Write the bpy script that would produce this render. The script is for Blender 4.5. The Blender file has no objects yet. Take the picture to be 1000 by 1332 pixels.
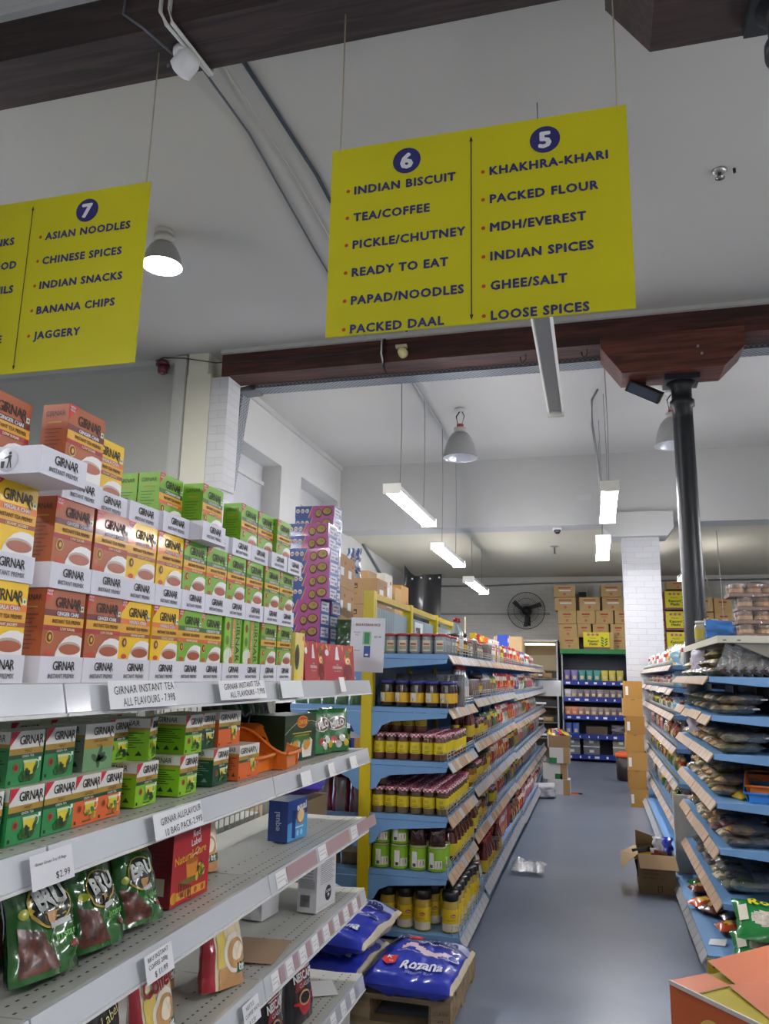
import bpy, bmesh, math, random
from mathutils import Vector, Matrix, noise, Euler
S = bpy.context.scene
C = S.collection
D = bpy.data
# ------------------------------------------------------------------ camera, world, exposure
cam = D.objects.new('camera', D.cameras.new('camera'))
C.objects.link(cam)
cam.data.sensor_fit = 'HORIZONTAL'
cam.data.sensor_width = 36.0
cam.data.lens = 36.0 * 1.01199
cam.data.clip_end = 60
cam.matrix_world = Matrix(((0.966193, 0.033363, 0.255653, 0), (0.257051, -0.201198, -0.945222, 0),
                           (0.019902, 0.978982, -0.202972, 1.6), (0, 0, 0, 1)))
S.camera = cam
S.view_settings.view_transform = 'Standard'
S.view_settings.look = 'None'
S.view_settings.gamma = 1.0
S.view_settings.use_curve_mapping = False
S.view_settings.exposure = 0.92
S.cycles.use_denoising = True
S.cycles.max_bounces = 7
S.cycles.diffuse_bounces = 4
S.cycles.transparent_max_bounces = 12
S.cycles.caustics_reflective = False
S.cycles.caustics_refractive = False
wd = D.worlds.new('room_air')
S.world = wd
wd.use_nodes = True
wd.node_tree.nodes['Background'].inputs[0].default_value = (0.8, 0.86, 0.95, 1)
wd.node_tree.nodes['Background'].inputs[1].default_value = 0.05
TUBE_L = 75.0      # radiance of the fluorescent tubes
LAMP_W = 45.0      # watts of the one lit high bay lamp
TUBE_COL = (1.0, 0.97, 0.91)
rnd = random.Random(7)
PI = math.pi
# ------------------------------------------------------------------ materials
def lin(h):
    h = h.lstrip('#')
    r = []
    for i in (0, 2, 4):
        c = int(h[i:i + 2], 16) / 255
        r.append(c / 12.92 if c <= 0.04045 else ((c + 0.055) / 1.055) ** 2.4)
    return (r[0], r[1], r[2], 1)
MATS = {}
def mat(h, rough=0.5, metal=0.0, var=0.0, scale=6.0, bump=0.0, bscale=40.0, coat=0.0, emit=0.0, kind=None, h2=None, spec=None):
    key = (h, rough, metal, var, scale, bump, bscale, coat, emit, kind, h2, spec)
    if key in MATS: return MATS[key]
    m = D.materials.new('surface_%d' % len(MATS))
    m.use_nodes = True
    nt = m.node_tree; N = nt.nodes; L = nt.links
    b = N['Principled BSDF']
    b.inputs['Roughness'].default_value = rough
    b.inputs['Metallic'].default_value = metal
    if spec is not None: b.inputs['Specular IOR Level'].default_value = spec
    if coat:
        b.inputs['Coat Weight'].default_value = coat
        b.inputs['Coat Roughness'].default_value = 0.08
    col = lin(h)
    b.inputs['Base Color'].default_value = col
    tc = N.new('ShaderNodeTexCoord')
    if var or h2:
        nz = N.new('ShaderNodeTexNoise'); nz.inputs['Scale'].default_value = scale; nz.inputs['Detail'].default_value = 5
        L.new(tc.outputs['Object'], nz.inputs['Vector'])
        rp = N.new('ShaderNodeValToRGB')
        c2 = lin(h2) if h2 else tuple(x * (1 - var) for x in col[:3]) + (1,)
        rp.color_ramp.elements[0].position = 0.35; rp.color_ramp.elements[1].position = 0.65
        rp.color_ramp.elements[0].color = c2; rp.color_ramp.elements[1].color = col
        L.new(nz.outputs['Fac'], rp.inputs['Fac']); L.new(rp.outputs['Color'], b.inputs['Base Color'])
    if bump:
        n2 = N.new('ShaderNodeTexNoise'); n2.inputs['Scale'].default_value = bscale; n2.inputs['Detail'].default_value = 4
        L.new(tc.outputs['Object'], n2.inputs['Vector'])
        bp = N.new('ShaderNodeBump'); bp.inputs['Strength'].default_value = bump; bp.inputs['Distance'].default_value = 0.01
        L.new(n2.outputs['Fac'], bp.inputs['Height']); L.new(bp.outputs['Normal'], b.inputs['Normal'])
    if emit:
        b.inputs['Emission Color'].default_value = col
        b.inputs['Emission Strength'].default_value = emit
    if kind == 'brick':
        bk = N.new('ShaderNodeTexBrick')
        mp = N.new('ShaderNodeMapping'); mp.inputs['Rotation'].default_value = (PI / 2, 0, 0)
        L.new(tc.outputs['Object'], mp.inputs['Vector']); L.new(mp.outputs['Vector'], bk.inputs['Vector'])
        bk.inputs['Scale'].default_value = 1.0
        bk.inputs['Brick Width'].default_value = 0.24; bk.inputs['Row Height'].default_value = 0.085
        bk.inputs['Mortar Size'].default_value = 0.007; bk.inputs['Mortar Smooth'].default_value = 0.6
        bk.inputs['Color1'].default_value = col; bk.inputs['Color2'].default_value = tuple(x * 0.95 for x in col[:3]) + (1,)
        bk.inputs['Mortar'].default_value = tuple(x * 0.9 for x in col[:3]) + (1,)
        L.new(bk.outputs['Color'], b.inputs['Base Color'])
        bp = N.new('ShaderNodeBump'); bp.inputs['Strength'].default_value = 0.45; bp.inputs['Distance'].default_value = 0.008; bp.invert = True
        L.new(bk.outputs['Fac'], bp.inputs['Height']); L.new(bp.outputs['Normal'], b.inputs['Normal'])
    if kind == 'wood':
        mp = N.new('ShaderNodeMapping'); mp.inputs['Scale'].default_value = (0.7, 9, 9)
        nz = N.new('ShaderNodeTexNoise'); nz.inputs['Scale'].default_value = 2.5; nz.inputs['Detail'].default_value = 8; nz.inputs['Distortion'].default_value = 0.6
        L.new(tc.outputs['Object'], mp.inputs['Vector']); L.new(mp.outputs['Vector'], nz.inputs['Vector'])
        rp = N.new('ShaderNodeValToRGB'); rp.color_ramp.elements[0].position = 0.38; rp.color_ramp.elements[1].position = 0.68
        rp.color_ramp.elements[0].color = lin(h2 or '#1c0f0b'); rp.color_ramp.elements[1].color = col
        L.new(nz.outputs['Fac'], rp.inputs['Fac']); L.new(rp.outputs['Color'], b.inputs['Base Color'])
        bp = N.new('ShaderNodeBump'); bp.inputs['Strength'].default_value = 0.3; bp.inputs['Distance'].default_value = 0.01
        L.new(nz.outputs['Fac'], bp.inputs['Height']); L.new(bp.outputs['Normal'], b.inputs['Normal'])
    if kind in ('film', 'thin_film'):     # clear packaging film: mostly see-through, with crinkled gloss
        out = N['Material Output']
        tr = N.new('ShaderNodeBsdfTransparent'); tr.inputs[0].default_value = (0.97, 0.98, 0.98, 1)
        n2 = N.new('ShaderNodeTexNoise'); n2.inputs['Scale'].default_value = 18; n2.inputs['Detail'].default_value = 3; n2.inputs['Distortion'].default_value = 1.5
        L.new(tc.outputs['Object'], n2.inputs['Vector'])
        bp = N.new('ShaderNodeBump'); bp.inputs['Strength'].default_value = 0.9; bp.inputs['Distance'].default_value = 0.02
        L.new(n2.outputs['Fac'], bp.inputs['Height'])
        gl = N.new('ShaderNodeBsdfGlossy'); gl.inputs['Roughness'].default_value = 0.1
        L.new(bp.outputs['Normal'], gl.inputs['Normal']); L.new(bp.outputs['Normal'], b.inputs['Normal'])
        m1 = N.new('ShaderNodeMixShader'); m1.inputs[0].default_value = 0.75
        L.new(b.outputs[0], m1.inputs[1]); L.new(gl.outputs[0], m1.inputs[2])
        mx = N.new('ShaderNodeMixShader'); mx.inputs[0].default_value = 0.4 if kind == 'film' else 0.14
        L.new(tr.outputs[0], mx.inputs[1]); L.new(m1.outputs[0], mx.inputs[2]); L.new(mx.outputs[0], out.inputs['Surface'])
    if kind == 'mesh':     # fine perforated metal: holes are real see-through cells
        out = N['Material Output']
        ck = N.new('ShaderNodeTexChecker'); ck.inputs['Scale'].default_value = scale
        L.new(tc.outputs['Object'], ck.inputs['Vector'])
        tr = N.new('ShaderNodeBsdfTransparent')
        mx = N.new('ShaderNodeMixShader')
        mt = N.new('ShaderNodeMath'); mt.operation = 'MULTIPLY'; mt.inputs[1].default_value = 0.45
        L.new(ck.outputs['Fac'], mt.inputs[0])
        L.new(mt.outputs[0], mx.inputs[0]); L.new(b.outputs[0], mx.inputs[1]); L.new(tr.outputs[0], mx.inputs[2]); L.new(mx.outputs[0], out.inputs['Surface'])
    MATS[key] = m
    return m
# ------------------------------------------------------------------ mesh builder
_T = {}
def glyphs(txt, bold=0.0, sp=1.0):
    k = (txt, bold, sp); bold = 0.0
    if k in _T: return _T[k]
    cu = D.curves.new('t', 'FONT'); cu.body = txt; cu.size = 1.0; cu.align_x = 'CENTER'
    cu.resolution_u = 2; cu.offset = bold; cu.space_character = sp; cu.fill_mode = 'FRONT'
    o = D.objects.new('t', cu); C.objects.link(o)
    me = o.to_mesh()
    vs = [(v.co.x, v.co.y) for v in me.vertices]; fs = [tuple(p.vertices) for p in me.polygons]
    o.to_mesh_clear(); D.objects.remove(o); D.curves.remove(cu)
    _T[k] = (vs, fs)
    return _T[k]
class MB:
    def __init__(s): s.v = []; s.f = []; s.fm = []; s.sm = []; s.mats = []
    def mi(s, m):
        if m not in s.mats: s.mats.append(m)
        return s.mats.index(m)
    def add(s, vs, fs, m, smooth=False, X=None):
        n = len(s.v)
        s.v += [tuple(X @ Vector(p)) for p in vs] if X is not None else [tuple(p) for p in vs]
        for i, f in enumerate(fs):
            s.f.append([a + n for a in f]); s.fm.append(s.mi(m[i] if isinstance(m, list) else m)); s.sm.append(smooth)
        return s
    def hexa(s, p, m):   # 8 corners: bottom 4 ccw, top 4 ccw
        return s.add(p, [(3, 2, 1, 0), (4, 5, 6, 7), (0, 1, 5, 4), (1, 2, 6, 5), (2, 3, 7, 6), (3, 0, 4, 7)], m)
    def box(s, x0, x1, y0, y1, z0, z1, m):
        return s.hexa([(x0, y0, z0), (x1, y0, z0), (x1, y1, z0), (x0, y1, z0), (x0, y0, z1), (x1, y0, z1), (x1, y1, z1), (x0, y1, z1)], m)
    def prism(s, poly, ax, a, b, m, X=None):   # polygon in the two other axes, extruded along ax
        def P(u, v, w):
            return (w, u, v) if ax == 'x' else (u, w, v) if ax == 'y' else (u, v, w)
        n = len(poly)
        vs = [P(u, v, a) for u, v in poly] + [P(u, v, b) for u, v in poly]
        fs = [tuple(range(n))[::-1], tuple(range(n, 2 * n))] + [(i, (i + 1) % n, n + (i + 1) % n, n + i) for i in range(n)]
        return s.add(vs, fs, m, False, X)
    def lathe(s, prof, n, m, c=(0, 0, 0), smooth=True, caps=True, X=None, mf=None):
        vs = []; fs = []; ms = []
        for r, z in prof:
            for i in range(n):
                a = 2 * PI * i / n
                vs.append((c[0] + r * math.cos(a), c[1] + r * math.sin(a), c[2] + z))
        for j in range(len(prof) - 1):
            for i in range(n):
                fs.append((j * n + i, j * n + (i + 1) % n, (j + 1) * n + (i + 1) % n, (j + 1) * n + i))
                ms.append(mf(i, j) if mf else (m[j] if isinstance(m, list) else m))
        last = m[-1] if isinstance(m, list) else m
        if caps:
            fs.append(tuple(range(n))[::-1]); ms.append(m[0] if isinstance(m, list) else m)
            fs.append(tuple((len(prof) - 1) * n + i for i in range(n))); ms.append(last)
        return s.add(vs, fs, ms, smooth, X)
    def tube(s, pts, r, m, n=6, smooth=True, closed=False):
        pts = [Vector(p) for p in pts]; vs = []; fs = []; k = len(pts)
        for i, p in enumerate(pts):
            t = (pts[(i + 1) % k] - pts[i - 1]) if closed else (pts[min(i + 1, k - 1)] - pts[max(i - 1, 0)])
            t.normalize()
            a = t.cross(Vector((0, 0, 1)))
            if a.length < 0.05: a = t.cross(Vector((1, 0, 0)))
            a.normalize(); b = t.cross(a)
            for j in range(n):
                w = 2 * PI * j / n
                vs.append(p + a * (r * math.cos(w)) + b * (r * math.sin(w)))
        for i in range(k if closed else k - 1):
            for j in range(n):
                fs.append((i * n + j, i * n + (j + 1) % n, ((i + 1) % k) * n + (j + 1) % n, ((i + 1) % k) * n + j))
        if not closed: fs += [tuple(range(n))[::-1], tuple((k - 1) * n + j for j in range(n))]
        return s.add(vs, fs, m, smooth)
    # decals: printed areas lying on a surface; F maps (u, v) to a point
    def poly(s, F, pts, m): return s.add([F(u, v) for u, v in pts], [tuple(range(len(pts)))], m)
    def rect(s, F, u0, u1, v0, v1, m): return s.poly(F, [(u0, v0), (u1, v0), (u1, v1), (u0, v1)], m)
    def ell(s, F, u, v, a, b, m, n=18, rot=0, half=None):
        P = []
        for i in range(n):
            t = 2 * PI * i / n
            x, y = a * math.cos(t), b * math.sin(t)
            if half == 'b': y = min(y, 0)
            P.append((u + x * math.cos(rot) - y * math.sin(rot), v + x * math.sin(rot) + y * math.cos(rot)))
        return s.poly(F, P, m)
    # printing that hugs a curved surface
    def disc(s, F, u, v, a, b, m, rings=5, n=28, r0=0.0, rot=0):
        vs = []; fs = []
        for j in range(rings + 1):
            q = r0 + (1 - r0) * j / rings
            for i in range(n):
                t = 2 * PI * i / n; x, y = a * q * math.cos(t), b * q * math.sin(t)
                vs.append(F(u + x * math.cos(rot) - y * math.sin(rot), v + x * math.sin(rot) + y * math.cos(rot)))
        for j in range(rings):
            for i in range(n): fs.append((j * n + i, (j + 1) * n + i, (j + 1) * n + (i + 1) % n, j * n + (i + 1) % n))
        return s.add(vs, fs, m, True)
    def patch(s, F, q, m, n=10):      # q: four corners
        vs = []; fs = []
        for j in range(n + 1):
            for i in range(n + 1):
                a, b = i / n, j / n
                vs.append(F(*[(q[0][k] * (1 - a) + q[1][k] * a) * (1 - b) + (q[3][k] * (1 - a) + q[2][k] * a) * b for k in (0, 1)]))
        for j in range(n):
            for i in range(n): p = j * (n + 1) + i; fs.append((p, p + 1, p + n + 2, p + n + 1))
        return s.add(vs, fs, m, True)
    def crect(s, F, u0, u1, v0, v1, m): return s.patch(F, [(u0, v0), (u1, v0), (u1, v1), (u0, v1)], m, 6)
    def text(s, F, txt, u, v, size, m, bold=0.0, sp=1.0, wide=1.0, rot=0, align='C', maxw=None):
        vs, fs = glyphs(txt, bold, sp)
        if not vs: return s
        x0 = min(p[0] for p in vs); x1 = max(p[0] for p in vs)
        if maxw and (x1 - x0) * size * wide > maxw: wide *= maxw / ((x1 - x0) * size * wide)
        off = -(x0 + x1) / 2 if align == 'C' else -x0 if align == 'L' else -x1
        c, sn = math.cos(rot), math.sin(rot)
        q = [((x + off) * size * wide, (y - 0.36) * size) for x, y in vs]
        q = [(u + x * c - y * sn, v + x * sn + y * c) for x, y in q]
        sh = [(0, 0)]
        if bold > 0.012:      # heavier weight: the letters laid again a hair to each side, each layer a little prouder
            r = bold * size
            sh += [(r * wide * math.cos(a * PI / 4), r * math.sin(a * PI / 4)) for a in range(8)] if bold >= 0.03 else [(-r, 0), (r, 0), (0, r), (0, -r)]
        o = Vector(F(u, v)); nv = (Vector(F(u + 0.001, v)) - o).cross(Vector(F(u, v + 0.001)) - o)
        if nv.length: nv.normalize()
        for i, (dx, dy) in enumerate(sh): s.add([Vector(F(x + dx, y + dy)) + nv * (0.00012 * i) for x, y in q], fs, m)
        return s
    def mesh(s, name):
        me = D.meshes.new(name)
        me.from_pydata(s.v, [], s.f)
        for m in s.mats: me.materials.append(m)
        me.polygons.foreach_set('material_index', s.fm)
        me.polygons.foreach_set('use_smooth', s.sm)
        me.update()
        return me
def front(y=-0.0008, u0=0.0, v0=0.0): return lambda u, v: (u0 + u, y, v0 + v)          # on a face looking to -Y
def leftside(x, y0=0.0): return lambda u, v: (x - 0.0008, y0 - u, v)                    # on a face looking to -X, u to the right seen from there
def topside(z): return lambda u, v: (u, v, z + 0.0008)
# ------------------------------------------------------------------ scene objects
def link(o, parent=None):
    C.objects.link(o)
    if parent: o.parent = parent
    return o
def tag(o, label, cat, group=None):
    o['label'] = label; o['category'] = cat
    if group: o['group'] = group
    return o
def place(o, loc, rot):
    o.location = loc
    o.rotation_euler = rot if isinstance(rot, (tuple, list, Euler)) else (0, 0, rot)
    return o
def empty(name, label, cat, loc=(0, 0, 0), rot=0, group=None):
    return tag(place(link(D.objects.new(name, None)), loc, rot), label, cat, group)
def me_of(x, name): return x.mesh(name) if isinstance(x, MB) else x
def part(name, mb, parent, label=None, loc=(0, 0, 0), rot=0):
    o = place(link(D.objects.new(name, me_of(mb, name)), parent), loc, rot)
    if label: o['label'] = label
    return o
def solo(name, mb, label, cat, loc=(0, 0, 0), rot=0, group=None):
    return tag(place(link(D.objects.new(name, me_of(mb, name))), loc, rot), label, cat, group)
def struct(name, mb, loc=(0, 0, 0)):
    o = place(link(D.objects.new(name, me_of(mb, name))), loc, 0)
    o['kind'] = 'structure'
    return o
def kit(name, parts):   # parts: (name, builder, [sub-parts], label) -> meshes shared by every copy
    return (name, [(n, me_of(b, n), [(sn, me_of(sb, sn)) for sn, sb in (sub or [])], lb) for n, b, sub, lb in parts])
def put(k, label, cat, loc, rot=0, group=None):
    r = empty(k[0], label, cat, loc, rot, group)
    for n, me, sub, lb in k[1]:
        p = part(n, me, r, lb)
        for sn, sme in sub: part(sn, sme, p)
    return r
ORD = ['first', 'second', 'third', 'fourth', 'fifth', 'sixth', 'seventh', 'eighth', 'ninth', 'tenth', 'eleventh', 'twelfth',
       'thirteenth', 'fourteenth', 'fifteenth', 'sixteenth', 'seventeenth', 'eighteenth', 'nineteenth', 'twentieth']
ORD += ['twenty-' + w for w in ORD[:9]] + ['thirtieth'] + ['thirty-' + w for w in ORD[:9]] + ['fortieth']
# ---- soft packs: a sewn or welded bag as one closed surface, with printing that follows it
def bagsurf(w, h, t, prof='pillow', seed=0, crk=0.006, seal=0.0):
    def Sf(u, v, side=-1):      # u in -1..1 across, v in 0..1 up
        eu = max(0.0, 1 - abs(u) ** 3.2) ** 0.55
        if prof == 'pouch':     # stands on a gusset, flat at the top
            ev = max(0.02, (1 - v) ** 0.55) * (1 - 0.25 * max(0, 0.18 - v) / 0.18)
            wu = 1 - 0.05 * math.sin(PI * v)
        elif prof == 'sack':
            ev = max(0.0, 1 - abs(2 * v - 1) ** 5) ** 0.5
            wu = 1.0
        else:
            ev = max(0.0, 1 - abs(2 * v - 1) ** 3) ** 0.6
            wu = 1 - 0.05 * math.sin(PI * v)
        d = t / 2 * eu * ev
        nz = noise.noise((u * 2.3 + seed, v * 3.7, side * 1.7 + seed)) * crk + noise.noise((u * 6 + seed, v * 9, side * 3.1)) * crk * 0.5
        y = side * d + side * nz * min(1, (eu + 0.15) * (ev + 0.15))
        return (u * w / 2 * wu + noise.noise((v * 5, seed, side * 0)) * crk * 0.6, y, v * h)
    return Sf
def bag(mb, w, h, t, mf, prof='pillow', seed=0, crk=0.006, nu=14, nv=16):
    Sf = bagsurf(w, h, t, prof, seed, crk)
    for side in (-1, 1):
        vs = []; fs = []; ms = []
        for j in range(nv + 1):
            for i in range(nu + 1):
                vs.append(Sf(-1 + 2 * i / nu, j / nv, side))
        for j in range(nv):
            for i in range(nu):
                a = j * (nu + 1) + i
                q = (a, a + 1, a + nu + 2, a + nu + 1)
                fs.append(q if side < 0 else q[::-1])
                m = mf(-1 + 2 * (i + 0.5) / nu, (j + 0.5) / nv, side)
                ms.append(m)
        mb.add(vs, fs, ms, True)
    if prof == 'pouch':      # bottom panel
        vs = [Sf(-1 + 2 * i / nu, 0, -1) for i in range(nu + 1)] + [Sf(1 - 2 * i / nu, 0, 1) for i in range(nu + 1)]
        mb.add(vs, [tuple(range(len(vs)))[::-1]], mf(0, 0, -1))
    return lambda u, v, e=0.0012: (lambda p: (p[0], p[1] - e, p[2]))(Sf(2 * u / w, v / h, -1))
# ================================================================== SETTING
WHITE = mat('#bfbfbc', 0.75, var=0.06, scale=1.2)
WHITEB = mat('#c2c3c5', 0.7, kind='brick')
CEIL = mat('#b9b7b2', 0.85, var=0.05, scale=0.6)
CREAM = mat('#cfcdbd', 0.75, var=0.07, scale=1.5, bump=0.15, bscale=14)
FLOOR = mat('#858f9f', 0.3, h2='#788393', scale=1.3, bump=0.04, bscale=9)
WOOD = mat('#55291f', 0.6, kind='wood', h2='#2c1511')
BOLST = mat('#6b3625', 0.5, kind='wood', h2='#401d13')
DARK = mat('#15161a', 0.6)
STEEL = mat('#9a9da0', 0.35, metal=0.8)
GREYP = mat('#b4b4b0', 0.5)
WPL = mat('#dededb', 0.4)
struct('floor', MB().box(-9, 6, -6, 17.2, -0.1, 0, FLOOR))
struct('ceiling', MB().box(-9, 6, -6, 12.2, 4.9, 5.0, CEIL))
struct('trim_1', MB().prism([(12.2, 3.86), (17.2, 3.68), (17.2, 3.8), (12.2, 3.98)], 'x', -9, 6, mat('#cfc9b4', 0.8, var=0.05, scale=0.8)))   # low ceiling of the back bay
struct('wall_back', MB().box(-9, 6, 16.95, 17.15, 0, 3.75, mat('#d4d2cb', 0.7, kind='brick')))
struct('wall_right', MB().box(6, 6.2, -6, 17.2, 0, 5, WHITE))
struct('wall_front', MB().box(-9, 6, -6.2, -6, 0, 5, WHITE))
struct('wall_far_left', MB().box(-9.2, -9, -6, 17.2, 0, 5, WHITE))
struct('wall_cross', MB().box(-9, -4.1, 7.15, 7.35, 0, 4.9, mat('#b9bab4', 0.7, var=0.05, scale=0.8)))
w = MB()          # left wall beyond the pier with two bricked-up window recesses
for y0, y1 in ((7.25, 7.75), (9.27, 10.0), (11.62, 12.2)): w.box(-4.3, -3.93, y0, y1, 0, 4.9, WHITE)
w.box(-4.3, -3.93, 7.75, 9.27, 4.26, 4.9, WHITE); w.box(-4.3, -3.93, 10.0, 11.62, 4.3, 4.9, WHITE)
w.box(-4.3, -3.93, 12.2, 17.2, 0, 4.2, WHITE)
w.box(-4.3, -3.93, 7.75, 11.62, 0, 1.2, WHITE)
struct('wall_left', w)
struct('window_1', MB().box(-4.28, -4.2, 7.75, 9.27, 1.2, 4.26, mat('#b6b8ba', 0.6, var=0.03)).box(-4.2, -4.17, 7.75, 9.27, 4.0, 4.05, WHITE))
struct('window_2', MB().box(-4.28, -4.2, 10.0, 11.62, 1.2, 4.3, mat('#b6b8ba', 0.6, var=0.03)).box(-4.2, -4.17, 10.0, 11.62, 4.04, 4.09, WHITE))
struct('trim_2', MB().box(-4.1, -3.82, 7.0, 7.3, 0, 4.66, CREAM).box(-3.82, -3.62, 7.02, 7.3, 0, 4.62, WHITEB).box(-4.09, -3.86, 7.0, 7.3, 4.66, 4.9, CREAM))       # brick pier carrying the timber
struct('trim_3', MB().box(-4.24, -4.11, 6.97, 7.15, 0, 4.88, GREYP))                                                    # boxed pipe on the cross wall
struct('trim_4', MB().box(-9, -3.95, 7.05, 7.15, 4.84, 4.9, WHITE))
struct('trim_5', MB().box(-3.96, -3.9, 7.3, 12.2, 4.83, 4.9, GREYP))
struct('trim_6', MB().box(-3.93, 6, 11.75, 12.2, 3.83, 4.9, mat('#b9b9b6', 0.75, var=0.05, scale=1.0)).box(-0.2, 0.02, 11.744, 11.75, 4.2, 4.28, WHITE))   # far concrete beam
struct('trim_7', MB().box(0.435, 0.95, 11.8, 12.2, 0, 3.64, WHITEB))                                                    # white brick pillar
struct('trim_8', MB().prism([(0.18, 3.98), (0.18, 3.74), (0.3, 3.62), (1.06, 3.62), (1.15, 3.74), (1.15, 3.98)], 'y', 11.66, 12.2, WHITE))
def beam(name, x0, x1, y0, y1, z0=4.62):
    b = MB().box(x0, x1, y0, y1, z0, 4.9, WOOD if y0 > 5 else mat('#40302c', 0.65, kind='wood', h2='#251b19'))
    b.box(x0, x1, y0 - 0.04, y0, 4.86, 4.9, WHITE)
    return struct(name, b)
beam('trim_9', -3.7, 6, 7.0, 7.3)
beam('trim_10', -9, 6, 2.79, 3.09)
def bolster(name, y0, y1, z0=4.3):
    p = [(0.14, 4.66), (0.14, 4.56), (0.32, z0), (1.18, z0), (1.36, 4.48), (1.36, 4.66)]
    b = MB().prism(p, 'y', y0, y1, BOLST if y0 > 5 else mat('#442f29', 0.6, kind='wood', h2='#2a1e1b'))
    for x, z in ((0.97, 4.5), (1.0, 4.43)): b.lathe([(0.012, 0), (0.012, 0.01)], 8, STEEL, X=Matrix.Translation((x, y0, z)) @ Matrix.Rotation(PI / 2, 4, 'X'))
    return struct(name, b)
bolster('trim_11', 6.95, 7.33)
bolster('trim_12', 2.76, 3.13)
def column(name, y, foot_z=0):
    m = mat('#1c2128', 0.42, var=0.25, scale=5)
    b = MB().lathe([(0.14, 0), (0.14, 0.06), (0.105, 0.12), (0.1, 0.2), (0.088, 3.9), (0.088, 4.02), (0.108, 4.03), (0.108, 4.08), (0.088, 4.1), (0.09, 4.2), (0.13, 4.25)], 24, m, (0.84, y, 0))
    b.box(0.84 - 0.15, 0.84 + 0.15, y - 0.14, y + 0.14, 4.25, 4.3, m)
    return struct(name, b)
column('trim_13', 7.2)
column('trim_14', 2.95)
# cable tray below the beam, turning down beside the pier
TR = mat('#8f949a', 0.45, metal=0.5, kind='mesh', scale=42)
TRS = mat('#6d7277', 0.4, metal=0.5)
t = empty('cable_tray', 'perforated grey cable tray running under the dark timber beam and down the left wall', 'cable tray', (-3.75, 7.42, 4.62))
part('tray_run', MB().box(0.25, 9.7, -0.1, 0.1, -0.03, -0.022, TR).box(0.25, 9.7, -0.1, -0.094, -0.03, 0.03, TR).box(0.25, 9.7, 0.094, 0.1, -0.03, 0.03, TRS), t)
part('tray_drop', MB().hexa([(-0.15, 0.18, -1.05), (-0.1, 0.18, -1.05), (-0.1, 0.36, -1.05), (-0.15, 0.36, -1.05), (0.05, -0.02, -0.02), (0.12, -0.02, -0.02), (0.12, 0.16, -0.02), (0.05, 0.16, -0.02)], TR), t)
part('tray_bend', MB().hexa([(0.05, -0.1, -0.06), (0.3, -0.1, -0.05), (0.3, 0.1, -0.05), (0.05, 0.1, -0.06), (0.05, -0.1, -0.02), (0.3, -0.1, 0.02), (0.3, 0.1, 0.02), (0.05, 0.1, -0.02)], TRS), t)
# conduits, cables
solo('conduit_pipe', MB().tube([(0, 0, 0), (0, 4.4, 0)], 0.018, mat('#a9a9a6', 0.5)), 'grey conduit running along the ceiling from the dark beam to the far beam', 'conduit', (-1.92, 7.31, 4.88))
def cable(pts, r, m, label, name='ceiling_cable'):
    o = Vector(pts[0])
    return solo(name, MB().tube([Vector(p) - o for p in pts], r, m), label, 'cable', o)
cable([(-1.78, 3.12, 4.89), (-1.75, 3.6, 4.885), (-1.71, 4.4, 4.885), (-1.72, 5.2, 4.885), (-1.68, 6.9, 4.885)], 0.014, mat('#2b3644', 0.5), 'thick dark blue cable crossing the ceiling behind the two signs')
cable([(-2.0, 3.0, 4.6), (-2.0, 3.12, 4.85), (-1.98, 3.9, 4.885), (-2.05, 5.3, 4.885), (-2.1, 6.9, 4.885)], 0.008, mat('#50565e', 0.5), 'thin grey twin cable crossing the ceiling leftmost of the cables')
cable([(-1.88, 3.12, 4.88), (-1.86, 4.4, 4.888), (-1.92, 6.9, 4.888)], 0.006, mat('#b5b3ac', 0.5), 'thin pale cable between the dark blue cable and the grey twin cable')
for dx, lb in ((0.0, 'left'), (0.05, 'right')):
    cable([(-1.93 + dx, 2.8, 4.89), (-1.92 + dx, 2.78, 4.7), (-1.87 + dx * .6, 2.76, 4.6), (-1.82 + dx * .3, 3.1, 4.6), (-1.79, 3.13, 4.86)], 0.011, mat('#cfcfc8', 0.5), 'white cable looping under the near beam beside the camera, %s of two' % lb)
cable([(-2.12, 2.78, 4.88), (-2.12, 2.77, 4.72), (-2.0, 2.76, 4.61), (-1.93, 2.95, 4.6)], 0.006, mat('#5c6068', 0.5), 'thin dark cable stapled down the near beam face left of the camera')
cable([(-4.45, 6.93, 4.83), (-4.36, 6.93, 4.86), (-4.1, 6.93, 4.83), (-3.75, 6.96, 4.76), (-3.0, 6.98, 4.74), (-1.9, 6.98, 4.75)], 0.006, mat('#2a2c2e', 0.5), 'thin black wire from the red alarm sounder along the dark beam')
cable([(-4.0, 6.98, 3.46), (-3.8, 6.95, 3.44), (-3.62, 6.98, 3.4), (-3.58, 7.2, 3.4)], 0.007, GREYP, 'grey wire wrapped round the brick pier above the green boxes')
cable([(-1.95, 6.98, 4.9), (-1.95, 6.96, 4.7), (-1.93, 6.98, 4.6)], 0.009, mat('#e0e0dc', 0.5), 'white cable dropping down the dark beam left of the siren')
cable([(-1.92, 6.98, 4.9), (-1.92, 6.96, 4.55), (-1.9, 7.0, 4.5)], 0.012, mat('#1a1b1f', 0.5), 'black cable bundle dropping down the dark beam left of the siren')
for k, (x, lb) in enumerate(((-0.55, 'left'), (0.02, 'right'))):
    solo('ceiling_hook', MB().tube([(0, 0, 0), (0, 0, -0.05), (-0.03, 0, -0.08), (-0.05, 0, -0.05), (-0.05, 0, -0.02)], 0.006, DARK), 'black hook under the dark beam, %s of two' % lb, 'hook', (x, 7.1, 4.62))
cable([(-3.9, 13.0, 3.84), (-3.88, 15.0, 3.2), (-3.88, 16.9, 2.6)], 0.02, mat('#6a6c6e', 0.5), 'grey conduit slanting down the far left wall above the tarpaulin')
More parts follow.
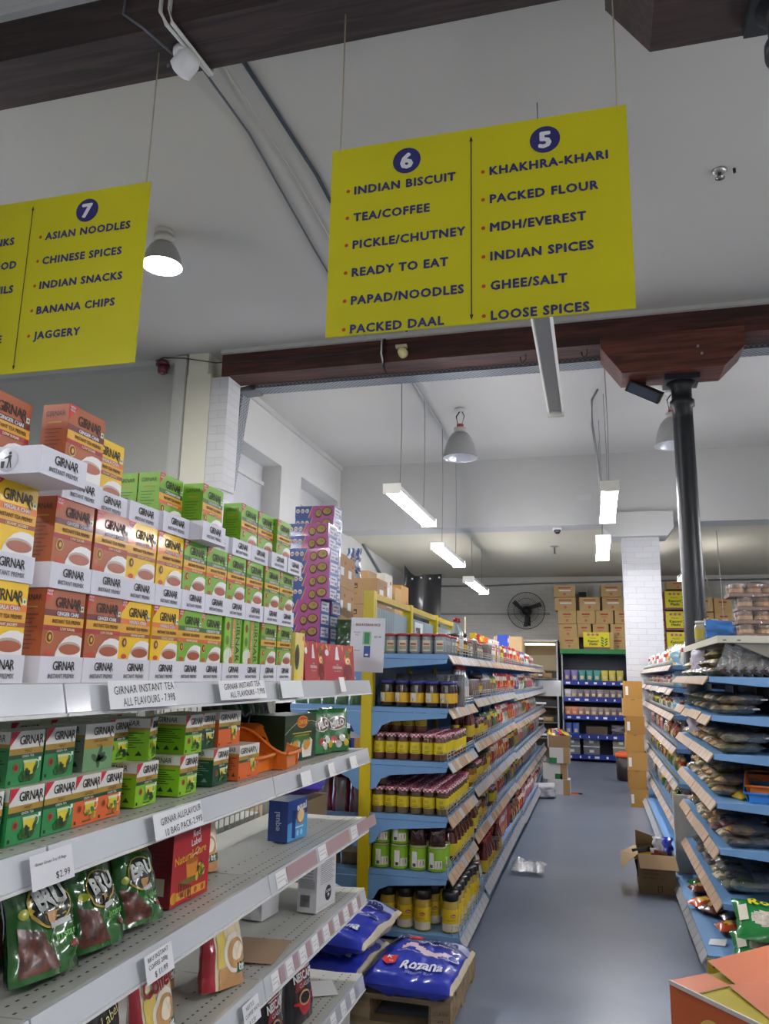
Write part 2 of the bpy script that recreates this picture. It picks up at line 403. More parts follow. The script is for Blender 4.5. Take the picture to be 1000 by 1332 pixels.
cable([(-3.86, 16.9, 3.52), (-2.4, 16.9, 3.5), (-1.0, 16.9, 3.55), (1.3, 16.9, 3.58), (5, 16.9, 3.6)], 0.018, mat('#77797a', 0.5), 'grey cable run along the top of the back wall')
cable([(-3.86, 16.9, 2.9), (-0.9, 16.9, 2.9)], 0.02, mat('#a9aaa8', 0.5), 'painted pipe along the back wall behind the left fan')
cable([(1.55, 12.6, 3.84), (1.62, 12.6, 3.4), (1.7, 12.6, 2.9), (1.66, 12.6, 2.6)], 0.005, GREYP, 'thin wire hanging right of the black column, left of two')
cable([(1.85, 12.6, 3.84), (1.87, 12.6, 2.5)], 0.005, GREYP, 'thin wire hanging right of the black column, right of two')
# small ceiling and wall devices
t = empty('security_camera', 'white bullet security camera under the near dark beam', 'camera', (-1.88, 2.95, 4.62))
part('mount', MB().lathe([(0.05, -0.035), (0.055, -0.02), (0.055, 0)], 20, WPL), t)
part('housing', MB().lathe([(0.0, 0.07), (0.045, 0.06), (0.06, 0.03), (0.06, -0.04), (0.035, -0.055), (0.0, -0.055)], 20, WPL, X=Matrix.Translation((0.01, 0, -0.08)) @ Matrix.Rotation(0.7, 4, 'Y')), t)
t = empty('alarm_sounder', 'dark red alarm sounder on the wall beside the brick pier', 'alarm', (-4.43, 7.05, 4.86))
part('base', MB().lathe([(0.07, 0), (0.075, -0.04)], 20, mat('#5c2230', 0.4), X=Matrix.Rotation(-0.2, 4, 'X')), t)
part('horn', MB().lathe([(0.062, -0.05), (0.055, -0.1), (0.05, -0.12)], 20, mat('#6d2a38', 0.35)), t)
part('lens', MB().lathe([(0.03, -0.12), (0.02, -0.14)], 14, mat('#9a6a70', 0.2)), t)
t = empty('alarm_siren', 'small cream alarm siren on the dark timber beam', 'siren', (-1.74, 6.97, 4.72))
part('bracket', MB().box(-0.06, 0.05, -0.03, 0.02, 0.02, 0.05, mat('#cfc69d', 0.5)), t)
part('horn', MB().lathe([(0.02, 0.05), (0.045, 0.0), (0.05, -0.06), (0.03, -0.06), (0.012, -0.03)], 18, mat('#d2c98f', 0.5), X=Matrix.Translation((0.01, -0.04, -0.03)) @ Matrix.Rotation(PI / 2, 4, 'X')), t)
for lb, loc in (('beside the right sign', (0.9, 4.98, 4.9)),):
    t = empty('sprinkler_head', 'small chrome sprinkler on the ceiling right of the signs', 'sprinkler', loc)
    part('rose', MB().lathe([(0.05, 0), (0.045, -0.012), (0.03, -0.02)], 18, mat('#bdbdb8', 0.25, metal=0.7)), t)
    part('deflector', MB().lathe([(0.012, -0.02), (0.012, -0.05), (0.03, -0.052), (0.03, -0.056)], 14, mat('#8d8d88', 0.25, metal=0.8)), t)
    solo('ceiling_screw', MB().lathe([(0.01, 0), (0.01, -0.03)], 8, DARK), 'small dark bolt in the ceiling beside the sprinkler', 'bolt', (0.99, 4.98, 4.9))
for lb, loc in (('left of the white brick pillar', (-0.62, 13.6, 3.81)), ('right of the black column', (1.75, 14.6, 3.79))):
    t = empty('sprinkler_head', 'small sprinkler on the low back ceiling %s' % lb, 'sprinkler', loc)
    part('rose', MB().lathe([(0.09, 0.03), (0.08, 0), (0.03, -0.02)], 14, mat('#8c8b84', 0.4)), t)
    part('deflector', MB().lathe([(0.015, -0.02), (0.015, -0.12), (0.035, -0.13)], 10, mat('#77766e', 0.4)), t)
t = empty('dome_camera', 'small dark dome camera under the far concrete beam', 'camera', (-0.5, 12.0, 3.83))
part('base', MB().lathe([(0.07, 0), (0.07, -0.03)], 16, WPL), t)
part('dome', MB().lathe([(0.055, -0.03), (0.05, -0.06), (0.03, -0.085), (0.005, -0.09)], 16, mat('#25262a', 0.15)), t)
t = empty('floodlight', 'black floodlight fixed under the timber bolster beside the black column', 'floodlight', (0.52, 7.25, 4.3))
part('bracket', MB().box(-0.02, 0.02, -0.02, 0.02, -0.06, 0, DARK), t)
part('housing', MB().box(-0.16, 0.16, -0.06, 0.08, -0.05, 0.05, DARK).box(-0.14, 0.14, -0.065, -0.06, -0.04, 0.04, mat('#3a4656', 0.15)), t, loc=(0.0, -0.05, -0.1), rot=(0.5, 0.5, 0))
t = empty('security_camera', 'small black security camera on the back wall between stacked cartons', 'camera', (-0.2, 16.93, 3.28))
part('bracket', MB().box(0.05, 0.09, -0.05, 0.0, -0.05, 0.2, WPL), t)
part('housing', MB().box(-0.09, 0.06, -0.22, -0.05, -0.06, 0.06, DARK), t)
t = empty('lamp_fitting', 'tan lamp fitting on the near column at top right corner', 'lamp', (0.86, 2.82, 4.12))
part('bowl', MB().lathe([(0.02, 0.06), (0.05, 0.03), (0.055, -0.02), (0.03, -0.05)], 16, mat('#a58a45', 0.5)), t)
part('arm', MB().tube([(0, 0, 0.05), (0, 0.07, 0.1), (0, 0.1, 0.18)], 0.012, DARK), t)
# fluorescent battens
FIX = mat('#d9d9d4', 0.4)
LIT = mat('#fdfbff', 0.4, emit=TUBE_L)
def batten(label, x, y0, y1, z, lit=True, top=4.86, wide=0.13, chains=True):
    L = y1 - y0
    if lit: wide = 0.18
    t = empty('fluorescent_light', label, 'light', (x, y0, z), 0, 'hanging strip lights' )
    hw = wide * 0.42 if lit else wide / 2
    part('housing', MB().prism([(-hw, -0.01), (-hw, 0.045), (hw, 0.045), (hw, -0.01)] if lit else [(-hw, 0), (-hw * .7, 0.05), (hw * .7, 0.05), (hw, 0)], 'y', 0, L, mat('#b4b5b4', 0.45) if lit else FIX), t)
    if lit:
        for s in (-1, 1):
            part('tube', MB().tube([(s * wide * 0.36, 0.03, -0.026), (s * wide * 0.36, L - 0.03, -0.026)], 0.014, LIT, 10), t)
    else:
        part('diffuser', MB().box(-wide / 2 + 0.012, wide / 2 - 0.012, 0.03, L - 0.03, -0.006, 0, mat('#a9a9a6', 0.3)), t)
        for s in (-1, 1): part('reflector', MB().prism([(s * wide / 2, 0), (s * wide * 0.38, -0.03), (s * wide * 0.34, -0.006)], 'y', 0, L, mat('#e8e8e4', 0.35)), t)
    for k in (0, 1): part('end_cap', MB().box(-wide / 2, wide / 2, (L if k else -0.025), (L + 0.025 if k else 0), -0.05, 0.052, mat('#e6e5dd', 0.4)), t)
    if chains:
        for yy in (0.12 * L + 0.1, 0.88 * L - 0.1):
            part('chain', MB().tube([(0, yy, 0.05), (0.01, yy, (top - z) / 2), (0, yy, top - z)], 0.0035, mat('#77776f', 0.5)), t)
    return t
batten('lit strip light on chains over the left aisle, nearest of the three in its row', -1.9, 7.3, 9.1, 3.4)
batten('lit strip light on chains over the left aisle, middle of the three in its row', -1.9, 9.65, 11.3, 3.2)
batten('lit strip light on chains over the left aisle, farthest of the three in its row', -1.9, 12.2, 14.0, 3.08, top=3.8)
batten('lit strip light on chains over the main aisle, nearer of two', 0.19, 7.65, 9.3, 3.42)
batten('lit strip light on chains over the main aisle, farther of two', 0.14, 9.7, 11.2, 3.25)
batten('lit strip light seen past the black column near the back wall', 1.5, 13.2, 14.2, 3.3, top=3.8)
batten('unlit strip light hanging behind the right sign', -0.22, 3.7, 5.52, 3.5, lit=False, wide=0.12)
for x, y, z, lb in ((0.3, -1.6, 3.0, 'main aisle behind the photographer'), (-3.3, 0.6, 3.1, 'left aisle out of view'), (2.3, 1.6, 3.1, 'right aisle out of view'), (2.6, 4.6, 3.1, 'right aisle further on, out of view'),
                 (3.4, 8.6, 3.3, 'far right aisle out of view'), (0.3, -4.2, 3.0, 'entrance out of view'), (-3.4, -2.8, 3.1, 'left entrance out of view'), (-5.2, 3.5, 3.3, 'far left aisle out of view')):
    batten('added unseen strip light on chains over the %s' % lb, x, y - 0.85, y + 0.85, z)  # unseen strip lights, added to brighten the visible shelves and ceiling
# grey cable loop beside the main aisle light
cable([(0.13, 8.9, 4.88), (0.06, 8.88, 4.75), (0.05, 8.86, 4.45), (0.09, 8.86, 4.1), (0.14, 8.9, 3.48)], 0.014, mat('#8b8c8a', 0.5), 'grey flex looping down to the nearer main aisle light')
# high bay lamps
def highbay(label, x, y, zb, r, h, lit=False):
    t = empty('high_bay_lamp', label, 'lamp', (x, y, 4.9), 0, 'high bay lamps')
    part('ceiling_rose', MB().lathe([(0.07, 0), (0.06, -0.03), (0.03, -0.04)], 16, GREYP), t)
    zt = zb - 4.9 + h
    part('wire', MB().tube([(0, 0, -0.03), (-0.05, 0, -0.1), (-0.03, 0, zt + 0.1), (0, 0, zt + 0.06)], 0.008, DARK).tube([(0.02, 0, -0.03), (0.05, 0, -0.1), (0.02, 0, zt + 0.08)], 0.008, mat('#8c8c85', 0.5)), t)
    part('lamp_holder', MB().lathe([(0.03, zt + 0.11), (0.045, zt + 0.1), (0.045, zt + 0.05), (0.08, zt + 0.05), (0.08, zt - 0.01)], 18, mat('#b9b9b4', 0.4)).lathe([(0.046, zt + 0.06), (0.046, zt + 0.095)], 18, mat('#a3424a', 0.4)), t)
    pr = [(r * a, zb - 4.9 + h * b) for a, b in ((0.3, 1), (0.48, 0.93), (0.68, 0.76), (0.85, 0.5), (0.95, 0.25), (1.0, 0.04), (1.04, 0.0))]
    inn = [(q * 0.97, z) for q, z in pr[::-1]]
    part('shade', MB().lathe(pr + inn, 32, [mat('#9c9d9c', 0.4, metal=0.35)] * (len(pr) - 1) + [mat('#c9ccd2', 0.3, metal=0.6)] * (len(inn) + 1), caps=False), t)
    part('bulb', MB().lathe([(0.03, zt - 0.02), (0.06, zt - 0.08), (0.07, zt - 0.16), (0.04, zt - 0.21), (0.005, zt - 0.22)], 16, LIT if lit else mat('#d7d8d6', 0.2)), t)
    if lit:
        part('diffuser', MB().lathe([(r * 0.97, zb - 4.9 + 0.004), (r * 0.6, zb - 4.9 - 0.01), (0.01, zb - 4.9 - 0.015)], 24, LIT, caps=False), t)
        ld = D.lights.new('lamp_light', 'AREA'); ld.shape = 'DISK'; ld.size = r * 2; ld.energy = LAMP_W; ld.color = (1, 0.98, 0.94)
        lo = D.objects.new('lamp_light', ld); link(lo, t); lo.location = (0, 0, zb - 4.9 - 0.03)
highbay('unlit grey bell lamp above the left aisle near the far beam', -1.55, 9.3, 4.25, 0.21, 0.34)
highbay('unlit grey bell lamp partly hidden by the black column', 0.96, 9.2, 4.24, 0.21, 0.34)
highbay('lit bell lamp glowing at the right edge of the left sign', -3.09, 4.79, 4.6, 0.15, 0.2, lit=True)
# ================================================================== HANGING SIGNS
YEL = mat('#cfc800', 0.5, var=0.03, scale=3)
NAVY = mat('#2b2b6e', 0.5)
REDD = mat('#c2401c', 0.5)
def sign(label, x0, xm, x1, zb, zt, left, right, nl, nr, lx, rx, strings):
    t = empty('hanging_sign', label, 'sign', (xm, 2.92, zb))
    part('board', MB().box(x0 - xm, x1 - xm, 0, 0.006, 0, zt - zb, YEL), t)
    F = front(-0.001)
    H = zt - zb
    ln = MB().rect(F, -0.0025, 0.0025, 0.03, H - 0.05, mat('#3a3a30', 0.5))
    ln.poly(F, [(-0.008, H - 0.06), (0.008, H - 0.06), (0, H - 0.035)], mat('#3a3a30', 0.5)).poly(F, [(-0.008, 0.04), (0, 0.015), (0.008, 0.04)], mat('#3a3a30', 0.5))
    part('divider_arrow', ln, t)
    for num, cx in ((nl, (x0 - xm) / 2 if x0 - xm > -0.8 else None), (nr, (x1 - xm) / 2)):
        if not num or cx is None: continue
        d = part('number_disc', MB().ell(F, cx * 0.9 if cx < 0 else cx * 0.97, H - 0.105, 0.062, 0.062, NAVY, 36), t)
        part('numeral', MB().text(front(-0.002), num, cx * 0.9 if cx < 0 else cx * 0.97, H - 0.105, 0.1, mat('#e8e8ea', 0.5), bold=0.045, wide=1.15), d)
    for rows, ux in ((left, lx), (right, rx)):
        for k, r in enumerate(rows):
            if not r: continue
            v = H - 0.215 - k * 0.131
            m = MB()
            if ux < -0.6: ux_, al = -0.06 - 0.03 * (k in (0, 4)), 'R'
            else: ux_, al = ux + 0.03, 'L'
            part('bullet', MB().ell(F, ux, v, 0.0085, 0.0085, REDD, 14), t)
            m.text(F, r, ux_, v, 0.054, NAVY, bold=0.042, sp=1.14, wide=1.02, align=al, maxw=0.5)
            part('lettering', m, t)
    for x in strings:
        part('cord', MB().tube([(x - xm, 0.003, H - 0.03), (x - xm + 0.003, 0.005, H + 0.3), (x - xm, 0.01, 4.62 - zb)], 0.0035, mat('#a9a08a', 0.6)), t)
    return t
sign('yellow hanging aisle sign numbered 6 and 5, right of two', -1.066, -0.44, 0.196, 2.995, 3.893,
     ['INDIAN BISCUIT', 'TEA/COFFEE', 'PICKLE/CHUTNEY', 'READY TO EAT', 'PAPAD/NOODLES', 'PACKED DAAL'],
     ['KHAKHRA-KHARI', 'PACKED FLOUR', 'MDH/EVEREST', 'INDIAN SPICES', 'GHEE/SALT', 'LOOSE SPICES'], '6', '5', -0.545, 0.05, (-1.03, 0.16))
sign('yellow hanging aisle sign numbered 7, cut off by the left edge', -3.27, -2.64, -1.985, 2.965, 3.888,
     ['DRINKS', 'SEAFOOD', 'LENTILS', '', 'RICE'],
     ['ASIAN NOODLES', 'CHINESE SPICES', 'INDIAN SNACKS', 'BANANA CHIPS', 'JAGGERY'], '8', '7', -0.61, 0.065, (-3.2, -2.01))
# ================================================================== WHITE GONDOLA (left)
SHELF = mat('#b9bab2', 0.45, var=0.04, scale=2)
SHELFD = mat('#8f918b', 0.5)
HOLE = mat('#3b3c3a', 0.7)
RAIL = mat('#cfd3d6', 0.16, coat=0.7)
RAILP = mat('#b79a9e', 0.25, coat=0.5)
PAPER = mat('#e6e6e4', 0.6)
INK = mat('#26262c', 0.6)
WIRE = mat('#a5a6a0', 0.35, metal=0.5)
XB, XF = -1.52, -1.06          # back and front of the shelves
SZ = [1.56, 1.25, 0.945, 0.64, 0.285]
railF = lambda u, v: (XF + 0.014 - v * 0.22 + 0.0012, u, v)
def white_bay(label, y0, y1, deep_tickets):
    t = empty('shelving_bay', label, 'shelves', (0, 0, 0), 0, 'white shelving bays')
    part('base_plinth', MB().box(XB, XF - 0.04, y0 + 0.004, y1 - 0.004, 0, 0.2, SHELF), t)
    for y in ((y0 + 0.015, y1 - 0.015) if y1 < 3 else (y0 + 0.015, y1 - 0.02)):
        part('upright_post', MB().box(XB - 0.03, XB, y - 0.013, y + 0.013, 0, 1.9 if y1 < 3.6 or y < 3 else 1.68, SHELF), t)
    wm = MB()
    for i in range(int((y1 - y0) / 0.05)): wm.tube([(XB + 0.004, y0 + 0.03 + i * 0.05, 0.3), (XB + 0.004, y0 + 0.03 + i * 0.05, 1.6)], 0.0028, WIRE, 4)
    for i in range(14): wm.tube([(XB + 0.008, y0 + 0.02, 0.3 + i * 0.1), (XB + 0.008, y1 - 0.02, 0.3 + i * 0.1)], 0.0028, WIRE, 4)
    part('wire_back', wm, t)
    for k, z in enumerate(SZ):
        a, b = y0 + 0.003, y1 - 0.003
        sh = MB()
        # deck with a raised front strip and a boxed front edge
        sh.prism([(XB + 0.012, z), (XB + 0.012, z - 0.02), (XF - 0.02, z - 0.035), (XF, z - 0.04), (XF, z + 0.004), (XF - 0.02, z + 0.004), (XF - 0.11, z)], 'y', a, b, [SHELF, SHELFD, SHELFD, SHELFD, SHELF, SHELF, SHELF, SHELF, SHELF, SHELF][0:0] or SHELF)
        holes = [(XF - 0.035, 0.028), (XF - 0.075, 0.028), (XF - 0.15, 0.05)] if k >= 2 else [(XF - 0.035, 0.03)]
        for hx, st in holes:
            n = int((b - a) / st)
            for i in range(n):
                yy = a + st * (i + 0.5)
                zz = z + 0.0048 if hx > XF - 0.02 else z + (0.004 * (hx - XF + 0.11) / 0.09 if hx > XF - 0.11 else 0) + 0.0006
                sh.add([(hx - 0.003, yy - 0.005, zz), (hx + 0.003, yy - 0.005, zz), (hx + 0.003, yy + 0.005, zz), (hx - 0.003, yy + 0.005, zz)], [(0, 1, 2, 3)], HOLE)
        s = part('shelf', sh, t)
        pr = MB().prism([(XF + 0.001, z + 0.006), (XF + 0.001, z - 0.05), (XF + 0.022, z - 0.056), (XF + 0.026, z - 0.05), (XF + 0.012, z + 0.006)], 'y', a, b, RAIL)
        pr.box(XF + 0.02, XF + 0.03, a, b, z - 0.058, z - 0.052, WPL)
        part('price_rail', pr, s)
        Fr = lambda u, v, z=z: (XF + 0.0275 - (v + 0.05) * 0.25 + 0.0005, u, z + v)
        yy = a + 0.05
        while deep_tickets and yy < b - 0.12 and k in deep_tickets:
            w = 0.062 if k != 2 else 0.09
            tk = MB().rect(Fr, yy, yy + w, -0.047, 0.0, PAPER)
            for q in range(2): tk.rect(lambda u, v: (Fr(u, v)[0] + 0.0006,) + Fr(u, v)[1:], yy + 0.008, yy + w - 0.012, -0.018 - q * 0.012, -0.0165 - q * 0.012, mat('#8a8a92', 0.7))
            tk.text(lambda u, v: (Fr(u, v)[0] + 0.0006,) + Fr(u, v)[1:], '$', yy + w - 0.012, -0.037, 0.012, INK)
            part('price_ticket', tk, s)
            part('price_ticket', MB().rect(Fr, yy + w + 0.004, yy + w + (0.05 if k != 2 else 0.3), -0.047, 0.0, RAILP if k in (2, 3) else mat('#a9abac', 0.3)), s, 'blank pinkish rail strip' if k in (2, 3) else None)
            yy += w + (0.06 if k != 2 else 0.32) + 0.004
    return t
white_bay('white perforated shelving bay nearest the camera, with green coffee pouches', 0.2, 1.4, ())
white_bay('white shelving bay in the middle, with the red natural tea box', 1.4, 2.52, ())
white_bay('white shelving bay at the aisle end, nearest the yellow post', 2.52, 3.66, (2, 3, 4))
# handwritten and printed signs clipped on the rails
def railnote(label, y, w, h, z, lines, tilt=0.0, col='#e4e5e6', script=True, sz=0.022, drop=0.0):
    m = MB().box(0, w, -0.0008, 0, -h, 0, mat(col, 0.6))
    F = front(-0.0016)
    for i, (txt, u, v, s) in enumerate(lines): m.text(F, txt, u, v, s, INK, sp=1.05, align='L', rot=0.04 if script else 0, maxw=w - u - 0.004)
    return solo('price_note', m, label, 'sign', (XF + 0.034, y, z), Euler((-0.24, 0, PI / 2 + tilt)))
railnote('handwritten white note for all flavours of instant tea, left of two on top rail', 1.515, 0.28, 0.062, SZ[0] + 0.012, [('GIRNAR INSTANT TEA', 0.02, -0.022, 0.026), ('ALL FLAVOURS - 7.99$', 0.05, -0.048, 0.026)])
railnote('handwritten white note for instant tea, right of two on the top rail', 2.04, 0.32, 0.055, SZ[0] + 0.01, [('GIRNAR INSTANT TEA', 0.03, -0.018, 0.024), ('ALL FLAVOURS - 7.99$', 0.06, -0.041, 0.024)])
railnote('blank clear ticket strip right of the two handwritten notes on the top rail', 2.49, 0.2, 0.058, SZ[0] + 0.008, [], col='#dfe3e2')
railnote('small white note lifted on the top rail beneath the red tea boxes', 3.12, 0.1, 0.06, SZ[0] + 0.02, [], col='#f0f0ee', tilt=0.1)
railnote('printed white ticket reading $2.99 under the mint tea boxes', 1.322, 0.122, 0.062, SZ[1] + 0.004, [('Girnar Green Tea 10 Bags', 0.012, -0.018, 0.008), ('$2.99', 0.068, -0.047, 0.018)], script=False, col='#dcdcdf')
railnote('handwritten note for ten bag packs on the rail above the red tea box', 1.745, 0.235, 0.06, SZ[1] + 0.01, [('GIRNAR ALLFLAVOUR', 0.03, -0.022, 0.023), ('10 BAG PACK-2.99$', 0.045, -0.048, 0.023)])
for k, (y, w, lb) in enumerate(((2.72, 0.1, 'second rail beside the orange baskets'), (3.02, 0.07, 'second rail below the dark green box'), (3.3, 0.09, 'second rail near the aisle end'))):
    railnote('small white price ticket on the %s' % lb, y, w, 0.05, SZ[1] - 0.002, [('$', w - 0.02, -0.04, 0.012)], col='#e9e9e7')
railnote('handwritten coffee price note below the green pouches reading $11.99', 1.755, 0.12, 0.06, SZ[2] + 0.004, [('BRU INSTANT', 0.012, -0.012, 0.014), ('COFFEE 200g', 0.012, -0.028, 0.014), ('$ 11.99', 0.035, -0.047, 0.018)])
railnote('handwritten creamer price note at the fourth rail joint reading $7.50', 2.32, 0.11, 0.065, SZ[3] + 0.002, [('NESTLE', 0.02, -0.014, 0.016), ('COFFEE MATE', 0.01, -0.034, 0.015), ('$ 7.50', 0.03, -0.055, 0.016)])
railnote('white ticket cut off by the bottom edge below the green pouches', 1.28, 0.09, 0.06, SZ[2] - 0.0, [], col='#eeeeec')
# ---------------------------------------------------------------- instant tea boxes
TW, TD, TH = 0.135, 0.07, 0.2
BLK = mat('#2a2320', 0.5)
def tea_box(base, band, word, low, lowc, shrink=True, w=TW):
    g = dict(coat=0.3) if shrink else {}
    m = MB(); B = mat(base, 0.4, **g); h = TH
    m.box(-w / 2, w / 2, 0, TD, 0, h, B)
    F = front(-0.0008); G = front(-0.0014); J = front(-0.002)
    k = w / 0.135
    m.poly(F, [(-w / 2, h), (-w / 2 + 0.034 * k, h), (-w / 2, h - 0.035)], mat('#d2262e', 0.4, **g))
    m.text(G, 'NEW', -w / 2 + 0.011 * k, h - 0.007, 0.008, PAPER, bold=0.02); m.text(G, 'PACK', -w / 2 + 0.01 * k, h - 0.014, 0.007, PAPER, bold=0.02)
    m.text(F, 'GIRNAR', 0.01 * k, h - 0.029, 0.033, BLK, sp=0.92, wide=0.78 * k, bold=0.014)
    m.poly(G, [(0.028 * k, h - 0.022), (0.034 * k, h - 0.022), (0.05 * k, h - 0.051), (0.046 * k, h - 0.051)], BLK)
    m.rect(F, -w / 2, w / 2, h - 0.0605, h - 0.047, mat(band, 0.4, **g)); m.text(G, word, 0.008 * k, h - 0.054, 0.012, PAPER, bold=0.03, maxw=w * 0.62)
    m.rect(F, -w / 2, w / 2, h - 0.081, h - 0.0605, mat('#e0a528', 0.4, **g)); m.text(G, 'INSTANT TEA PREMIX', 0.008 * k, h - 0.071, 0.012, mat('#5a3a12', 0.5), bold=0.015, maxw=w * 0.72)
    m.rect(F, -w / 2, w / 2, h - 0.0915, h - 0.082, mat(lowc, 0.4, **g)); m.text(G, low, 0.012 * k, h - 0.087, 0.0085, mat('#f0d9b0', 0.5), bold=0.03, maxw=w * 0.48)
    m.ell(F, -w * 0.33, h - 0.106, 0.0125 * k, 0.0135, mat('#d9b13a', 0.4)).ell(G, -w * 0.33, h - 0.106, 0.0095 * k, 0.011, mat('#6b2a1c', 0.4)).ell(J, -w * 0.33, h - 0.106, 0.004 * k, 0.006, mat('#d9b13a', 0.4))
    # white cup, tea inside
    P = [(w / 2, h - 0.104), (0.05 * k, h - 0.099), (0.028 * k, h - 0.099), (0.008 * k, h - 0.106), (-0.01 * k, h - 0.121), (-0.02 * k, h - 0.138), (-0.024 * k, h - 0.16), (-0.02 * k, 0.004), (w / 2, 0.004)]
    m.poly(F, P, mat('#ece9e4', 0.35, **g))
    m.ell(G, 0.026 * k, h - 0.128, 0.0385 * k, 0.0145, mat('#b8a79c', 0.35)).ell(J, 0.026 * k, h - 0.1305, 0.036 * k, 0.0115, mat('#a9583a', 0.3, **g))
    m.rect(F, w / 2 - 0.014 * k, w / 2 - 0.004 * k, h - 0.045, h - 0.033, PAPER).ell(G, w / 2 - 0.009 * k, h - 0.039, 0.003 * k, 0.0036, mat('#2e8a3a', 0.5), 10)
    m.ell(F, -w * 0.31, h - 0.14, 0.012 * k, 0.006, mat('#c2442a', 0.4))
    # left side panel print
    L = leftside(-w / 2)
    m.text(L, 'GIRNAR', -TD / 2, h - 0.022, 0.018, BLK, wide=0.8)
    m.rect(L, -TD * 0.75, -TD * 0.25, h - 0.045, h - 0.041, mat('#b9903a', 0.5))
    for q in range(9): m.rect(L, -TD * 0.85, -TD * (0.2 + 0.1 * (q % 3)), h - 0.06 - q * 0.009, h - 0.0575 - q * 0.009, mat('#6f4330' if base[1] == 'a' else '#a8861c' if base[1] != '7' else '#557522', 0.5))
    # right side panel
    R_ = lambda u, v: (w / 2 + 0.0008, u, v)
    m.text(R_, 'GIRNAR', TD / 2, h - 0.022, 0.018, BLK, wide=0.8); m.rect(R_, 0.0, TD, h - 0.09, h - 0.07, mat(band, 0.4)); m.rect(R_, 0, TD, h - 0.115, h - 0.09, mat('#cf9a2e', 0.4))
    return m.mesh('tea_box')
TEA = {'brown': tea_box('#a8562c', '#6b2a24', 'GINGER CHAI', 'LOW SUGAR', '#a3242c'),
       'yellow': tea_box('#f0c200', '#e07a2c', 'MASALA CHAI', 'ORGANIC JAGGERY', '#a5502e'),
       'green': tea_box('#74ad22', '#3c6b24', 'CARDAMOM CHAI', 'ORGANIC JAGGERY', '#d8622e'),
       'greenlow': tea_box('#74ad22', '#3c6b24', 'CARDAMOM CHAI', 'LOW SUGAR', '#b83028'),
       'saffron': tea_box('#7aa62a', '#5d8a34', 'CARDAMOM CHAI', 'NO ADDED SUGAR', '#2e7a34')}
ms = MB(); h = TH      # cardamom box standing on its side edge, side panels to the front
for i, x in enumerate((-0.034, 0.034)): pass
ms.box(-0.062, 0.062, 0, TD, 0, h, mat('#7ab427', 0.4, coat=0.6)); F = front(); G = front(-0.0014)
ms.rect(F, -0.06, -0.02, 0, h, mat('#86bd3a', 0.4)).rect(F, -0.004, 0.012, 0.03, h, mat('#c9782e', 0.4)).rect(F, -0.02, -0.004, 0.03, h, mat('#5f8f28', 0.4))
ms.text(G, 'GIRNAR', 0.036, 0.13, 0.04, BLK, rot=-PI / 2).ell(G, -0.04, 0.125, 0.012, 0.015, mat('#4d7a20', 0.5)).ell(G, -0.04, 0.17, 0.011, 0.014, mat('#7a3a22', 0.5))
ms.ell(F, -0.03, 0.075, 0.03, 0.03, mat('#ece9e4', 0.4)).ell(G, -0.01, 0.06, 0.012, 0.014, mat('#a9683e', 0.4)).text(F, 'INSTANT TEA', 0.004, 0.12, 0.014, PAPER, rot=-PI / 2)
TEA['side'] = ms.mesh('tea_box')
def tray(w=0.1435, d=0.16, h=0.056):
    m = MB(); W = mat('#d9d9e2', 0.55); e = 0.0025
    m.box(-w / 2, w / 2, 0, d, 0, 0.002, W)
    m.box(-w / 2, w / 2, 0, e, 0.002, h, W).box(-w / 2, w / 2, d - e, d, 0.002, h, W).box(-w / 2, -w / 2 + e, e, d - e, 0.002, h, W).box(w / 2 - e, w / 2, e, d - e, 0.002, h, W)
    F = front()
    m.text(F, 'GIRNAR', 0.006, h * 0.66, 0.027, BLK, sp=0.92, wide=0.8 * w / 0.1435, bold=0.014)
    m.poly(F, [(0.02, h * 0.8), (0.024, h * 0.8), (0.036, h * 0.42), (0.034, h * 0.42)], BLK)
    m.text(F, 'INSTANT PREMIX', 0.0, h * 0.26, 0.0135, mat('#77777f', 0.6), wide=0.85, maxw=w * 0.72, bold=0.015)
    return m.mesh('display_tray')
TRAY = tray()
tl = MB(); W_ = mat('#d9d9e2', 0.55)
FLAV = {'brown': 'brown ginger', 'yellow': 'yellow masala', 'green': 'green cardamom', 'greenlow': 'green cardamom low-sugar', 'saffron': 'green shrink-wrapped cardamom', 'side': 'green sideways cardamom'}
TIER = {0: 'bottom', 1: 'middle', 2: 'top'}
cols = [1.305, 1.498, 1.64, 1.78, 1.922, 2.06, 2.195, 2.34, 2.487, 2.633, 2.785]
rows = {0: ['yellow', 'brown', 'brown', 'yellow', 'yellow', 'green', 'green', 'side', 'side', 'saffron', 'saffron'],
        1: ['yellow', 'brown', 'brown', 'yellow', 'yellow', 'green', 'green', 'greenlow', 'greenlow', 'saffron', 'saffron']}
TZ = [1.5655, 1.767, 1.9685]
XT = -1.128
def place_tea(kind, x, y, z, label, rot=PI / 2):
    return solo('tea_box', TEA[kind], label, 'tea box', (x, y, z), rot, 'instant tea boxes on the top white shelf')
for tr, ks in rows.items():
    for i, k in enumerate(ks):
        dx = rnd.uniform(-0.003, 0.003); y = cols[i]
        solo('display_tray', TRAY, 'white display tray, %s from the left in the %s tier of tea trays' % (ORD[i], TIER[tr]), 'tray', (XT + dx, y, TZ[tr]), PI / 2, 'white tea display trays')
        place_tea(k, XT - 0.006 + dx, y, TZ[tr] + 0.003, '%s instant tea box, %s from the left in the %s tier' % (FLAV[k], ORD[i], TIER[tr]))
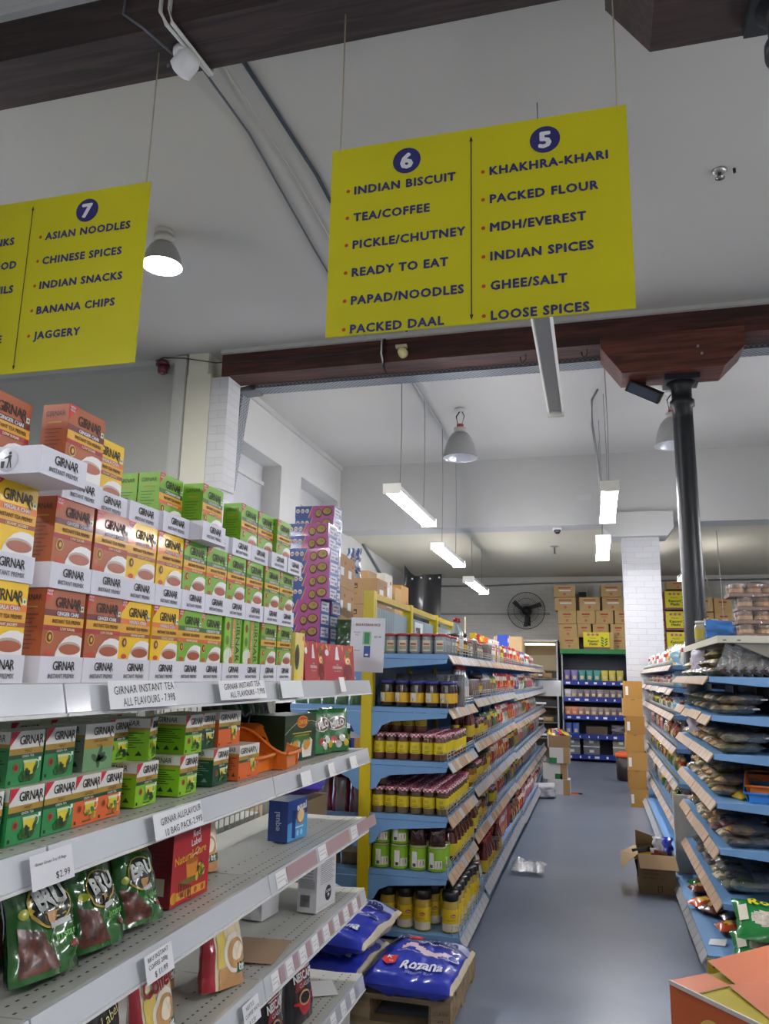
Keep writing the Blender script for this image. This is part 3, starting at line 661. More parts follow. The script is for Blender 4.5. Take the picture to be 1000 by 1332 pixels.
# top tier of trays: some pulled forward, their boxes pushed back
t3 = [(1.31, -1.03), (1.51, -1.13), (1.648, -1.15), (1.79, -1.142), (1.93, -1.128), (2.075, -1.085), (2.215, -1.14), (2.36, -1.128), (2.51, -1.13), (2.665, -1.12), (2.82, -1.12)]
for i, (y, x) in enumerate(t3):
    solo('display_tray', TRAY, 'white display tray, %s from the left in the top tier of tea trays' % ORD[i], 'tray', (x, y, TZ[2]), PI / 2, 'white tea display trays')
e = MB()          # litter symbol printed on the first tray's side
Lf = lambda u, v: (0, u, v)
e = MB().lathe([(0.024, 0), (0.024, 0.0006)], 24, mat('#e8e8ec', 0.5), X=Matrix.Rotation(PI / 2, 4, 'X'))
F = front(-0.0012)
e.ell(F, 0.006, 0.013, 0.0035, 0.0035, INK, 10).poly(F, [(0.002, 0.009), (0.01, 0.009), (0.009, -0.003), (0.012, -0.017), (0.009, -0.017), (0.006, -0.004), (0.003, -0.017), (0, -0.017), (0.003, -0.003)], INK).poly(F, [(0.003, 0.008), (-0.007, 0.004), (-0.007, 0.002), (0.004, 0.004)], INK).poly(F, [(-0.014, -0.003), (-0.005, -0.003), (-0.006, -0.017), (-0.013, -0.017)], INK)
solo('disposal_mark', e, 'round printed litter bin mark on the side of the front display tray', 'printed mark', (-1.106, 1.2375, 1.997), 0)
place_tea('brown', -1.2, 1.33, TZ[2] + 0.003, 'brown ginger instant tea box at left edge, pushed back in its top tray')
place_tea('brown', -1.137, 1.51, TZ[2] + 0.02, 'brown ginger instant tea box standing highest on the top tier')
place_tea('yellow', -1.19, 1.675, 1.909 + 0.063 - 0.0005, 'yellow masala instant tea box, alone of its colour in the top tier')
place_tea('green', -1.3, 2.052, TZ[2] + 0.003, 'green cardamom instant tea box turned side-on, leftmost green in top tier')
place_tea('green', -1.225, 2.05, TZ[2] + 0.003, 'green cardamom instant tea box, second green in the top tier')
place_tea('green', -1.165, 2.205, TZ[2] + 0.003, 'green cardamom instant tea box, third green in the top tier')
place_tea('greenlow', -1.25, 2.33, TZ[2] + 0.003, 'green low-sugar tea box in deep shade, fourth green in the top tier')
place_tea('greenlow', -1.17, 2.495, TZ[2] + 0.003, 'glossy green low-sugar tea box, fifth green in the top tier')
place_tea('greenlow', -1.17, 2.638, TZ[2] + 0.003, 'glossy green low-sugar tea box, sixth green in the top tier')
place_tea('saffron', -1.155, 2.78, TZ[2] + 0.003, 'shrink-wrapped green tea box at the right end of the top tier')
# fruit-printed cartons at the end of the top shelf
m = MB().box(-0.05, 0.05, 0, 0.1, 0, 0.185, mat('#e7cf73', 0.45, coat=0.3)); F = front(); G = front(-0.0014)
m.ell(F, -0.025, 0.09, 0.05 * 0.5, 0.05, mat('#2c6b2a', 0.5)).ell(G, -0.03, 0.09, 0.018, 0.036, mat('#3a1c14', 0.5)).ell(F, 0.032, 0.165, 0.006, 0.011, mat('#c2562a', 0.5)).ell(F, -0.03, 0.02, 0.012, 0.02, mat('#e8d21e', 0.5)).text(F, '50', 0.035, 0.012, 0.012, INK)
solo('tea_carton', m, 'pale yellow carton with an avocado print beside the red tea cartons', 'carton', (-1.13, 2.935, 1.5655), PI / 2 )
m2 = MB().box(-0.05, 0.05, 0, 0.1, 0, 0.24, mat('#e7cf73', 0.45, coat=0.3)).ell(front(), 0.02, 0.2, 0.007, 0.014, mat('#c2562a', 0.5))
solo('tea_carton', m2, 'taller pale yellow carton standing behind the avocado carton', 'carton', (-1.26, 2.945, 1.5655), PI / 2)
m = MB(); RB = mat('#b01a28', 0.4, coat=0.3); wq, hq = 0.235, 0.158
m.hexa([(-wq / 2, 0, 0), (wq / 2, 0, 0), (wq / 2, 0.12, 0), (-wq / 2, 0.12, 0), (-wq / 2, 0.015, hq), (wq / 2, 0.015, hq), (wq / 2, 0.12, hq), (-wq / 2, 0.12, hq)], RB)
F = lambda u, v: (u, v * 0.095 - 0.001, v); G = lambda u, v: (u, v * 0.095 - 0.0017, v); J = lambda u, v: (u, v * 0.095 - 0.0024, v)
m.poly(F, [(-0.03, 0.14), (-0.015, 0.14), (-0.008, 0.1), (-0.004, 0.09), (-0.04, 0.09), (-0.037, 0.1)], PAPER).ell(F, -0.022, 0.142, 0.007, 0.007, PAPER)
m.text(F, 'THE', -0.022, 0.068, 0.01, PAPER).text(F, 'ORIGINAL', -0.022, 0.056, 0.017, PAPER, bold=0.02).text(F, 'FULL LEAF TEA', -0.022, 0.04, 0.008, PAPER)
m.ell(F, -0.1, 0.12, 0.014, 0.014, PAPER)
m.ell(F, 0.062, 0.035, 0.036, 0.036, mat('#7d0f1c', 0.4)).ell(F, 0.062, 0.086, 0.022, 0.017, mat('#e6a94a', 0.4)).ell(G, 0.062, 0.086, 0.017, 0.012, mat('#f2dcae', 0.4)).ell(J, 0.064, 0.085, 0.008, 0.006, mat('#c2702a', 0.4))
rr = random.Random(3)
for q in range(16):
    u, v = rr.uniform(-0.105, 0.1), rr.choice([0.012, 0.02, 0.145, 0.135, 0.1, 0.07]) + rr.uniform(-0.006, 0.006)
    if abs(u + 0.022) < 0.035 and v > 0.035: continue
    m.ell(F, u, v, 0.013, 0.0045, mat(rr.choice(['#e08a2c', '#d96a22', '#3f6b2a', '#e2a23a']), 0.5), 10, rr.uniform(0, 3))
for q in range(4): m.ell(F, 0.05 + q * 0.008, 0.12, 0.003, 0.02, mat('#5d7a38', 0.5), 10, -0.5 + q * 0.3)
RT = m.mesh('tea_carton')
solo('tea_carton', RT, 'red fruit-patterned tea carton, left of two at the top shelf end', 'carton', (-1.13, 3.14, 1.5655), PI / 2, 'red tea cartons').scale = (1.08, 1, 1)
solo('tea_carton', RT, 'red fruit-patterned tea carton, right of two at the top shelf end', 'carton', (-1.125, 3.455, 1.5655), PI / 2 - 0.2, 'red tea cartons').scale = (1.15, 1, 1)
# ---------------------------------------------------------------- green tea boxes on the second shelf
def gtea(col, word, w=0.1, d=0.07, h=0.107, leafy=False, wide=False):
    m = MB(); B = mat(col, 0.4); Wt = mat('#dcdbd2', 0.45)
    m.box(-w / 2, w / 2, 0, d, 0, h, [Wt, mat('#c9c4b2', 0.5), B, B, B, B])
    F = front(); G = front(-0.0014); J = front(-0.002); Kf = front(-0.0026); k = w / 0.1
    m.rect(F, -w / 2, w / 2, h - 0.034, h, Wt)
    if not leafy and not wide:
        m.poly(G, [(-w / 2, h), (-w / 2 + 0.026 * k, h), (-w / 2, h - 0.028)], mat('#c2243a', 0.4))
    m.text(G, 'GIRNAR', 0.012 * k if not wide else -0.015, h - 0.017, 0.026, BLK, sp=0.92, wide=0.85 * k, bold=0.014, maxw=w * 0.7)
    m.poly(G, [(0.024 * k, h - 0.01), (0.028 * k, h - 0.01), (0.04 * k, h - 0.034), (0.037 * k, h - 0.034)], BLK)
    m.rect(F, -w / 2, w / 2, h - (0.046 if not leafy else 0.056), h - 0.034, mat('#b3903f', 0.35, metal=0.2)); m.text(G, word, 0.005, h - 0.04, 0.009, mat('#5a4312', 0.5), maxw=w * 0.6)
    if leafy:
        m.rect(F, -w / 2, w / 2, 0, h - 0.056, mat('#6f9a6c', 0.5))
        for a, u, v in ((0.5, 0.012, 0.03), (2.6, -0.014, 0.028), (1.6, 0.0, 0.02), (1.2, 0.005, 0.04), (0.1, 0.018, 0.024)): m.ell(G, u, v, 0.016, 0.007, mat('#3c5a38', 0.5), 12, a)
        m.text(G, 'TULSI', 0.0, h - 0.051, 0.008, mat('#5a4312', 0.5))
    else:
        m.rect(F, -w / 2, w / 2, h - 0.054, h - 0.046, mat('#1f4a30', 0.4)); m.text(G, 'GREEN TEA', 0.005, h - 0.05, 0.007, PAPER, maxw=w * 0.5)
        c = 0.012 * k if not wide else 0.026
        m.ell(F, -w * 0.27, 0.036, 0.008, 0.0085, mat('#b5502e', 0.4)).ell(G, -w * 0.27, 0.036, 0.005, 0.0055, mat('#7a2a1c', 0.4)) if not wide else m.ell(F, w * 0.4, h - 0.018, 0.006, 0.009, mat('#7a4a2e', 0.4))
        o = 0.0 if not wide else 0.012
        m.ell(F, c + 0.021, 0.038 + o, 0.009, 0.01, mat('#dfe3c8', 0.3)).ell(G, c + 0.021, 0.038 + o, 0.006, 0.007, B if not wide else Wt)
        m.poly(G, [(c - 0.02, 0.049 + o), (c + 0.02, 0.049 + o), (c + 0.012, 0.02 + o), (c - 0.012, 0.02 + o)], mat('#d3dcae', 0.3)).poly(J, [(c - 0.017, 0.043 + o), (c + 0.017, 0.043 + o), (c + 0.011, 0.021 + o), (c - 0.011, 0.021 + o)], mat('#dfcf3a', 0.3))
        rr = random.Random(len(word) + int(w * 1000))
        for q in range(8):
            cc = {'GINGER': ['#d9b13a', '#c98e52', '#e3c94a', '#3f7a30']}.get(word, ['#2f6b2a', '#3a4a2a', '#487d33', '#52402a'])
            m.ell(Kf, c + rr.uniform(-0.02, 0.018), 0.012 + o + rr.uniform(0, 0.02), 0.009, 0.0055, mat(rr.choice(cc), 0.5), 10, rr.uniform(0, 3))
        m.rect(F, -w / 2 + 0.005, -w / 2 + 0.012, 0.005, 0.012, INK).rect(F, -0.012, 0.02, 0.006, 0.009, mat('#33482f', 0.5))
        m.rect(F, w / 2 - 0.011, w / 2 - 0.004, 0.044, 0.052, PAPER)
    L = leftside(-w / 2)
    m.rect(L, -d, 0, h - 0.024, h, Wt).text(lambda u, v: (-w / 2 - 0.0016, -u, v), 'GIRNAR', -d / 2, h - 0.012, 0.02, BLK, wide=0.85, maxw=d * 0.7)
    m.rect(L, -d, 0, h - 0.031, h - 0.024, mat('#b3903f', 0.35))
    dk = mat('#22421f' if col != '#174a35' else '#7d9a88', 0.5)
    for q in range(7): m.rect(L, -d * 0.9, -d * (0.12 + 0.08 * ((q * 3) % 4)), h - 0.039 - q * 0.006, h - 0.037 - q * 0.006, dk)
    for q in range(3): m.poly(L, [(-d * 0.85 + q * d * 0.27, 0.012), (-d * 0.68 + q * d * 0.27, 0.012), (-d * 0.76 + q * d * 0.27, 0.024)], dk)
    return m.mesh('tea_box')
GT = {'mint': gtea('#2f8a4c', 'MINT'), 'ginger': gtea('#d8662f', 'GINGER', w=0.092), 'tulsi': gtea('#8d9a86', 'DESI KAHWA', w=0.115, d=0.09, leafy=True),
      'lime': gtea('#84bd1e', 'LEMON', d=0.115), 'dark': gtea('#174a35', 'TULSI', d=0.12), 'orange': gtea('#d8662f', 'GINGER', w=0.155, d=0.075, wide=True)}
GW = {'mint': 'bright green mint tea box', 'ginger': 'orange ginger green-tea box', 'tulsi': 'pale green box with leaf picture', 'lime': 'lime green lemon tea box', 'dark': 'dark green tulsi tea box', 'orange': 'wide orange ginger tea box'}
def place_gt(k, x, y, z, where, rot=0.0):
    solo('tea_box', GT[k], GW[k] + ' ' + where, 'tea box', (x, y, z), PI / 2 + rot, 'green tea boxes on the second white shelf')
z1, z2 = 1.2545, 1.3625
place_gt('mint', -1.12, 1.30, z1, 'at the left edge of the photo, bottom row')
place_gt('mint', -1.118, 1.415, z1, 'in the bottom row, just under the left stacked mint box')
place_gt('mint', -1.12, 1.522, z1, 'in the bottom row, beside the two orange ginger boxes')
place_gt('ginger', -1.12, 1.618, z1, 'in the bottom row, left of two')
place_gt('ginger', -1.122, 1.71, z1, 'in the bottom row, right of two')
place_gt('mint', -1.135, 1.42, z2, 'stacked on top, left of two upper mint boxes')
place_gt('mint', -1.145, 1.54, z2, 'stacked on top, right of two upper mint boxes')
place_gt('tulsi', -1.15, 1.69, z2, 'stacked on the orange ginger boxes')
place_gt('lime', -1.135, 1.89, z1, 'in the bottom row, left of two')
place_gt('lime', -1.125, 2.09, z1, 'in the bottom row, right of two')
place_gt('lime', -1.20, 1.85, z2, 'stacked at the back beside the leaf-picture box')
place_gt('lime', -1.165, 1.955, z2, 'stacked in the shade, turned side-on', 0.35)
place_gt('lime', -1.135, 2.125, z2, 'stacked above the right bottom lime box')
place_gt('dark', -1.13, 2.30, z1, 'in the bottom row, left of the wide orange box')
place_gt('orange', -1.115, 2.475, z1, 'in the bottom row, beside the baskets')
place_gt('dark', -1.16, 2.255, z2, 'stacked between the lime box and the orange one')
place_gt('orange', -1.15, 2.39, z2, 'stacked on top, beside the wire mesh')
for i in range(5): place_gt('mint' if i < 3 else 'lime', -1.3, 1.3 + i * 0.13, z1, 'lost in shade at the back, %s from left' % ORD[i])
for i in range(6): place_gt('mint' if i < 2 else 'lime', -1.32, 1.36 + i * 0.14, z2, 'stacked in shade at the back, %s from left' % ORD[i])
# orange plastic baskets
def basket(col, w=0.2, d=0.27, h=0.11, hb=0.14):
    B = mat(col, 0.4, coat=0.3); m = MB(); e = 0.004
    m.box(-w / 2 + 0.01, w / 2 - 0.01, 0.02, d - 0.01, 0, 0.004, B)
    n = 14
    for s in (-1, 1):           # curved sides: low at the front, rising to the back
        P = []
        for i in range(n + 1):
            a = i / n
            P.append((0.005 + a * (d - 0.01), 0.055 + (hb - 0.055) * (0.5 - 0.5 * math.cos(PI * min(1, a * 1.5)))))
        prevs = None
        for i in range(n):
            (ya, za), (yb, zb) = P[i], P[i + 1]
            if i % 2 and i > 2:   # real holes: leave gaps between ribs
                segs = [(0, 0.4), (0.52, 0.6), (0.72, 1)]
            else: segs = [(0, 1)]
            for lo, hi in segs:
                m.hexa([(s * (w / 2 - 0.02 + 0.02 * lo), ya, za * lo), (s * (w / 2 - 0.02 + 0.02 * lo) + s * e, ya, za * lo), (s * (w / 2 - 0.02 + 0.02 * lo) + s * e, yb, zb * lo), (s * (w / 2 - 0.02 + 0.02 * lo), yb, zb * lo),
                        (s * (w / 2 - 0.02 + 0.02 * hi), ya, za * hi), (s * (w / 2 - 0.02 + 0.02 * hi) + s * e, ya, za * hi), (s * (w / 2 - 0.02 + 0.02 * hi) + s * e, yb, zb * hi), (s * (w / 2 - 0.02 + 0.02 * hi), yb, zb * hi)], B)
        m.tube([(s * (w / 2 + 0.004), y, z) for y, z in P], 0.006, B, 6)
    m.box(-w / 2 + 0.02, w / 2 - 0.02, 0.012, 0.017, 0, 0.05, B)
    m.box(-w / 2, w / 2, d - 0.012, d - 0.008, 0, hb - 0.02, B)
    m.tube([(-w / 2 - 0.004, 0.0, 0.055), (-w / 4, -0.012, 0.055), (w / 4, -0.012, 0.055), (w / 2 + 0.004, 0.0, 0.055)], 0.007, B, 6)
    m.tube([(-w / 2 - 0.004, d - 0.005, hb), (w / 2 + 0.004, d - 0.005, hb)], 0.006, B, 6)
    return m.mesh('basket')
OB = basket('#e2761a')
solo('plastic_basket', OB, 'orange plastic basket with square holes, in front beside the dark green carton', 'basket', (-1.09, 2.82, 1.2555), PI / 2 + 0.15)
solo('plastic_basket', OB, 'orange plastic basket half hidden behind the wide orange tea box', 'basket', (-1.12, 2.62, 1.2555), PI / 2 + 0.05)
# dark green tea carton and malt drink pouches
m = MB(); w, h = 0.3, 0.175
DG = mat('#123a24', 0.35, coat=0.3)
m.box(-w / 2, w / 2, 0, 0.14, 0, h, DG); F = front(); G = front(-0.0014); J = front(-0.002)
m.ell(F, 0.01, h - 0.028, 0.052, 0.024, mat('#e0a92c', 0.4), 24).ell(G, 0.01, h - 0.028, 0.047, 0.02, mat('#c8402a', 0.4), 24).text(J, 'CHAYSA', 0.01, h - 0.028, 0.026, mat('#f0c94a', 0.4), bold=0.02, maxw=0.08)
m.tube([(-w / 2, -0.001, h - 0.07), (-0.09, -0.001, h - 0.045), (-0.045, -0.001, h - 0.03)], 0.0015, mat('#d9d0a0', 0.4), 4).tube([(w / 2, -0.001, h - 0.035), (0.1, -0.001, h - 0.028), (0.063, -0.001, h - 0.028)], 0.0015, mat('#d9d0a0', 0.4), 4)
m.rect(F, -0.08, 0.1, h - 0.072, h - 0.068, mat('#c9a83a', 0.5)).rect(F, -0.06, 0.08, h - 0.082, h - 0.079, mat('#c9a83a', 0.5)).ell(F, 0.0, 0.075, 0.09, 0.03, mat('#3f6b22', 0.5))
for c in (-0.06, 0.06):
    m.poly(F, [(c - 0.05, 0.055), (c - 0.03, 0.075), (c + 0.03, 0.082), (c + 0.055, 0.07), (c + 0.045, 0.008), (c - 0.04, 0.008)], mat('#e8e4d6', 0.35)).ell(G, c, 0.055, 0.034, 0.018, mat('#d99a32', 0.35), rot=0.3)
solo('tea_carton', m, 'dark green tea carton with two milky cups beside the orange basket', 'carton', (-1.15, 3.04, 1.2555), PI / 2 - 0.06)
def pouch(w, h, t, mf, seed, prof='pouch', crk=0.006, extra=None, nu=14, nv=16):
    m = MB(); F = bag(m, w, h, t, mf, prof, seed, crk, nu, nv)
    if extra: extra(m, F)
    return m
GRN = mat('#1c6b2e', 0.25, coat=0.6); GRND = mat('#123f22', 0.25, coat=0.6)
def milo(m, F):
    L1 = lambda u, v: F(u, v, 0.002); L2 = lambda u, v: F(u, v, 0.003); L3 = lambda u, v: F(u, v, 0.0045)
    m.disc(L1, 0.0, 0.12, 0.065, 0.03, mat('#d9d6cc', 0.3, coat=0.5), rot=0.15).disc(L2, 0.0, 0.12, 0.061, 0.026, mat('#5a2a1e', 0.3, coat=0.5), rot=0.15)
    m.text(L3, 'MILO', 0.0, 0.12, 0.04, mat('#e6e4dc', 0.4), bold=0.05, rot=0.15)
    for a, b, c in ((-0.03, 0.05, '#a8322c'), (0.02, 0.055, '#d9d6cc'), (0.045, 0.035, '#c9b02c'), (-0.005, 0.03, '#b9b9aa')): m.disc(L1 if a < 0 else L2, a, b, 0.02, 0.016, mat(c, 0.3, coat=0.5), 3, 16)
def milof(u, v, s): return GRN
for i, (x, y, r, lb) in enumerate(((-1.16, 3.31, 0.2, 'left of three beside the dark green carton'), (-1.14, 3.45, 0.5, 'middle of three near the shelf end'), (-1.2, 3.55, 0.1, 'right of three at the shelf end'))):
    solo('drink_pouch', pouch(0.17, 0.185, 0.07, milof, 10 + i, extra=milo), 'shiny green malt drink pouch, %s' % lb, 'pouch', (x, y, 1.2555), Euler((-0.12, 0, PI / 2 - r)), 'green malt drink pouches')
for i, y in enumerate((2.72, 2.86, 3.0, 3.14)):
    solo('drink_pouch', pouch(0.17, 0.225, 0.09, lambda u, v, s: GRND, 20 + i, crk=0.02), 'dark green foil pouch behind the green carton, %s from left' % ORD[i], 'pouch', (-1.36, y, 1.2555), Euler((-0.1, 0, PI / 2)), 'dark green foil pouches')
# ---------------------------------------------------------------- third shelf
BEAN = mat('#6b3018', 0.4, var=0.9, scale=90, coat=0.1)
def bruf(u, v, s):
    if s < 0 and u < 0.62: return mat('#22611d', 0.22, coat=0.8)
    return mat('#153a1a', 0.22, coat=0.8)
def bruX(m, F):
    L1 = lambda u, v: F(u, v, 0.0025); L2 = lambda u, v: F(u, v, 0.0035); L3 = lambda u, v: F(u, v, 0.0045); L4 = lambda u, v: F(u, v, 0.006)
    m.patch(L1, [(-0.08, 0.012), (0.012, 0.012), (-0.03, 0.08), (-0.08, 0.1)], BEAN)
    m.patch(L1, [(-0.075, 0.188), (0.06, 0.188), (0.06, 0.202), (-0.075, 0.202)], mat('#9a7838', 0.25, coat=0.6))
    m.disc(L2, 0.0, 0.13, 0.056, 0.046, mat('#c2a43c', 0.25, coat=0.6)).disc(L3, 0.0, 0.131, 0.052, 0.042, mat('#14241c', 0.25, coat=0.6))
    m.patch(L4, [(-0.004, 0.091), (0.004, 0.091), (0.018, 0.115), (-0.012, 0.115)], mat('#c99a5c', 0.4), 4)
    m.text(L4, 'BRU', 0.002, 0.143, 0.052, mat('#d3d6d0', 0.35), bold=0.05, rot=0.12, wide=0.95)
    m.text(L2, 'instant', 0.038, 0.07, 0.022, mat('#7ac45e', 0.4), bold=0.015, rot=0.1)
    m.patch(L4, [(-0.005, 0.082), (0.045, 0.088), (0.045, 0.099), (-0.005, 0.093)], mat('#c5c7c6', 0.4), 4)
    m.disc(L2, 0.045, 0.045, 0.013, 0.007, mat('#7a2a22', 0.3, coat=0.6), 3, 14)
    m.disc(L2, -0.066, 0.12, 0.012, 0.01, mat('#a8b02c', 0.3, coat=0.6), 3, 14)
BR = [pouch(0.175, 0.235, 0.085, bruf, 30 + i, crk=0.014, extra=bruX, nu=26, nv=30).mesh('coffee_pouch') for i in range(3)]
for i, (x, y, sc, r, lb) in enumerate(((-1.135, 1.548, 1.06, 0.1, 'leftmost and largest of three at front'), (-1.135, 1.735, 0.95, 0.05, 'middle of three at front'), (-1.14, 1.915, 0.9, 0.12, 'rightmost of three, leaning back'))):
    o = solo('coffee_pouch', BR[i], 'shiny green coffee pouch with oval emblem, %s' % lb, 'pouch', (x, y, 0.964), Euler((-0.32, 0.06, PI / 2 - r)), 'green coffee pouches')
    o.scale = (sc, sc, sc)
for i, (x, y, lb) in enumerate(((-1.3, 1.45, 'behind the leftmost front pouch'), (-1.3, 1.66, 'behind the middle front pouch'), (-1.3, 1.85, 'behind the rightmost front pouch'))):
    o = solo('coffee_pouch', BR[(i + 1) % 3], 'shaded green coffee pouch, %s' % lb, 'pouch', (x, y, 0.952), Euler((-0.2, 0, PI / 2)), 'green coffee pouches')
    o.scale = (1.05, 1, 1.05)
for i, y in enumerate((2.02, 2.14)):
    k = MB().lathe([(0.06, 0), (0.065, 0.02), (0.06, 0.15), (0.045, 0.18), (0.05, 0.19), (0.05, 0.22), (0.0, 0.225)], 20, [mat('#2a1a16', 0.2, coat=0.7)] * 3 + [mat('#1c1c1e', 0.3)] * 4)
    solo('coffee_jar', k, 'dark coffee jar in shade behind the red tea box, %s of two' % ('left', 'right')[i], 'jar', (-1.38, y, 0.952))
m = MB(); w, d, h = 0.2, 0.085, 0.215
RL = mat('#b3202a', 0.35, coat=0.3); m.box(-w / 2, w / 2, 0, d, 0, h, [RL, RL, RL, RL, RL, mat('#7f1a22', 0.4)])
F = front(); G = front(-0.0014); J = front(-0.002)
m.text(F, 'Red', 0.02, h - 0.035, 0.026, PAPER, bold=0.02, rot=0.1).text(F, 'Label', 0.02, h - 0.058, 0.026, PAPER, bold=0.02, rot=0.1).ell(F, 0.02, h - 0.015, 0.012, 0.008, mat('#5a6b1e', 0.5))
m.text(F, 'Natural Care', -0.005, h - 0.09, 0.032, mat('#e8b830', 0.4), bold=0.015, rot=0.1, maxw=0.165)
m.poly(F, [(-0.03, 0.105), (0.035, 0.108), (0.028, 0.062), (-0.02, 0.06)], mat('#d98c2a', 0.4)).ell(G, 0.002, 0.106, 0.033, 0.008, mat('#b5641e', 0.4)).ell(F, -0.005, 0.055, 0.06, 0.008, mat('#6b6a24', 0.5))
for q in range(9): m.ell(G, 0.03 + 0.045 * rnd.random(), 0.055 + 0.04 * rnd.random(), 0.013, 0.007, mat(rnd.choice(['#3f7a2c', '#d8b73a', '#c99a4a', '#2f5a24']), 0.5), 10, rnd.uniform(0, 3))
m.rect(F, -0.085, 0.085, 0.012, 0.034, mat('#e0a238', 0.4)).ell(F, -0.085, 0.023, 0.016, 0.016, mat('#e0a238', 0.4))
for q in range(4): m.ell(G, -0.045 + q * 0.037, 0.023, 0.008, 0.008, mat('#b5502e', 0.5))
m.tube([(0.0, -0.002, 0.115), (0.01, -0.002, 0.122), (0.03, -0.002, 0.124), (0.036, -0.002, 0.135)], 0.0016, PAPER, 4)
m.rect(F, w / 2 - 0.015, w / 2 - 0.005, h - 0.016, h - 0.006, PAPER)
L = leftside(-w / 2)
m.rect(L, -d * 0.8, -d * 0.25, 0.03, 0.075, mat('#d8ccb8', 0.5))
for q in range(9): m.rect(lambda u, v: (-w / 2 - 0.0016, -u, v), d * 0.3 + q * 0.0045, d * 0.3 + q * 0.0045 + 0.002, 0.036, 0.07, INK)
for q in range(8): m.rect(L, -d * 0.85, -d * 0.2, 0.1 + q * 0.012, 0.1025 + q * 0.012, mat('#8a2a30', 0.5))
solo('tea_box', m, 'large red natural tea box with an orange cup on the third shelf', 'tea box', (-1.15, 2.19, 0.952), PI / 2 - 0.05)
def cmf(u, v, s):
    if s > 0 or u < -0.72 or u > 0.9: return mat('#a01e2a', 0.25, coat=0.6)
    return mat('#e3d6b0', 0.25, coat=0.6)
def cmX(word, z):
    def f(m, F):
        L1 = lambda u, v: F(u, v, 0.0025); L2 = lambda u, v: F(u, v, 0.0035); L3 = lambda u, v: F(u, v, 0.0045); L4 = lambda u, v: F(u, v, 0.006)
        m.patch(L1, [(-0.06, 0.0), (0.08, 0.0), (0.08, 0.07), (-0.06, 0.05)], mat('#c4925a', 0.25, coat=0.6))
        m.patch(L1, [(-0.064, 0.05), (-0.02, 0.06), (-0.025, 0.15), (-0.064, 0.13)], mat('#dcc25a', 0.25, coat=0.6))
        m.disc(L2, 0.015, 0.085, 0.056, 0.05, mat('#efe6d2', 0.25, coat=0.6), rot=0.4).disc(L3, 0.018, 0.083, 0.045, 0.038, mat('#c99a62', 0.25, coat=0.6), rot=0.4).disc(L4, 0.02, 0.088, 0.028, 0.022, mat('#f0e2c4', 0.25, coat=0.6), rot=0.6)
        m.text(L4, word, 0.0, z, 0.062, mat('#8a1628', 0.4), bold=0.035, rot=0.08, maxw=0.13)
        m.patch(L3, [(0.015, 0.03), (0.07, 0.038), (0.07, 0.064), (0.015, 0.056)], mat('#1f6b4a', 0.25, coat=0.6), 5)
        m.text(L4, '0%', 0.035, 0.046, 0.024, PAPER, bold=0.03)
    return f
CM = [pouch(0.185, 0.235, 0.08, cmf, 40 + i, crk=0.006, extra=cmX(wd_, zz), nu=24, nv=28).mesh('creamer_pouch') for i, (wd_, zz) in enumerate((('Coffee', 0.16), ('mate', 0.19)))]
solo('creamer_pouch', CM[1], 'red and cream creamer pouch behind the red natural tea box', 'pouch', (-1.27, 2.47, 0.952), Euler((-0.2, 0.1, PI / 2 - 0.3)), 'creamer pouches').scale = (0.9, 0.9, 0.9)
m = MB(); w, d, h = 0.17, 0.085, 0.15
EB = mat('#1d3f8c', 0.35, coat=0.3); EL = mat('#4aa0d8', 0.35, coat=0.3)
m.box(-w / 2, w / 2, 0, d, 0, h, EB); F = front(); G = front(-0.0014); J = front(-0.002)
m.poly(F, [(-w / 2, 0), (w / 2, 0), (w / 2, 0.09), (0.03, 0.082), (-w / 2, 0.065)], EL)
m.text(G, 'equal', 0.03, h - 0.027, 0.04, PAPER, bold=0.03, rot=0.05).ell(G, 0.025, 0.085, 0.036, 0.032, mat('#b5642e', 0.4)).ell(J, 0.025, 0.085, 0.028, 0.025, mat('#e6cfa0', 0.4)).rect(G, -0.045, 0.05, 0.042, 0.046, PAPER)
for q in range(3): m.ell(G, -0.03 + q * 0.032, 0.022, 0.01, 0.011, mat('#a5d2ec', 0.4))
L = lambda u, v: (-w / 2 - 0.001, -u, v)
m.text(lambda u, v: (-w / 2 - 0.001, d - u, v), 'equal', d * 0.45, 0.075, 0.034, mat('#b9c9e8', 0.4), rot=PI / 2, bold=0.02).rect(L, 0.02, 0.035, 0.02, 0.12, mat('#33559c', 0.4))
solo('sweetener_box', m, 'small blue sweetener box alone on the third shelf', 'box', (-1.165, 3.08, 0.952), PI / 2 - 0.1)
# ---------------------------------------------------------------- fourth shelf
solo('creamer_pouch', CM[0], 'creamer pouch cut off by the rail, left of two at front', 'pouch', (-1.13, 2.0, 0.647), Euler((-0.12, 0, PI / 2)), 'creamer pouches').scale = (1.05, 1, 1)
solo('creamer_pouch', CM[1], 'creamer pouch leaning right, with red side, right of two at front', 'pouch', (-1.14, 2.42, 0.647), Euler((-0.2, 0.16, PI / 2 - 0.1)), 'creamer pouches').scale = (1.2, 1.1, 1.08)
solo('creamer_pouch', CM[0], 'creamer pouch in shade between the two front ones', 'pouch', (-1.3, 2.3, 0.647), Euler((-0.12, 0, PI / 2)), 'creamer pouches')
def goldf(u, v, s): return mat('#1e1a18', 0.25, coat=0.6) if v > 0.55 else mat('#b3a24a', 0.3, coat=0.5) if v > 0.4 else mat('#8f7d50', 0.3, coat=0.5)
solo('coffee_pouch', pouch(0.16, 0.2, 0.07, goldf, 47, extra=lambda m, F: m.text(lambda u, v: F(u, v, 0.004), 'Label', 0.02, 0.15, 0.035, mat('#d8cf8a', 0.4), rot=0.2)), 'black and gold pouch at the bottom left under the green pouches', 'pouch', (-1.14, 1.79, 0.647), Euler((-0.1, 0, PI / 2)))
m = MB(); w, d, h = 0.185, 0.085, 0.215
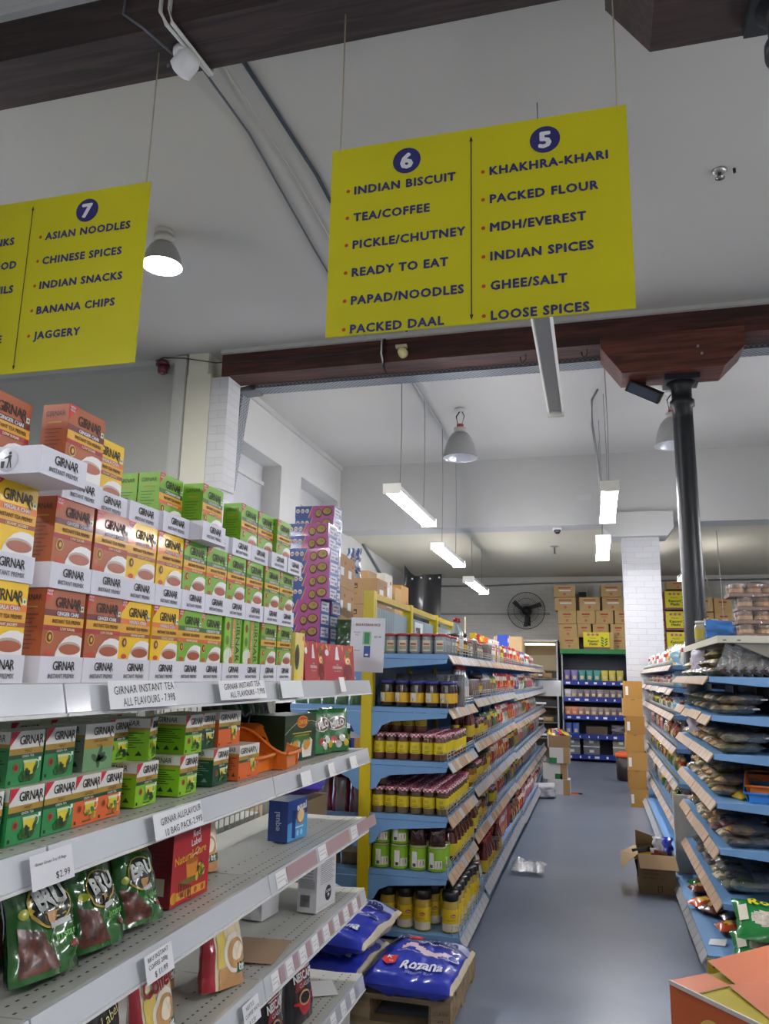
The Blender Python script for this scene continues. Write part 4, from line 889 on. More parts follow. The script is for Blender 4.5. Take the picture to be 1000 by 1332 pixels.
WB = mat('#cfcfd0', 0.45); m.box(-w / 2, w / 2, 0, d, 0, h, WB); F = front(); G = front(-0.0014)
m.ell(F, 0.02, 0.055, 0.03, 0.03, INK, 24).text(G, 'GOOD', 0.02, 0.064, 0.015, PAPER, bold=0.02).text(G, '99', 0.02, 0.048, 0.018, PAPER, bold=0.03)
for q in range(12): m.rect(F, -0.06, 0.05 + 0.012 * ((q * 5) % 3), 0.1 + q * 0.0075, 0.102 + q * 0.0075, mat('#77777c', 0.5))
m.ell(F, -0.03, 0.2, 0.014, 0.01, mat('#8a8a90', 0.5)).ell(F, 0.02, 0.2, 0.02, 0.01, mat('#8a8a90', 0.5)).rect(F, -0.08, 0.08, 0.012, 0.0135, mat('#9a9aa0', 0.5))
L = lambda u, v: (-w / 2 - 0.001, -u, v)
m.rect(L, -d * 0.9, -d * 0.1, 0.09, 0.12, mat('#b2b2b5', 0.5))
L = leftside(-w / 2)
for q in range(14): m.rect(L, -0.03 - q * 0.003 - 0.0015, -0.03 - q * 0.003, 0.02, 0.065, INK)
for q in range(6): m.rect(L, -d * 0.9, -d * 0.2, 0.11 + q * 0.012, 0.113 + q * 0.012, mat('#8a8a90', 0.5))
solo('carton', m, 'white carton with a round black badge at the fourth shelf edge', 'carton', (-1.11, 3.3, 0.6475), PI / 2 - 0.1)
m = MB().box(-0.07, 0.07, 0, 0.1, 0, 0.2, mat('#c6c6c8', 0.45)); F = front()
m.rect(F, -0.06, 0.06, 0.14, 0.17, INK).text(front(-0.0014), '99%', 0.02, 0.155, 0.022, PAPER, bold=0.02)
solo('carton', m, 'white carton mostly hidden behind the round-badge carton', 'carton', (-1.28, 3.12, 0.6475), PI / 2 - 0.1)
solo('cardboard_scrap', MB().box(-0.09, 0.09, -0.12, 0.12, 0, 0.0015, mat('#a98e72', 0.7)), 'flat brown cardboard scrap lying on the fourth shelf', 'cardboard', (-1.17, 2.75, 0.6488), 0.1)
# ---------------------------------------------------------------- bottom shelf
def nescf(u, v, s): return mat('#1b1719', 0.35, coat=0.4)
def nescX(m, F):
    L1 = lambda u, v: F(u, v, 0.002); L2 = lambda u, v: F(u, v, 0.003); L3 = lambda u, v: F(u, v, 0.004); G = lambda u, v: F(u, v, 0.006)
    RR = mat('#b3202a', 0.3, coat=0.4)
    m.patch(L1, [(-0.02, 0.185), (0.06, 0.185), (0.066, 0.23), (-0.03, 0.23)], RR).patch(L1, [(-0.06, 0.105), (0.0, 0.105), (0.05, 0.185), (-0.03, 0.185)], mat('#8f1c24', 0.3, coat=0.4))
    m.disc(L1, -0.005, 0.06, 0.042, 0.036, RR).disc(L2, -0.005, 0.078, 0.037, 0.024, mat('#c9a070', 0.3)).disc(L3, -0.005, 0.078, 0.03, 0.018, mat('#1a0e09', 0.2, coat=0.5))
    m.disc(L1, 0.048, 0.072, 0.014, 0.014, RR, 2, 16, 0.6).patch(L2, [(-0.07, 0.066), (-0.04, 0.06), (-0.04, 0.072), (-0.07, 0.074)], RR, 4)
    m.text(G, 'NESCAFE', 0.0, 0.15, 0.038, mat('#e9e7e4', 0.4), bold=0.04, wide=0.85, maxw=0.135).text(G, 'CLASSIC', 0.005, 0.121, 0.02, mat('#d9cfcb', 0.4), sp=1.1, bold=0.015)
    m.patch(G, [(-0.055, 0.169), (0.065, 0.169), (0.065, 0.172), (-0.055, 0.172)], mat('#e9e7e4', 0.4), 6).text(G, '5', 0.058, 0.09, 0.024, mat('#d9cfcb', 0.4), bold=0.02)
NE = pouch(0.175, 0.24, 0.085, nescf, 55, crk=0.004, extra=nescX, nu=26, nv=32).mesh('coffee_pouch')
solo('coffee_pouch', NE, 'black and red coffee pouch on the bottom shelf, right and nearer the aisle end', 'pouch', (-1.15, 3.13, 0.292), Euler((-0.1, 0, PI / 2 - 0.12)), 'black coffee pouches').scale = (1.12, 1.05, 1.05)
solo('coffee_pouch', NE, 'black and red coffee pouch on the bottom shelf, left, half hidden', 'pouch', (-1.16, 2.86, 0.292), Euler((-0.05, 0, PI / 2)), 'black coffee pouches')
solo('paper_sheet', MB().box(-0.1, 0.1, -0.08, 0.08, 0, 0.001, PAPER), 'loose white paper on the bottom shelf behind the coffee pouches', 'paper', (-1.2, 3.42, 0.293), 0.5)
# goods seen through the wire back of the end bay
for i, (y, c, lb) in enumerate(((2.75, '#6a3a8a', 'purple'), (2.95, '#8a2a3a', 'red'), (3.15, '#7a6a4a', 'tan'), (3.32, '#9a2c3c', 'dark red'))):
    solo('snack_bag', pouch(0.2, 0.24, 0.09, lambda u, v, s, c=c: mat(c, 0.25, coat=0.6) if v > 0.5 else mat('#8a7a62', 0.3, coat=0.5), 60 + i, prof='pillow', crk=0.012), '%s snack bag behind the wire back of the white shelves' % lb, 'bag', (-1.75, y, 0.95), PI / 2)
solo('shelf_board', MB().box(-2.05, -1.56, 2.55, 3.62, -0.03, 0, SHELF), 'grey shelf board on the far side of the white shelving', 'shelf', (0, 0, 0.945))
# ================================================================== BLUE GONDOLA (between the aisles)
BLU = mat('#7aa8d8', 0.4, var=0.04, scale=3)
BLUD = mat('#5d7da0', 0.45)
YP = mat('#d9c21a', 0.35, coat=0.2)
YPD = mat('#c9ad3a', 0.4)
STRIP = mat('#c2a486', 0.4, coat=0.3)
STRIPW = mat('#b9bcc0', 0.35, coat=0.3)
GX = -1.367
def blue_bay(name_label, y0, y1, levels, high=False, zoff=0.0, left=False, first=False):
    t = empty('shelving_bay', name_label, 'shelves', (0, 0, 0), 0, 'blue shelving bays')
    zt = 2.11 if high else 1.86
    part('upright_post', MB().box(GX - 0.034, GX + 0.034, y0, y0 + 0.07, 0, zt, YP if high else BLU).box(GX + 0.034, GX + 0.0345, y0 + 0.03, y0 + 0.038, 0.3, zt - 0.05, mat('#8a7a1a' if high else '#4d6b8c', 0.5)), t)
    if high:
        part('top_rail', MB().box(GX - 0.03, GX + 0.03, y0 + 0.071, y1 - 0.001, 2.06, 2.1, YPD), t)
        part('top_panel', MB().box(GX - 0.008, GX + 0.004, y0 + 0.072, y1 - 0.002, 1.74, 2.02, mat('#8aa3ae', 0.35)), t)
        g = MB()
        for i in range(7): g.box(GX + 0.0045, GX + 0.006, y0 + 0.09, y0 + 0.62, 1.76 + i * 0.04, 1.763 + i * 0.04, WIRE)
        for i in range(9): g.box(GX + 0.0045, GX + 0.006, y0 + 0.1 + i * 0.065, y0 + 0.103 + i * 0.065, 1.75, 2.02, WIRE)
        part('wire_grid', g, t)
    part('back_panel', MB().box(GX - 0.01, GX + 0.01, y0 + 0.072, y1 - 0.002, 0.1, 1.735, BLUD), t)
    b = MB().box(GX + 0.036, -0.8, y0, y1 - 0.002, 0.015, 0.1, BLUD)
    part('base_plinth', b, t)
    for k, z in enumerate(levels):
        z += zoff if k else 0
        xf = -0.86 if k < len(levels) - 1 else -0.79
        s = part('shelf', MB().box(GX + 0.036, xf, y0 + 0.004, y1 - 0.004, z - 0.028, z, BLU), t)
        if k < len(levels) - 1:
            P = [(GX + 0.036, z - 0.03), (GX + 0.036, z - 0.175), (GX + 0.07, z - 0.16), (GX + 0.1, z - 0.11), (GX + 0.16, z - 0.085), (xf - 0.01, z - 0.055), (xf - 0.005, z - 0.03)]
            if k == 0: P = [(GX + 0.036, z - 0.03), (GX + 0.036, z - 0.1), (GX + 0.1, z - 0.09), (xf - 0.01, z - 0.055), (xf - 0.005, z - 0.03)]
            for yy in (y0 + 0.004, y1 - 0.008): part('bracket', MB().prism(P, 'y', yy, yy + 0.004, BLU), s)
        st = MB(); zz = z - 0.005
        n = 9; L = (y1 - y0 - 0.01)
        for i in range(n):
            ya, yb = y0 + 0.005 + L * i / n, y0 + 0.005 + L * (i + 0.94) / n
            m_ = STRIPW if (k in (1, 3) and not first and i % 3) or (k == len(levels) - 1) or rnd.random() < 0.18 else rnd.choice([STRIP, STRIP, mat('#b08a66', 0.4, coat=0.3), mat('#cdb79c', 0.4, coat=0.3)])
            st.hexa([(xf + 0.002, ya, zz - 0.012), (xf + 0.03, ya, zz - 0.055), (xf + 0.03, yb, zz - 0.055), (xf + 0.002, yb, zz - 0.012), (xf + 0.002, ya, zz), (xf + 0.034, ya, zz - 0.05), (xf + 0.034, yb, zz - 0.05), (xf + 0.002, yb, zz)], m_)
        part('price_strip', st, s)
        wg = MB()
        hg = 0.055
        for q in (0.02, 0.04, hg): wg.tube([(xf - 0.006, y0 + 0.01, z + q), (xf - 0.006, y1 - 0.012, z + q)], 0.0025, WIRE, 4)
        nn = max(3, int(L / 0.11))
        for i in range(nn + 1): wg.tube([(xf - 0.006, y0 + 0.012 + (L - 0.014) * i / nn, z + 0.0005), (xf - 0.006, y0 + 0.012 + (L - 0.014) * i / nn, z + hg)], 0.003, WIRE, 4)
        if first and k: wg.tube([(xf - 0.006, y0 + 0.01, z + hg), (xf - 0.045, y0 + 0.01, z + hg), (xf - 0.045, y0 + 0.01, z + 0.001)], 0.0025, WIRE, 4)
        part('wire_guard', wg, s)
    if left:
        for k, z in enumerate((1.72, 1.4, 1.085, 0.76, 0.46)):
            s = part('shelf', MB().box(GX - 0.5, GX - 0.036, y0 + 0.004, y1 - 0.004, z - 0.028, z, BLU), t)
            P = [(GX - 0.036, z - 0.03), (GX - 0.036, z - 0.175), (GX - 0.07, z - 0.16), (GX - 0.1, z - 0.11), (GX - 0.16, z - 0.085), (GX - 0.49, z - 0.055), (GX - 0.5, z - 0.03)]
            part('bracket', MB().prism(P[::-1], 'y', y0 + 0.004, y0 + 0.008, BLU), s)
    return t
LV = [1.72, 1.4, 1.09, 0.785, 0.475, 0.15]
edges = [4.72, 5.76, 6.76, 7.7, 8.7, 9.7, 10.7, 11.7, 12.7, 13.7]
for i in range(len(edges) - 1):
    lb = 'blue shelving bay with a yellow end post, nearest the camera' if i == 0 else 'blue shelving bay, %s behind the yellow end post along the aisle' % ORD[i - 1]
    if i in (1, 2): lb += ', with yellow top rail'
    blue_bay(lb, edges[i], edges[i + 1], LV, high=i < 3, zoff=0 if i == 0 else 0.03 if i < 4 else 0.0, left=i < 3, first=i == 0)
part_post = MB().box(GX - 0.034, GX + 0.034, 7.705, 7.775, 1.87, 2.11, YP)
solo('end_post', part_post, 'yellow post ending the raised top rail of the blue shelving', 'post', (0, 0, 0))
# ---------------------------------------------------------------- jars and packs
def jar_kit(r, h, body, lidc, label, lid2=None, neck=0.8, lidh=0.022, l0=0.2, l1=0.72, low=None, name='jar', lidr=None):
    B = mat(body, 0.12, coat=0.7); b = MB()
    sh = h - lidh
    bot = mat(low, 0.15, coat=0.7) if low else B
    b.lathe([(r * 0.9, 0), (r, 0.008), (r, sh * l0), (r, sh * 0.8), (r * neck, sh * 0.93), (r * neck, sh)], 16, [bot, bot, B, B, B])
    lr = lidr or r * neck * 1.1
    A = mat(lidc, 0.35, coat=0.2); A2 = mat(lid2, 0.35) if lid2 else A
    l = MB().lathe([(lr, sh), (lr, sh + lidh * 0.5), (lr * 0.98, sh + lidh * 0.9), (lr * 0.86, sh + lidh)], 16, A, mf=lambda i, j: A if (i + j) % 2 else A2)
    Lm = mat(label, 0.45) if isinstance(label, str) else label
    q = MB().lathe([(r + 0.0008, sh * l0), (r + 0.0008, sh * l1)], 16, Lm, caps=False)
    return b, l, q, r, sh
def jk(name, *a, deco=None, **k):
    b, l, q, r, sh = jar_kit(*a, **k)
    if deco: deco(q, lambda u, v: ((r + 0.0016) * math.sin(u / r), -(r + 0.0016) * math.cos(u / r), v), sh)
    return kit(name, [('body', b, None, None), ('lid', l, None, None), ('paper_label', q, None, None)])
def deco_pickle(q, F, sh):
    q.crect(F, -0.012, 0.012, sh * 0.52, sh * 0.66, mat('#b8a42a', 0.5)); q.crect(F, -0.02, 0.02, sh * 0.34, sh * 0.37, mat('#7a6a1a', 0.5)); q.crect(F, -0.02, 0.02, sh * 0.42, sh * 0.44, mat('#7a6a1a', 0.5))
    q.lathe([(0.0, 0)], 3, INK) if False else None
PICK = jk('pickle_jar', 0.036, 0.155, '#5a3a22', '#b02a4a', '#d8c41c', lid2='#e6d6dc', low='#6a3a2c', l0=0.3, l1=0.8, neck=0.86, deco=deco_pickle)
PICK2 = jk('pickle_jar', 0.0375, 0.15, '#4d3a20', '#b02a4a', '#d6c01e', lid2='#e6d6dc', low='#6a5a3c', l0=0.3, l1=0.78, neck=0.9, deco=deco_pickle)
def deco_choc(q, F, sh): q.crect(F, -0.04, 0.0, sh * 0.24, sh * 0.6, mat('#dedccf', 0.5)).crect(F, 0.01, 0.04, sh * 0.24, sh * 0.6, mat('#e0b42a', 0.5)).ell(F, -0.028, sh * 0.32, 0.01, 0.012, mat('#2a2018', 0.5))
DARKJ = jk('spread_jar', 0.045, 0.16, '#2c1a16', '#3a3d86', '#d9a822', neck=0.9, l0=0.2, l1=0.62, lidh=0.02, deco=deco_choc)
def deco_w(q, F, sh): q.crect(F, -0.023, 0.023, sh * 0.16, sh * 0.76, mat('#d6d0b8', 0.5)); F0 = F; F = lambda u, v: (lambda p: (p[0] * 1.012, p[1] * 1.012, p[2]))(F0(u, v)); q.crect(F, -0.018, 0.018, sh * 0.5, sh * 0.6, mat('#b3502e', 0.5)).crect(F, -0.02, 0.02, sh * 0.25, sh * 0.45, mat('#a9a284', 0.5))
CLEAR = jk('plastic_jar', 0.037, 0.125, '#8f979c', '#a83236', '#959da1', neck=0.96, l0=0.14, l1=0.78, lidh=0.016, deco=deco_w)
def deco_can(q, F, sh): q.crect(F, -0.032, 0.0, sh * 0.15, sh * 0.82, PAPER).crect(F, -0.026, -0.006, sh * 0.18, sh * 0.32, INK).crect(F, 0.004, 0.05, sh * 0.15, sh * 0.5, mat('#d8d4c4', 0.5)).ell(F, 0.03, sh * 0.35, 0.011, 0.02, mat('#7a5a2a', 0.5)).ell(F, 0.012, sh * 0.22, 0.012, 0.009, mat('#d9a87a', 0.5))
CAN = jk('food_can', 0.052, 0.135, '#7aa81e', '#b5ad8c', '#82b022', neck=0.98, l0=0.04, l1=0.96, lidh=0.006, lidr=0.053, deco=deco_can)
def deco_tall(q, F, sh): q.crect(F, -0.06, 0.06, sh * 0.06, sh * 0.3, mat('#ddd5bd', 0.5)).crect(F, -0.03, 0.02, sh * 0.4, sh * 0.42, mat('#a8901a', 0.5)).disc(lambda u, v: (lambda p: (p[0] * 1.006, p[1] * 1.006, p[2]))(F(u, v)), 0.008, sh * 0.55, 0.016, 0.009, mat('#a8302a', 0.5), 3, 18).text(lambda u, v: (lambda p: (p[0] * 1.01, p[1] * 1.01, p[2]))(F(u, v)), 'Shan', 0.008, sh * 0.55, 0.012, PAPER, bold=0.02)
TALL = jk('tall_jar', 0.048, 0.22, '#b3983a', '#141416', '#dcbc1c', neck=0.92, l0=0.05, l1=0.74, lidh=0.05, lidr=0.049, deco=deco_tall)
SAUCE = jk('sauce_jar', 0.042, 0.17, '#4a1e14', '#2a1a18', '#c9a81e', neck=0.8, l0=0.25, l1=0.6)
SAUCEY = jk('sauce_jar', 0.045, 0.15, '#8a5a1e', '#1f1a1c', '#d0a41c', neck=0.85, l0=0.25, l1=0.65)
SILV = jk('tin', 0.04, 0.14, '#8b8d8e', '#b9b9b4', '#7b6a62', neck=0.97, l0=0.1, l1=0.85, lidh=0.01)
BOT = kit('sauce_bottle', [('body', MB().lathe([(0.03, 0), (0.033, 0.01), (0.033, 0.15), (0.014, 0.2), (0.013, 0.235)], 14, mat('#5e1c16', 0.12, coat=0.7)), None, None),
                           ('cap', MB().lathe([(0.016, 0.235), (0.016, 0.262)], 12, mat('#8c1c1c', 0.4)), None, None),
                           ('paper_label', MB().lathe([(0.0336, 0.04), (0.0336, 0.12)], 14, mat('#cdb02a', 0.5), caps=False), None, None)])
BOT2 = kit('drink_bottle', [('body', MB().lathe([(0.036, 0), (0.038, 0.01), (0.038, 0.16), (0.016, 0.21), (0.015, 0.235)], 14, mat('#9aa4a6', 0.1, coat=0.8)), None, None),
                            ('cap', MB().lathe([(0.018, 0.235), (0.018, 0.26)], 12, mat('#a5201e', 0.4)), None, None),
                            ('paper_label', MB().lathe([(0.0386, 0.05), (0.0386, 0.12)], 14, mat('#c9c6bc', 0.5), caps=False), None, None)])
BIGJ = kit('pickle_jar', [('body', MB().lathe([(0.05, 0), (0.056, 0.015), (0.056, 0.13), (0.04, 0.16), (0.04, 0.165)], 16, mat('#54200f', 0.12, coat=0.7)), None, None),
                          ('lid', MB().lathe([(0.044, 0.165), (0.044, 0.19)], 16, mat('#3c1512', 0.4)), None, None),
                          ('paper_label', MB().lathe([(0.0567, 0.03), (0.0567, 0.1)], 16, mat('#d6c01e', 0.5), caps=False), None, None)])
def rowname(r): return 'front row' if r == 0 else '%s row back' % ORD[r]
# end blocks facing the camera
def block(K, what, cat, x0, px, nx, y0, py, ny, z, shelf, grp, skip=None, jit=0.003):
    for r in range(ny):
        for i in range(nx):
            if skip and skip(i, r): continue
            put(K, '%s, %s from the post, %s, %s' % (what, ORD[i], rowname(r), shelf), cat,
                (x0 + i * px + rnd.uniform(-jit, jit), y0 + r * py + rnd.uniform(-jit, jit), z + 0.001), rnd.uniform(-0.25, 0.25), grp)
block(CLEAR, 'clear jar with red lid', 'jar', -1.235, 0.078, 5, 4.79, 0.08, 3, 1.72, 'top blue shelf', 'clear red-lidded jars')
block(DARKJ, 'dark spread jar with blue lid', 'jar', -1.255, 0.094, 5, 4.8, 0.1, 2, 1.4, 'second blue shelf', 'dark blue-lidded jars')
block(PICK, 'pink-lidded pickle jar', 'jar', -1.295, 0.0755, 6, 4.785, 0.078, 8, 1.09, 'third blue shelf', 'pickle jars on the third blue shelf')
for r in range(3, 8): put(PICK, 'pink-lidded pickle jar in the aisle-side column, %s row back, third blue shelf' % ORD[r], 'jar', (-0.898 + 0.0 * r, 4.785 + r * 0.085 + 0.04, 1.091), rnd.uniform(-.3, .3) , 'pickle jars on the third blue shelf')
for i in range(4): put(PICK, 'pink-lidded pickle jar stacked on the second row, %s from the post, third blue shelf' % ORD[i], 'jar', (-1.29 + i * 0.078, 4.87, 1.2475), 0.1, 'pickle jars stacked on the third blue shelf')
block(PICK2, 'pink-lidded mango pickle jar', 'jar', -1.295, 0.078, 6, 4.785, 0.078, 10, 0.785, 'fourth blue shelf', 'mango pickle jars on the fourth blue shelf')
put(PICK2, 'single mango pickle jar stacked beside the yellow post, fourth shelf', 'jar', (-1.29, 4.83, 0.938), 0.1, 'mango pickle jars on the fourth blue shelf')
block(CAN, 'lime green can with white panel', 'can', -1.275, 0.113, 4, 4.8, 0.112, 2, 0.475, 'fifth blue shelf', 'lime green cans')
for i in range(2): put(CAN, 'lime green can stacked on top, %s from the post' % ORD[i], 'can', (-1.275 + i * 0.113, 4.8, 0.613), 0.0, 'lime green cans')
for i in range(2): solo('jar_multipack', pouch(0.1, 0.11, 0.09, lambda u, v, s: mat('#3a1a14', 0.15, coat=0.8), 70 + i, prof='pillow', crk=0.008), 'dark shrink-wrapped pickle pack on the lime green cans, %s of two' % ('left', 'right')[i], 'multipack', (-1.05 + i * 0.113, 4.8, 0.613), 0)
for i, (x, y, r) in enumerate(((-1.24, 4.84, 0.1), (-1.13, 4.83, 0.4), (-1.02, 4.81, -0.05), (-0.86, 4.82, 0.35))):
    put(TALL, 'tall yellow jar with black lid on the base shelf, %s from the post' % ORD[i], 'jar', (x, y, 0.1515), r, 'tall black-lidded jars')
for j in range(5):
    for i in range(4): put(TALL, 'tall black-lidded jar, base blue shelf, %s row back, %s from the post' % (ORD[j + 1], ORD[i]), 'jar', (-1.24 + i * 0.125, 4.95 + j * 0.115, 0.1515), rnd.uniform(-.4, .4), 'tall black-lidded jars')
GREYB = mat('#77797c', 0.25, coat=0.6)
for i in range(5):
    def gb(u, v, s): return mat('#2c2226', 0.3, coat=0.5) if math.hypot(u / 0.5, (v - 0.5) / 0.2) < 1 else GREYB
    solo('foil_bag', pouch(0.11, 0.2, 0.05, gb, 80 + i, prof='pillow', crk=0.008), 'grey foil bag standing behind the blue-lidded jars, %s from the post' % ORD[i], 'bag', (-1.2 + i * 0.085, 5.0 + rnd.uniform(0, .03), 1.401), rnd.uniform(-.2, .2), 'grey foil bags')
# ---------------------------------------------------------------- aisle side of the blue shelves
def packet(cols_, w, h, t, seed, prof='pillow', name='snack_packet'):
    a, b, c = cols_
    A, B_, C_ = mat(a, 0.25, coat=0.6), mat(b, 0.25, coat=0.6), mat(c, 0.3, coat=0.5)
    def f(u, v, s):
        if math.hypot(u / 0.6, (v - 0.42) / 0.2) < 1: return C_
        return B_ if v > 0.62 and v < 0.82 else A
    return pouch(w, h, t, f, seed, prof, 0.008, nu=8, nv=10).mesh(name)
PK = {'red': packet(('#b01c22', '#e6d8c4', '#d98c2a'), 0.15, 0.2, 0.06, 1), 'orange': packet(('#d0521c', '#c01c20', '#e8c03a'), 0.15, 0.2, 0.06, 2),
      'green': packet(('#2c6b2a', '#d8c93a', '#8a2a22'), 0.14, 0.17, 0.06, 3), 'pink': packet(('#c9848a', '#e6dcd6', '#b03a4a'), 0.15, 0.18, 0.06, 4),
      'clear': packet(('#a9a49c', '#c9c6c0', '#8a6a4a'), 0.15, 0.18, 0.07, 5), 'white': packet(('#d6d2ca', '#b02a2e', '#3a6b3a'), 0.15, 0.19, 0.06, 6),
      'blue': packet(('#2a3f9a', '#d6d6e0', '#d9a22c'), 0.14, 0.19, 0.06, 7), 'yellow': packet(('#d6b41e', '#a8281c', '#3a6b2c'), 0.14, 0.18, 0.06, 8),
      'brown': packet(('#6b3a26', '#a8522c', '#c9a04a'), 0.14, 0.18, 0.06, 9), 'black': packet(('#22201f', '#d6b41e', '#3a3a3c'), 0.14, 0.2, 0.05, 10)}
def small_carton(c1, c2, w=0.07, h=0.17, d=0.05):
    m = MB().box(-w / 2, w / 2, 0, d, 0, h, mat(c1, 0.45)); F = front()
    m.rect(F, -w / 2, w / 2, h * 0.66, h * 0.86, mat(c2, 0.45)).ell(F, 0, h * 0.35, w * 0.32, h * 0.16, mat('#d9b45a', 0.45)).rect(front(-0.0014), -w * 0.35, w * 0.35, h * 0.72, h * 0.78, PAPER)
    return m.mesh('spice_carton')
CT = {'redbox': small_carton('#b02026', '#e2c43a'), 'orangebox': small_carton('#d8641e', '#f0e2c0'), 'whitebox': small_carton('#d9d5cb', '#b0282a'), 'yellowbox': small_carton('#dcb41e', '#a02020'), 'pinkbox': small_carton('#c2606a', '#e9dcc9', 0.08, 0.24, 0.06), 'tanbox': small_carton('#a9855c', '#c9a87a', 0.16, 0.2, 0.14), 'bluebox': small_carton('#26409c', '#d6d8e6', 0.12, 0.22, 0.1)}
KITS = {'pick': (PICK, 'yellow-labelled pickle jar', 'jar', 0.08), 'mango': (PICK2, 'mango pickle jar', 'jar', 0.08), 'sauce': (SAUCE, 'dark red sauce jar', 'jar', 0.09), 'saucey': (SAUCEY, 'amber sauce jar', 'jar', 0.095),
        'bottle': (BOT, 'slim red sauce bottle', 'bottle', 0.072), 'drink': (BOT2, 'clear bottle with red cap', 'bottle', 0.082), 'big': (BIGJ, 'big round pickle jar', 'jar', 0.118), 'tin': (SILV, 'silver tin', 'tin', 0.086), 'clearjar': (CLEAR, 'clear red-lidded jar', 'jar', 0.08),
        'spread': (DARKJ, 'dark blue-lidded jar', 'jar', 0.094), 'tall': (TALL, 'tall black-lidded jar', 'jar', 0.1)}
for k in PK: KITS[k] = (PK[k], k + ' snack packet', 'packet', 0.155)
for k, nm in (('redbox', 'red spice carton'), ('orangebox', 'orange spice carton'), ('whitebox', 'white spice carton'), ('yellowbox', 'yellow spice carton')): KITS[k] = (CT[k], nm, 'carton', 0.076)
KITS['pinkbox'] = (CT['pinkbox'], 'tall pink carton', 'carton', 0.086); KITS['tanbox'] = (CT['tanbox'], 'tan cardboard carton', 'carton', 0.17); KITS['bluebox'] = (CT['bluebox'], 'blue carton', 'carton', 0.13)
SEEN = {}
def fill(shelf, xf, z, y, runs, depth=1, rot=PI / 2, sgn=1, sc=1.0, lim=13.6):
    for key, n in runs:
        K, nm, cat, pitch = KITS[key]
        for i in range(n):
            for dpt in range(depth if key in ('pick', 'mango', 'sauce', 'big', 'bottle', 'saucey', 'tall') else 1):
                c = SEEN.get((shelf, nm), 0); SEEN[(shelf, nm)] = c + 1
                lb = '%s, %s of its kind along the %s' % (nm, ORD[min(c, 39)], shelf)
                x = xf - sgn * (0.055 + dpt * 0.095) + rnd.uniform(-0.006, 0.006)
                r = rot + rnd.uniform(-0.15, 0.15)
                if cat in ('packet', 'carton') and key != 'tanbox': x -= sgn * 0.02
                g = '%ss on the %s' % (nm, shelf)
                if isinstance(K, tuple): put(K, lb, cat, (x, y + pitch / 2, z + 0.001), r, g)
                else:
                    o = solo(K.name.split('.')[0], K, lb, cat, (x, y + pitch / 2, z + 0.001), Euler((rnd.uniform(-0.16, -0.02) if cat == 'packet' else 0, 0, r)), g)
                    o.scale = (1, 1, sc)
            y += pitch
            if y > lim: return
    return y
A_ = -0.862
fill('top blue shelf', A_, 1.72, 5.03, [('clearjar', 2), ('saucey', 1), ('drink', 2), ('sauce', 2), ('clearjar', 3)])
fill('top blue shelf', A_, 1.72, 5.8, [('tin', 3), ('clearjar', 5), ('yellow', 1), ('tin', 4), ('orangebox', 3), ('whitebox', 6), ('orangebox', 2), ('whitebox', 4), ('yellow', 2), ('red', 8), ('orange', 4), ('blue', 2), ('white', 6), ('pink', 5)])
fill('second blue shelf', A_, 1.4, 5.02, [('tin', 1), ('clear', 1), ('drink', 5), ])
fill('second blue shelf', A_, 1.43, 5.8, [('tin', 4), ('sauce', 2), ('tin', 6), ('clear', 2), ('green', 3), ('red', 6), ('orange', 3), ('red', 3), ('blue', 3), ('white', 4), ('green', 3), ('pink', 6), ('white', 4)])
fill('third blue shelf', A_, 1.12, 5.8, [('bottle', 3), ('sauce', 2), ('pick', 3), ('saucey', 2), ('green', 4), ('black', 1), ('green', 2), ('red', 3), ('white', 3), ('orange', 4), ('pink', 3), ('clear', 3), ('yellow', 4), ('red', 5), ('clear', 6)], depth=2)
fill('fourth blue shelf', A_, 0.785, 5.55, [('mango', 2)])
fill('fourth blue shelf', A_, 0.815, 5.8, [('saucey', 2), ('mango', 4), ('sauce', 3), ('tall', 2), ('red', 6), ('orange', 3), ('red', 3), ('black', 4), ('yellow', 3), ('pink', 4), ('clear', 4), ('green', 3), ('red', 4), ('clear', 6)], depth=2)
fill('fifth blue shelf', A_, 0.475, 5.05, [('big', 6)], depth=2)
fill('fifth blue shelf', A_, 0.505, 5.8, [('big', 2), ('pick', 4), ('saucey', 2), ('black', 3), ('pick', 3), ('red', 6), ('black', 4), ('yellow', 2), ('green', 4), ('brown', 4), ('clear', 8), ('white', 6)], depth=2)
fill('base blue shelf', -0.79, 0.15, 5.42, [('tall', 2), ('green', 2), ('white', 1), ('bottle', 7), ('sauce', 2), ('bottle', 4), ('yellowbox', 1), ('pinkbox', 12), ('brown', 5), ('red', 3), ('pink', 10), ('white', 8), ('clear', 14)], depth=2)
# things standing on top of the far part of the blue shelves
for i, (y, k) in enumerate(((8.2, 'yellowbox'), (8.5, 'redbox'), (8.8, 'yellowbox'), (9.2, 'orangebox'), (9.6, 'whitebox'), (9.8, 'whitebox'), (10.0, 'whitebox'), (10.2, 'whitebox'))):
    s_ = solo('spice_carton', CT[k], '%s standing on the upper ledge of the blue shelving, %s from the yellow rail' % (k.replace('box', ' carton'), ORD[i]), 'carton', (-1.2, y, 1.86), PI / 2, 'cartons on the ledge')
    s_.scale = (1.3, 1.2, 1.0)
for i in range(7): solo('ledge_board', MB().box(-1.33, -1.1, 0.0, 0.97, 1.835, 1.858, BLU), 'blue top ledge over the far shelving bays, %s from the yellow rail' % ORD[i], 'shelf', (0, 7.8 + i * 0.98, 0))
solo('plastic_tub', MB().lathe([(0.09, 0), (0.11, 0.14), (0.115, 0.15)], 20, mat('#8fb0d8', 0.3)), 'pale blue plastic tub on the top blue shelf', 'tub', (-1.02, 8.6, 1.73))
solo('spice_carton', CT['bluebox'], 'blue carton on the ledge near the left fan', 'carton', (-1.15, 10.9, 1.86), PI / 2).scale = (1.6, 1.4, 1.3)
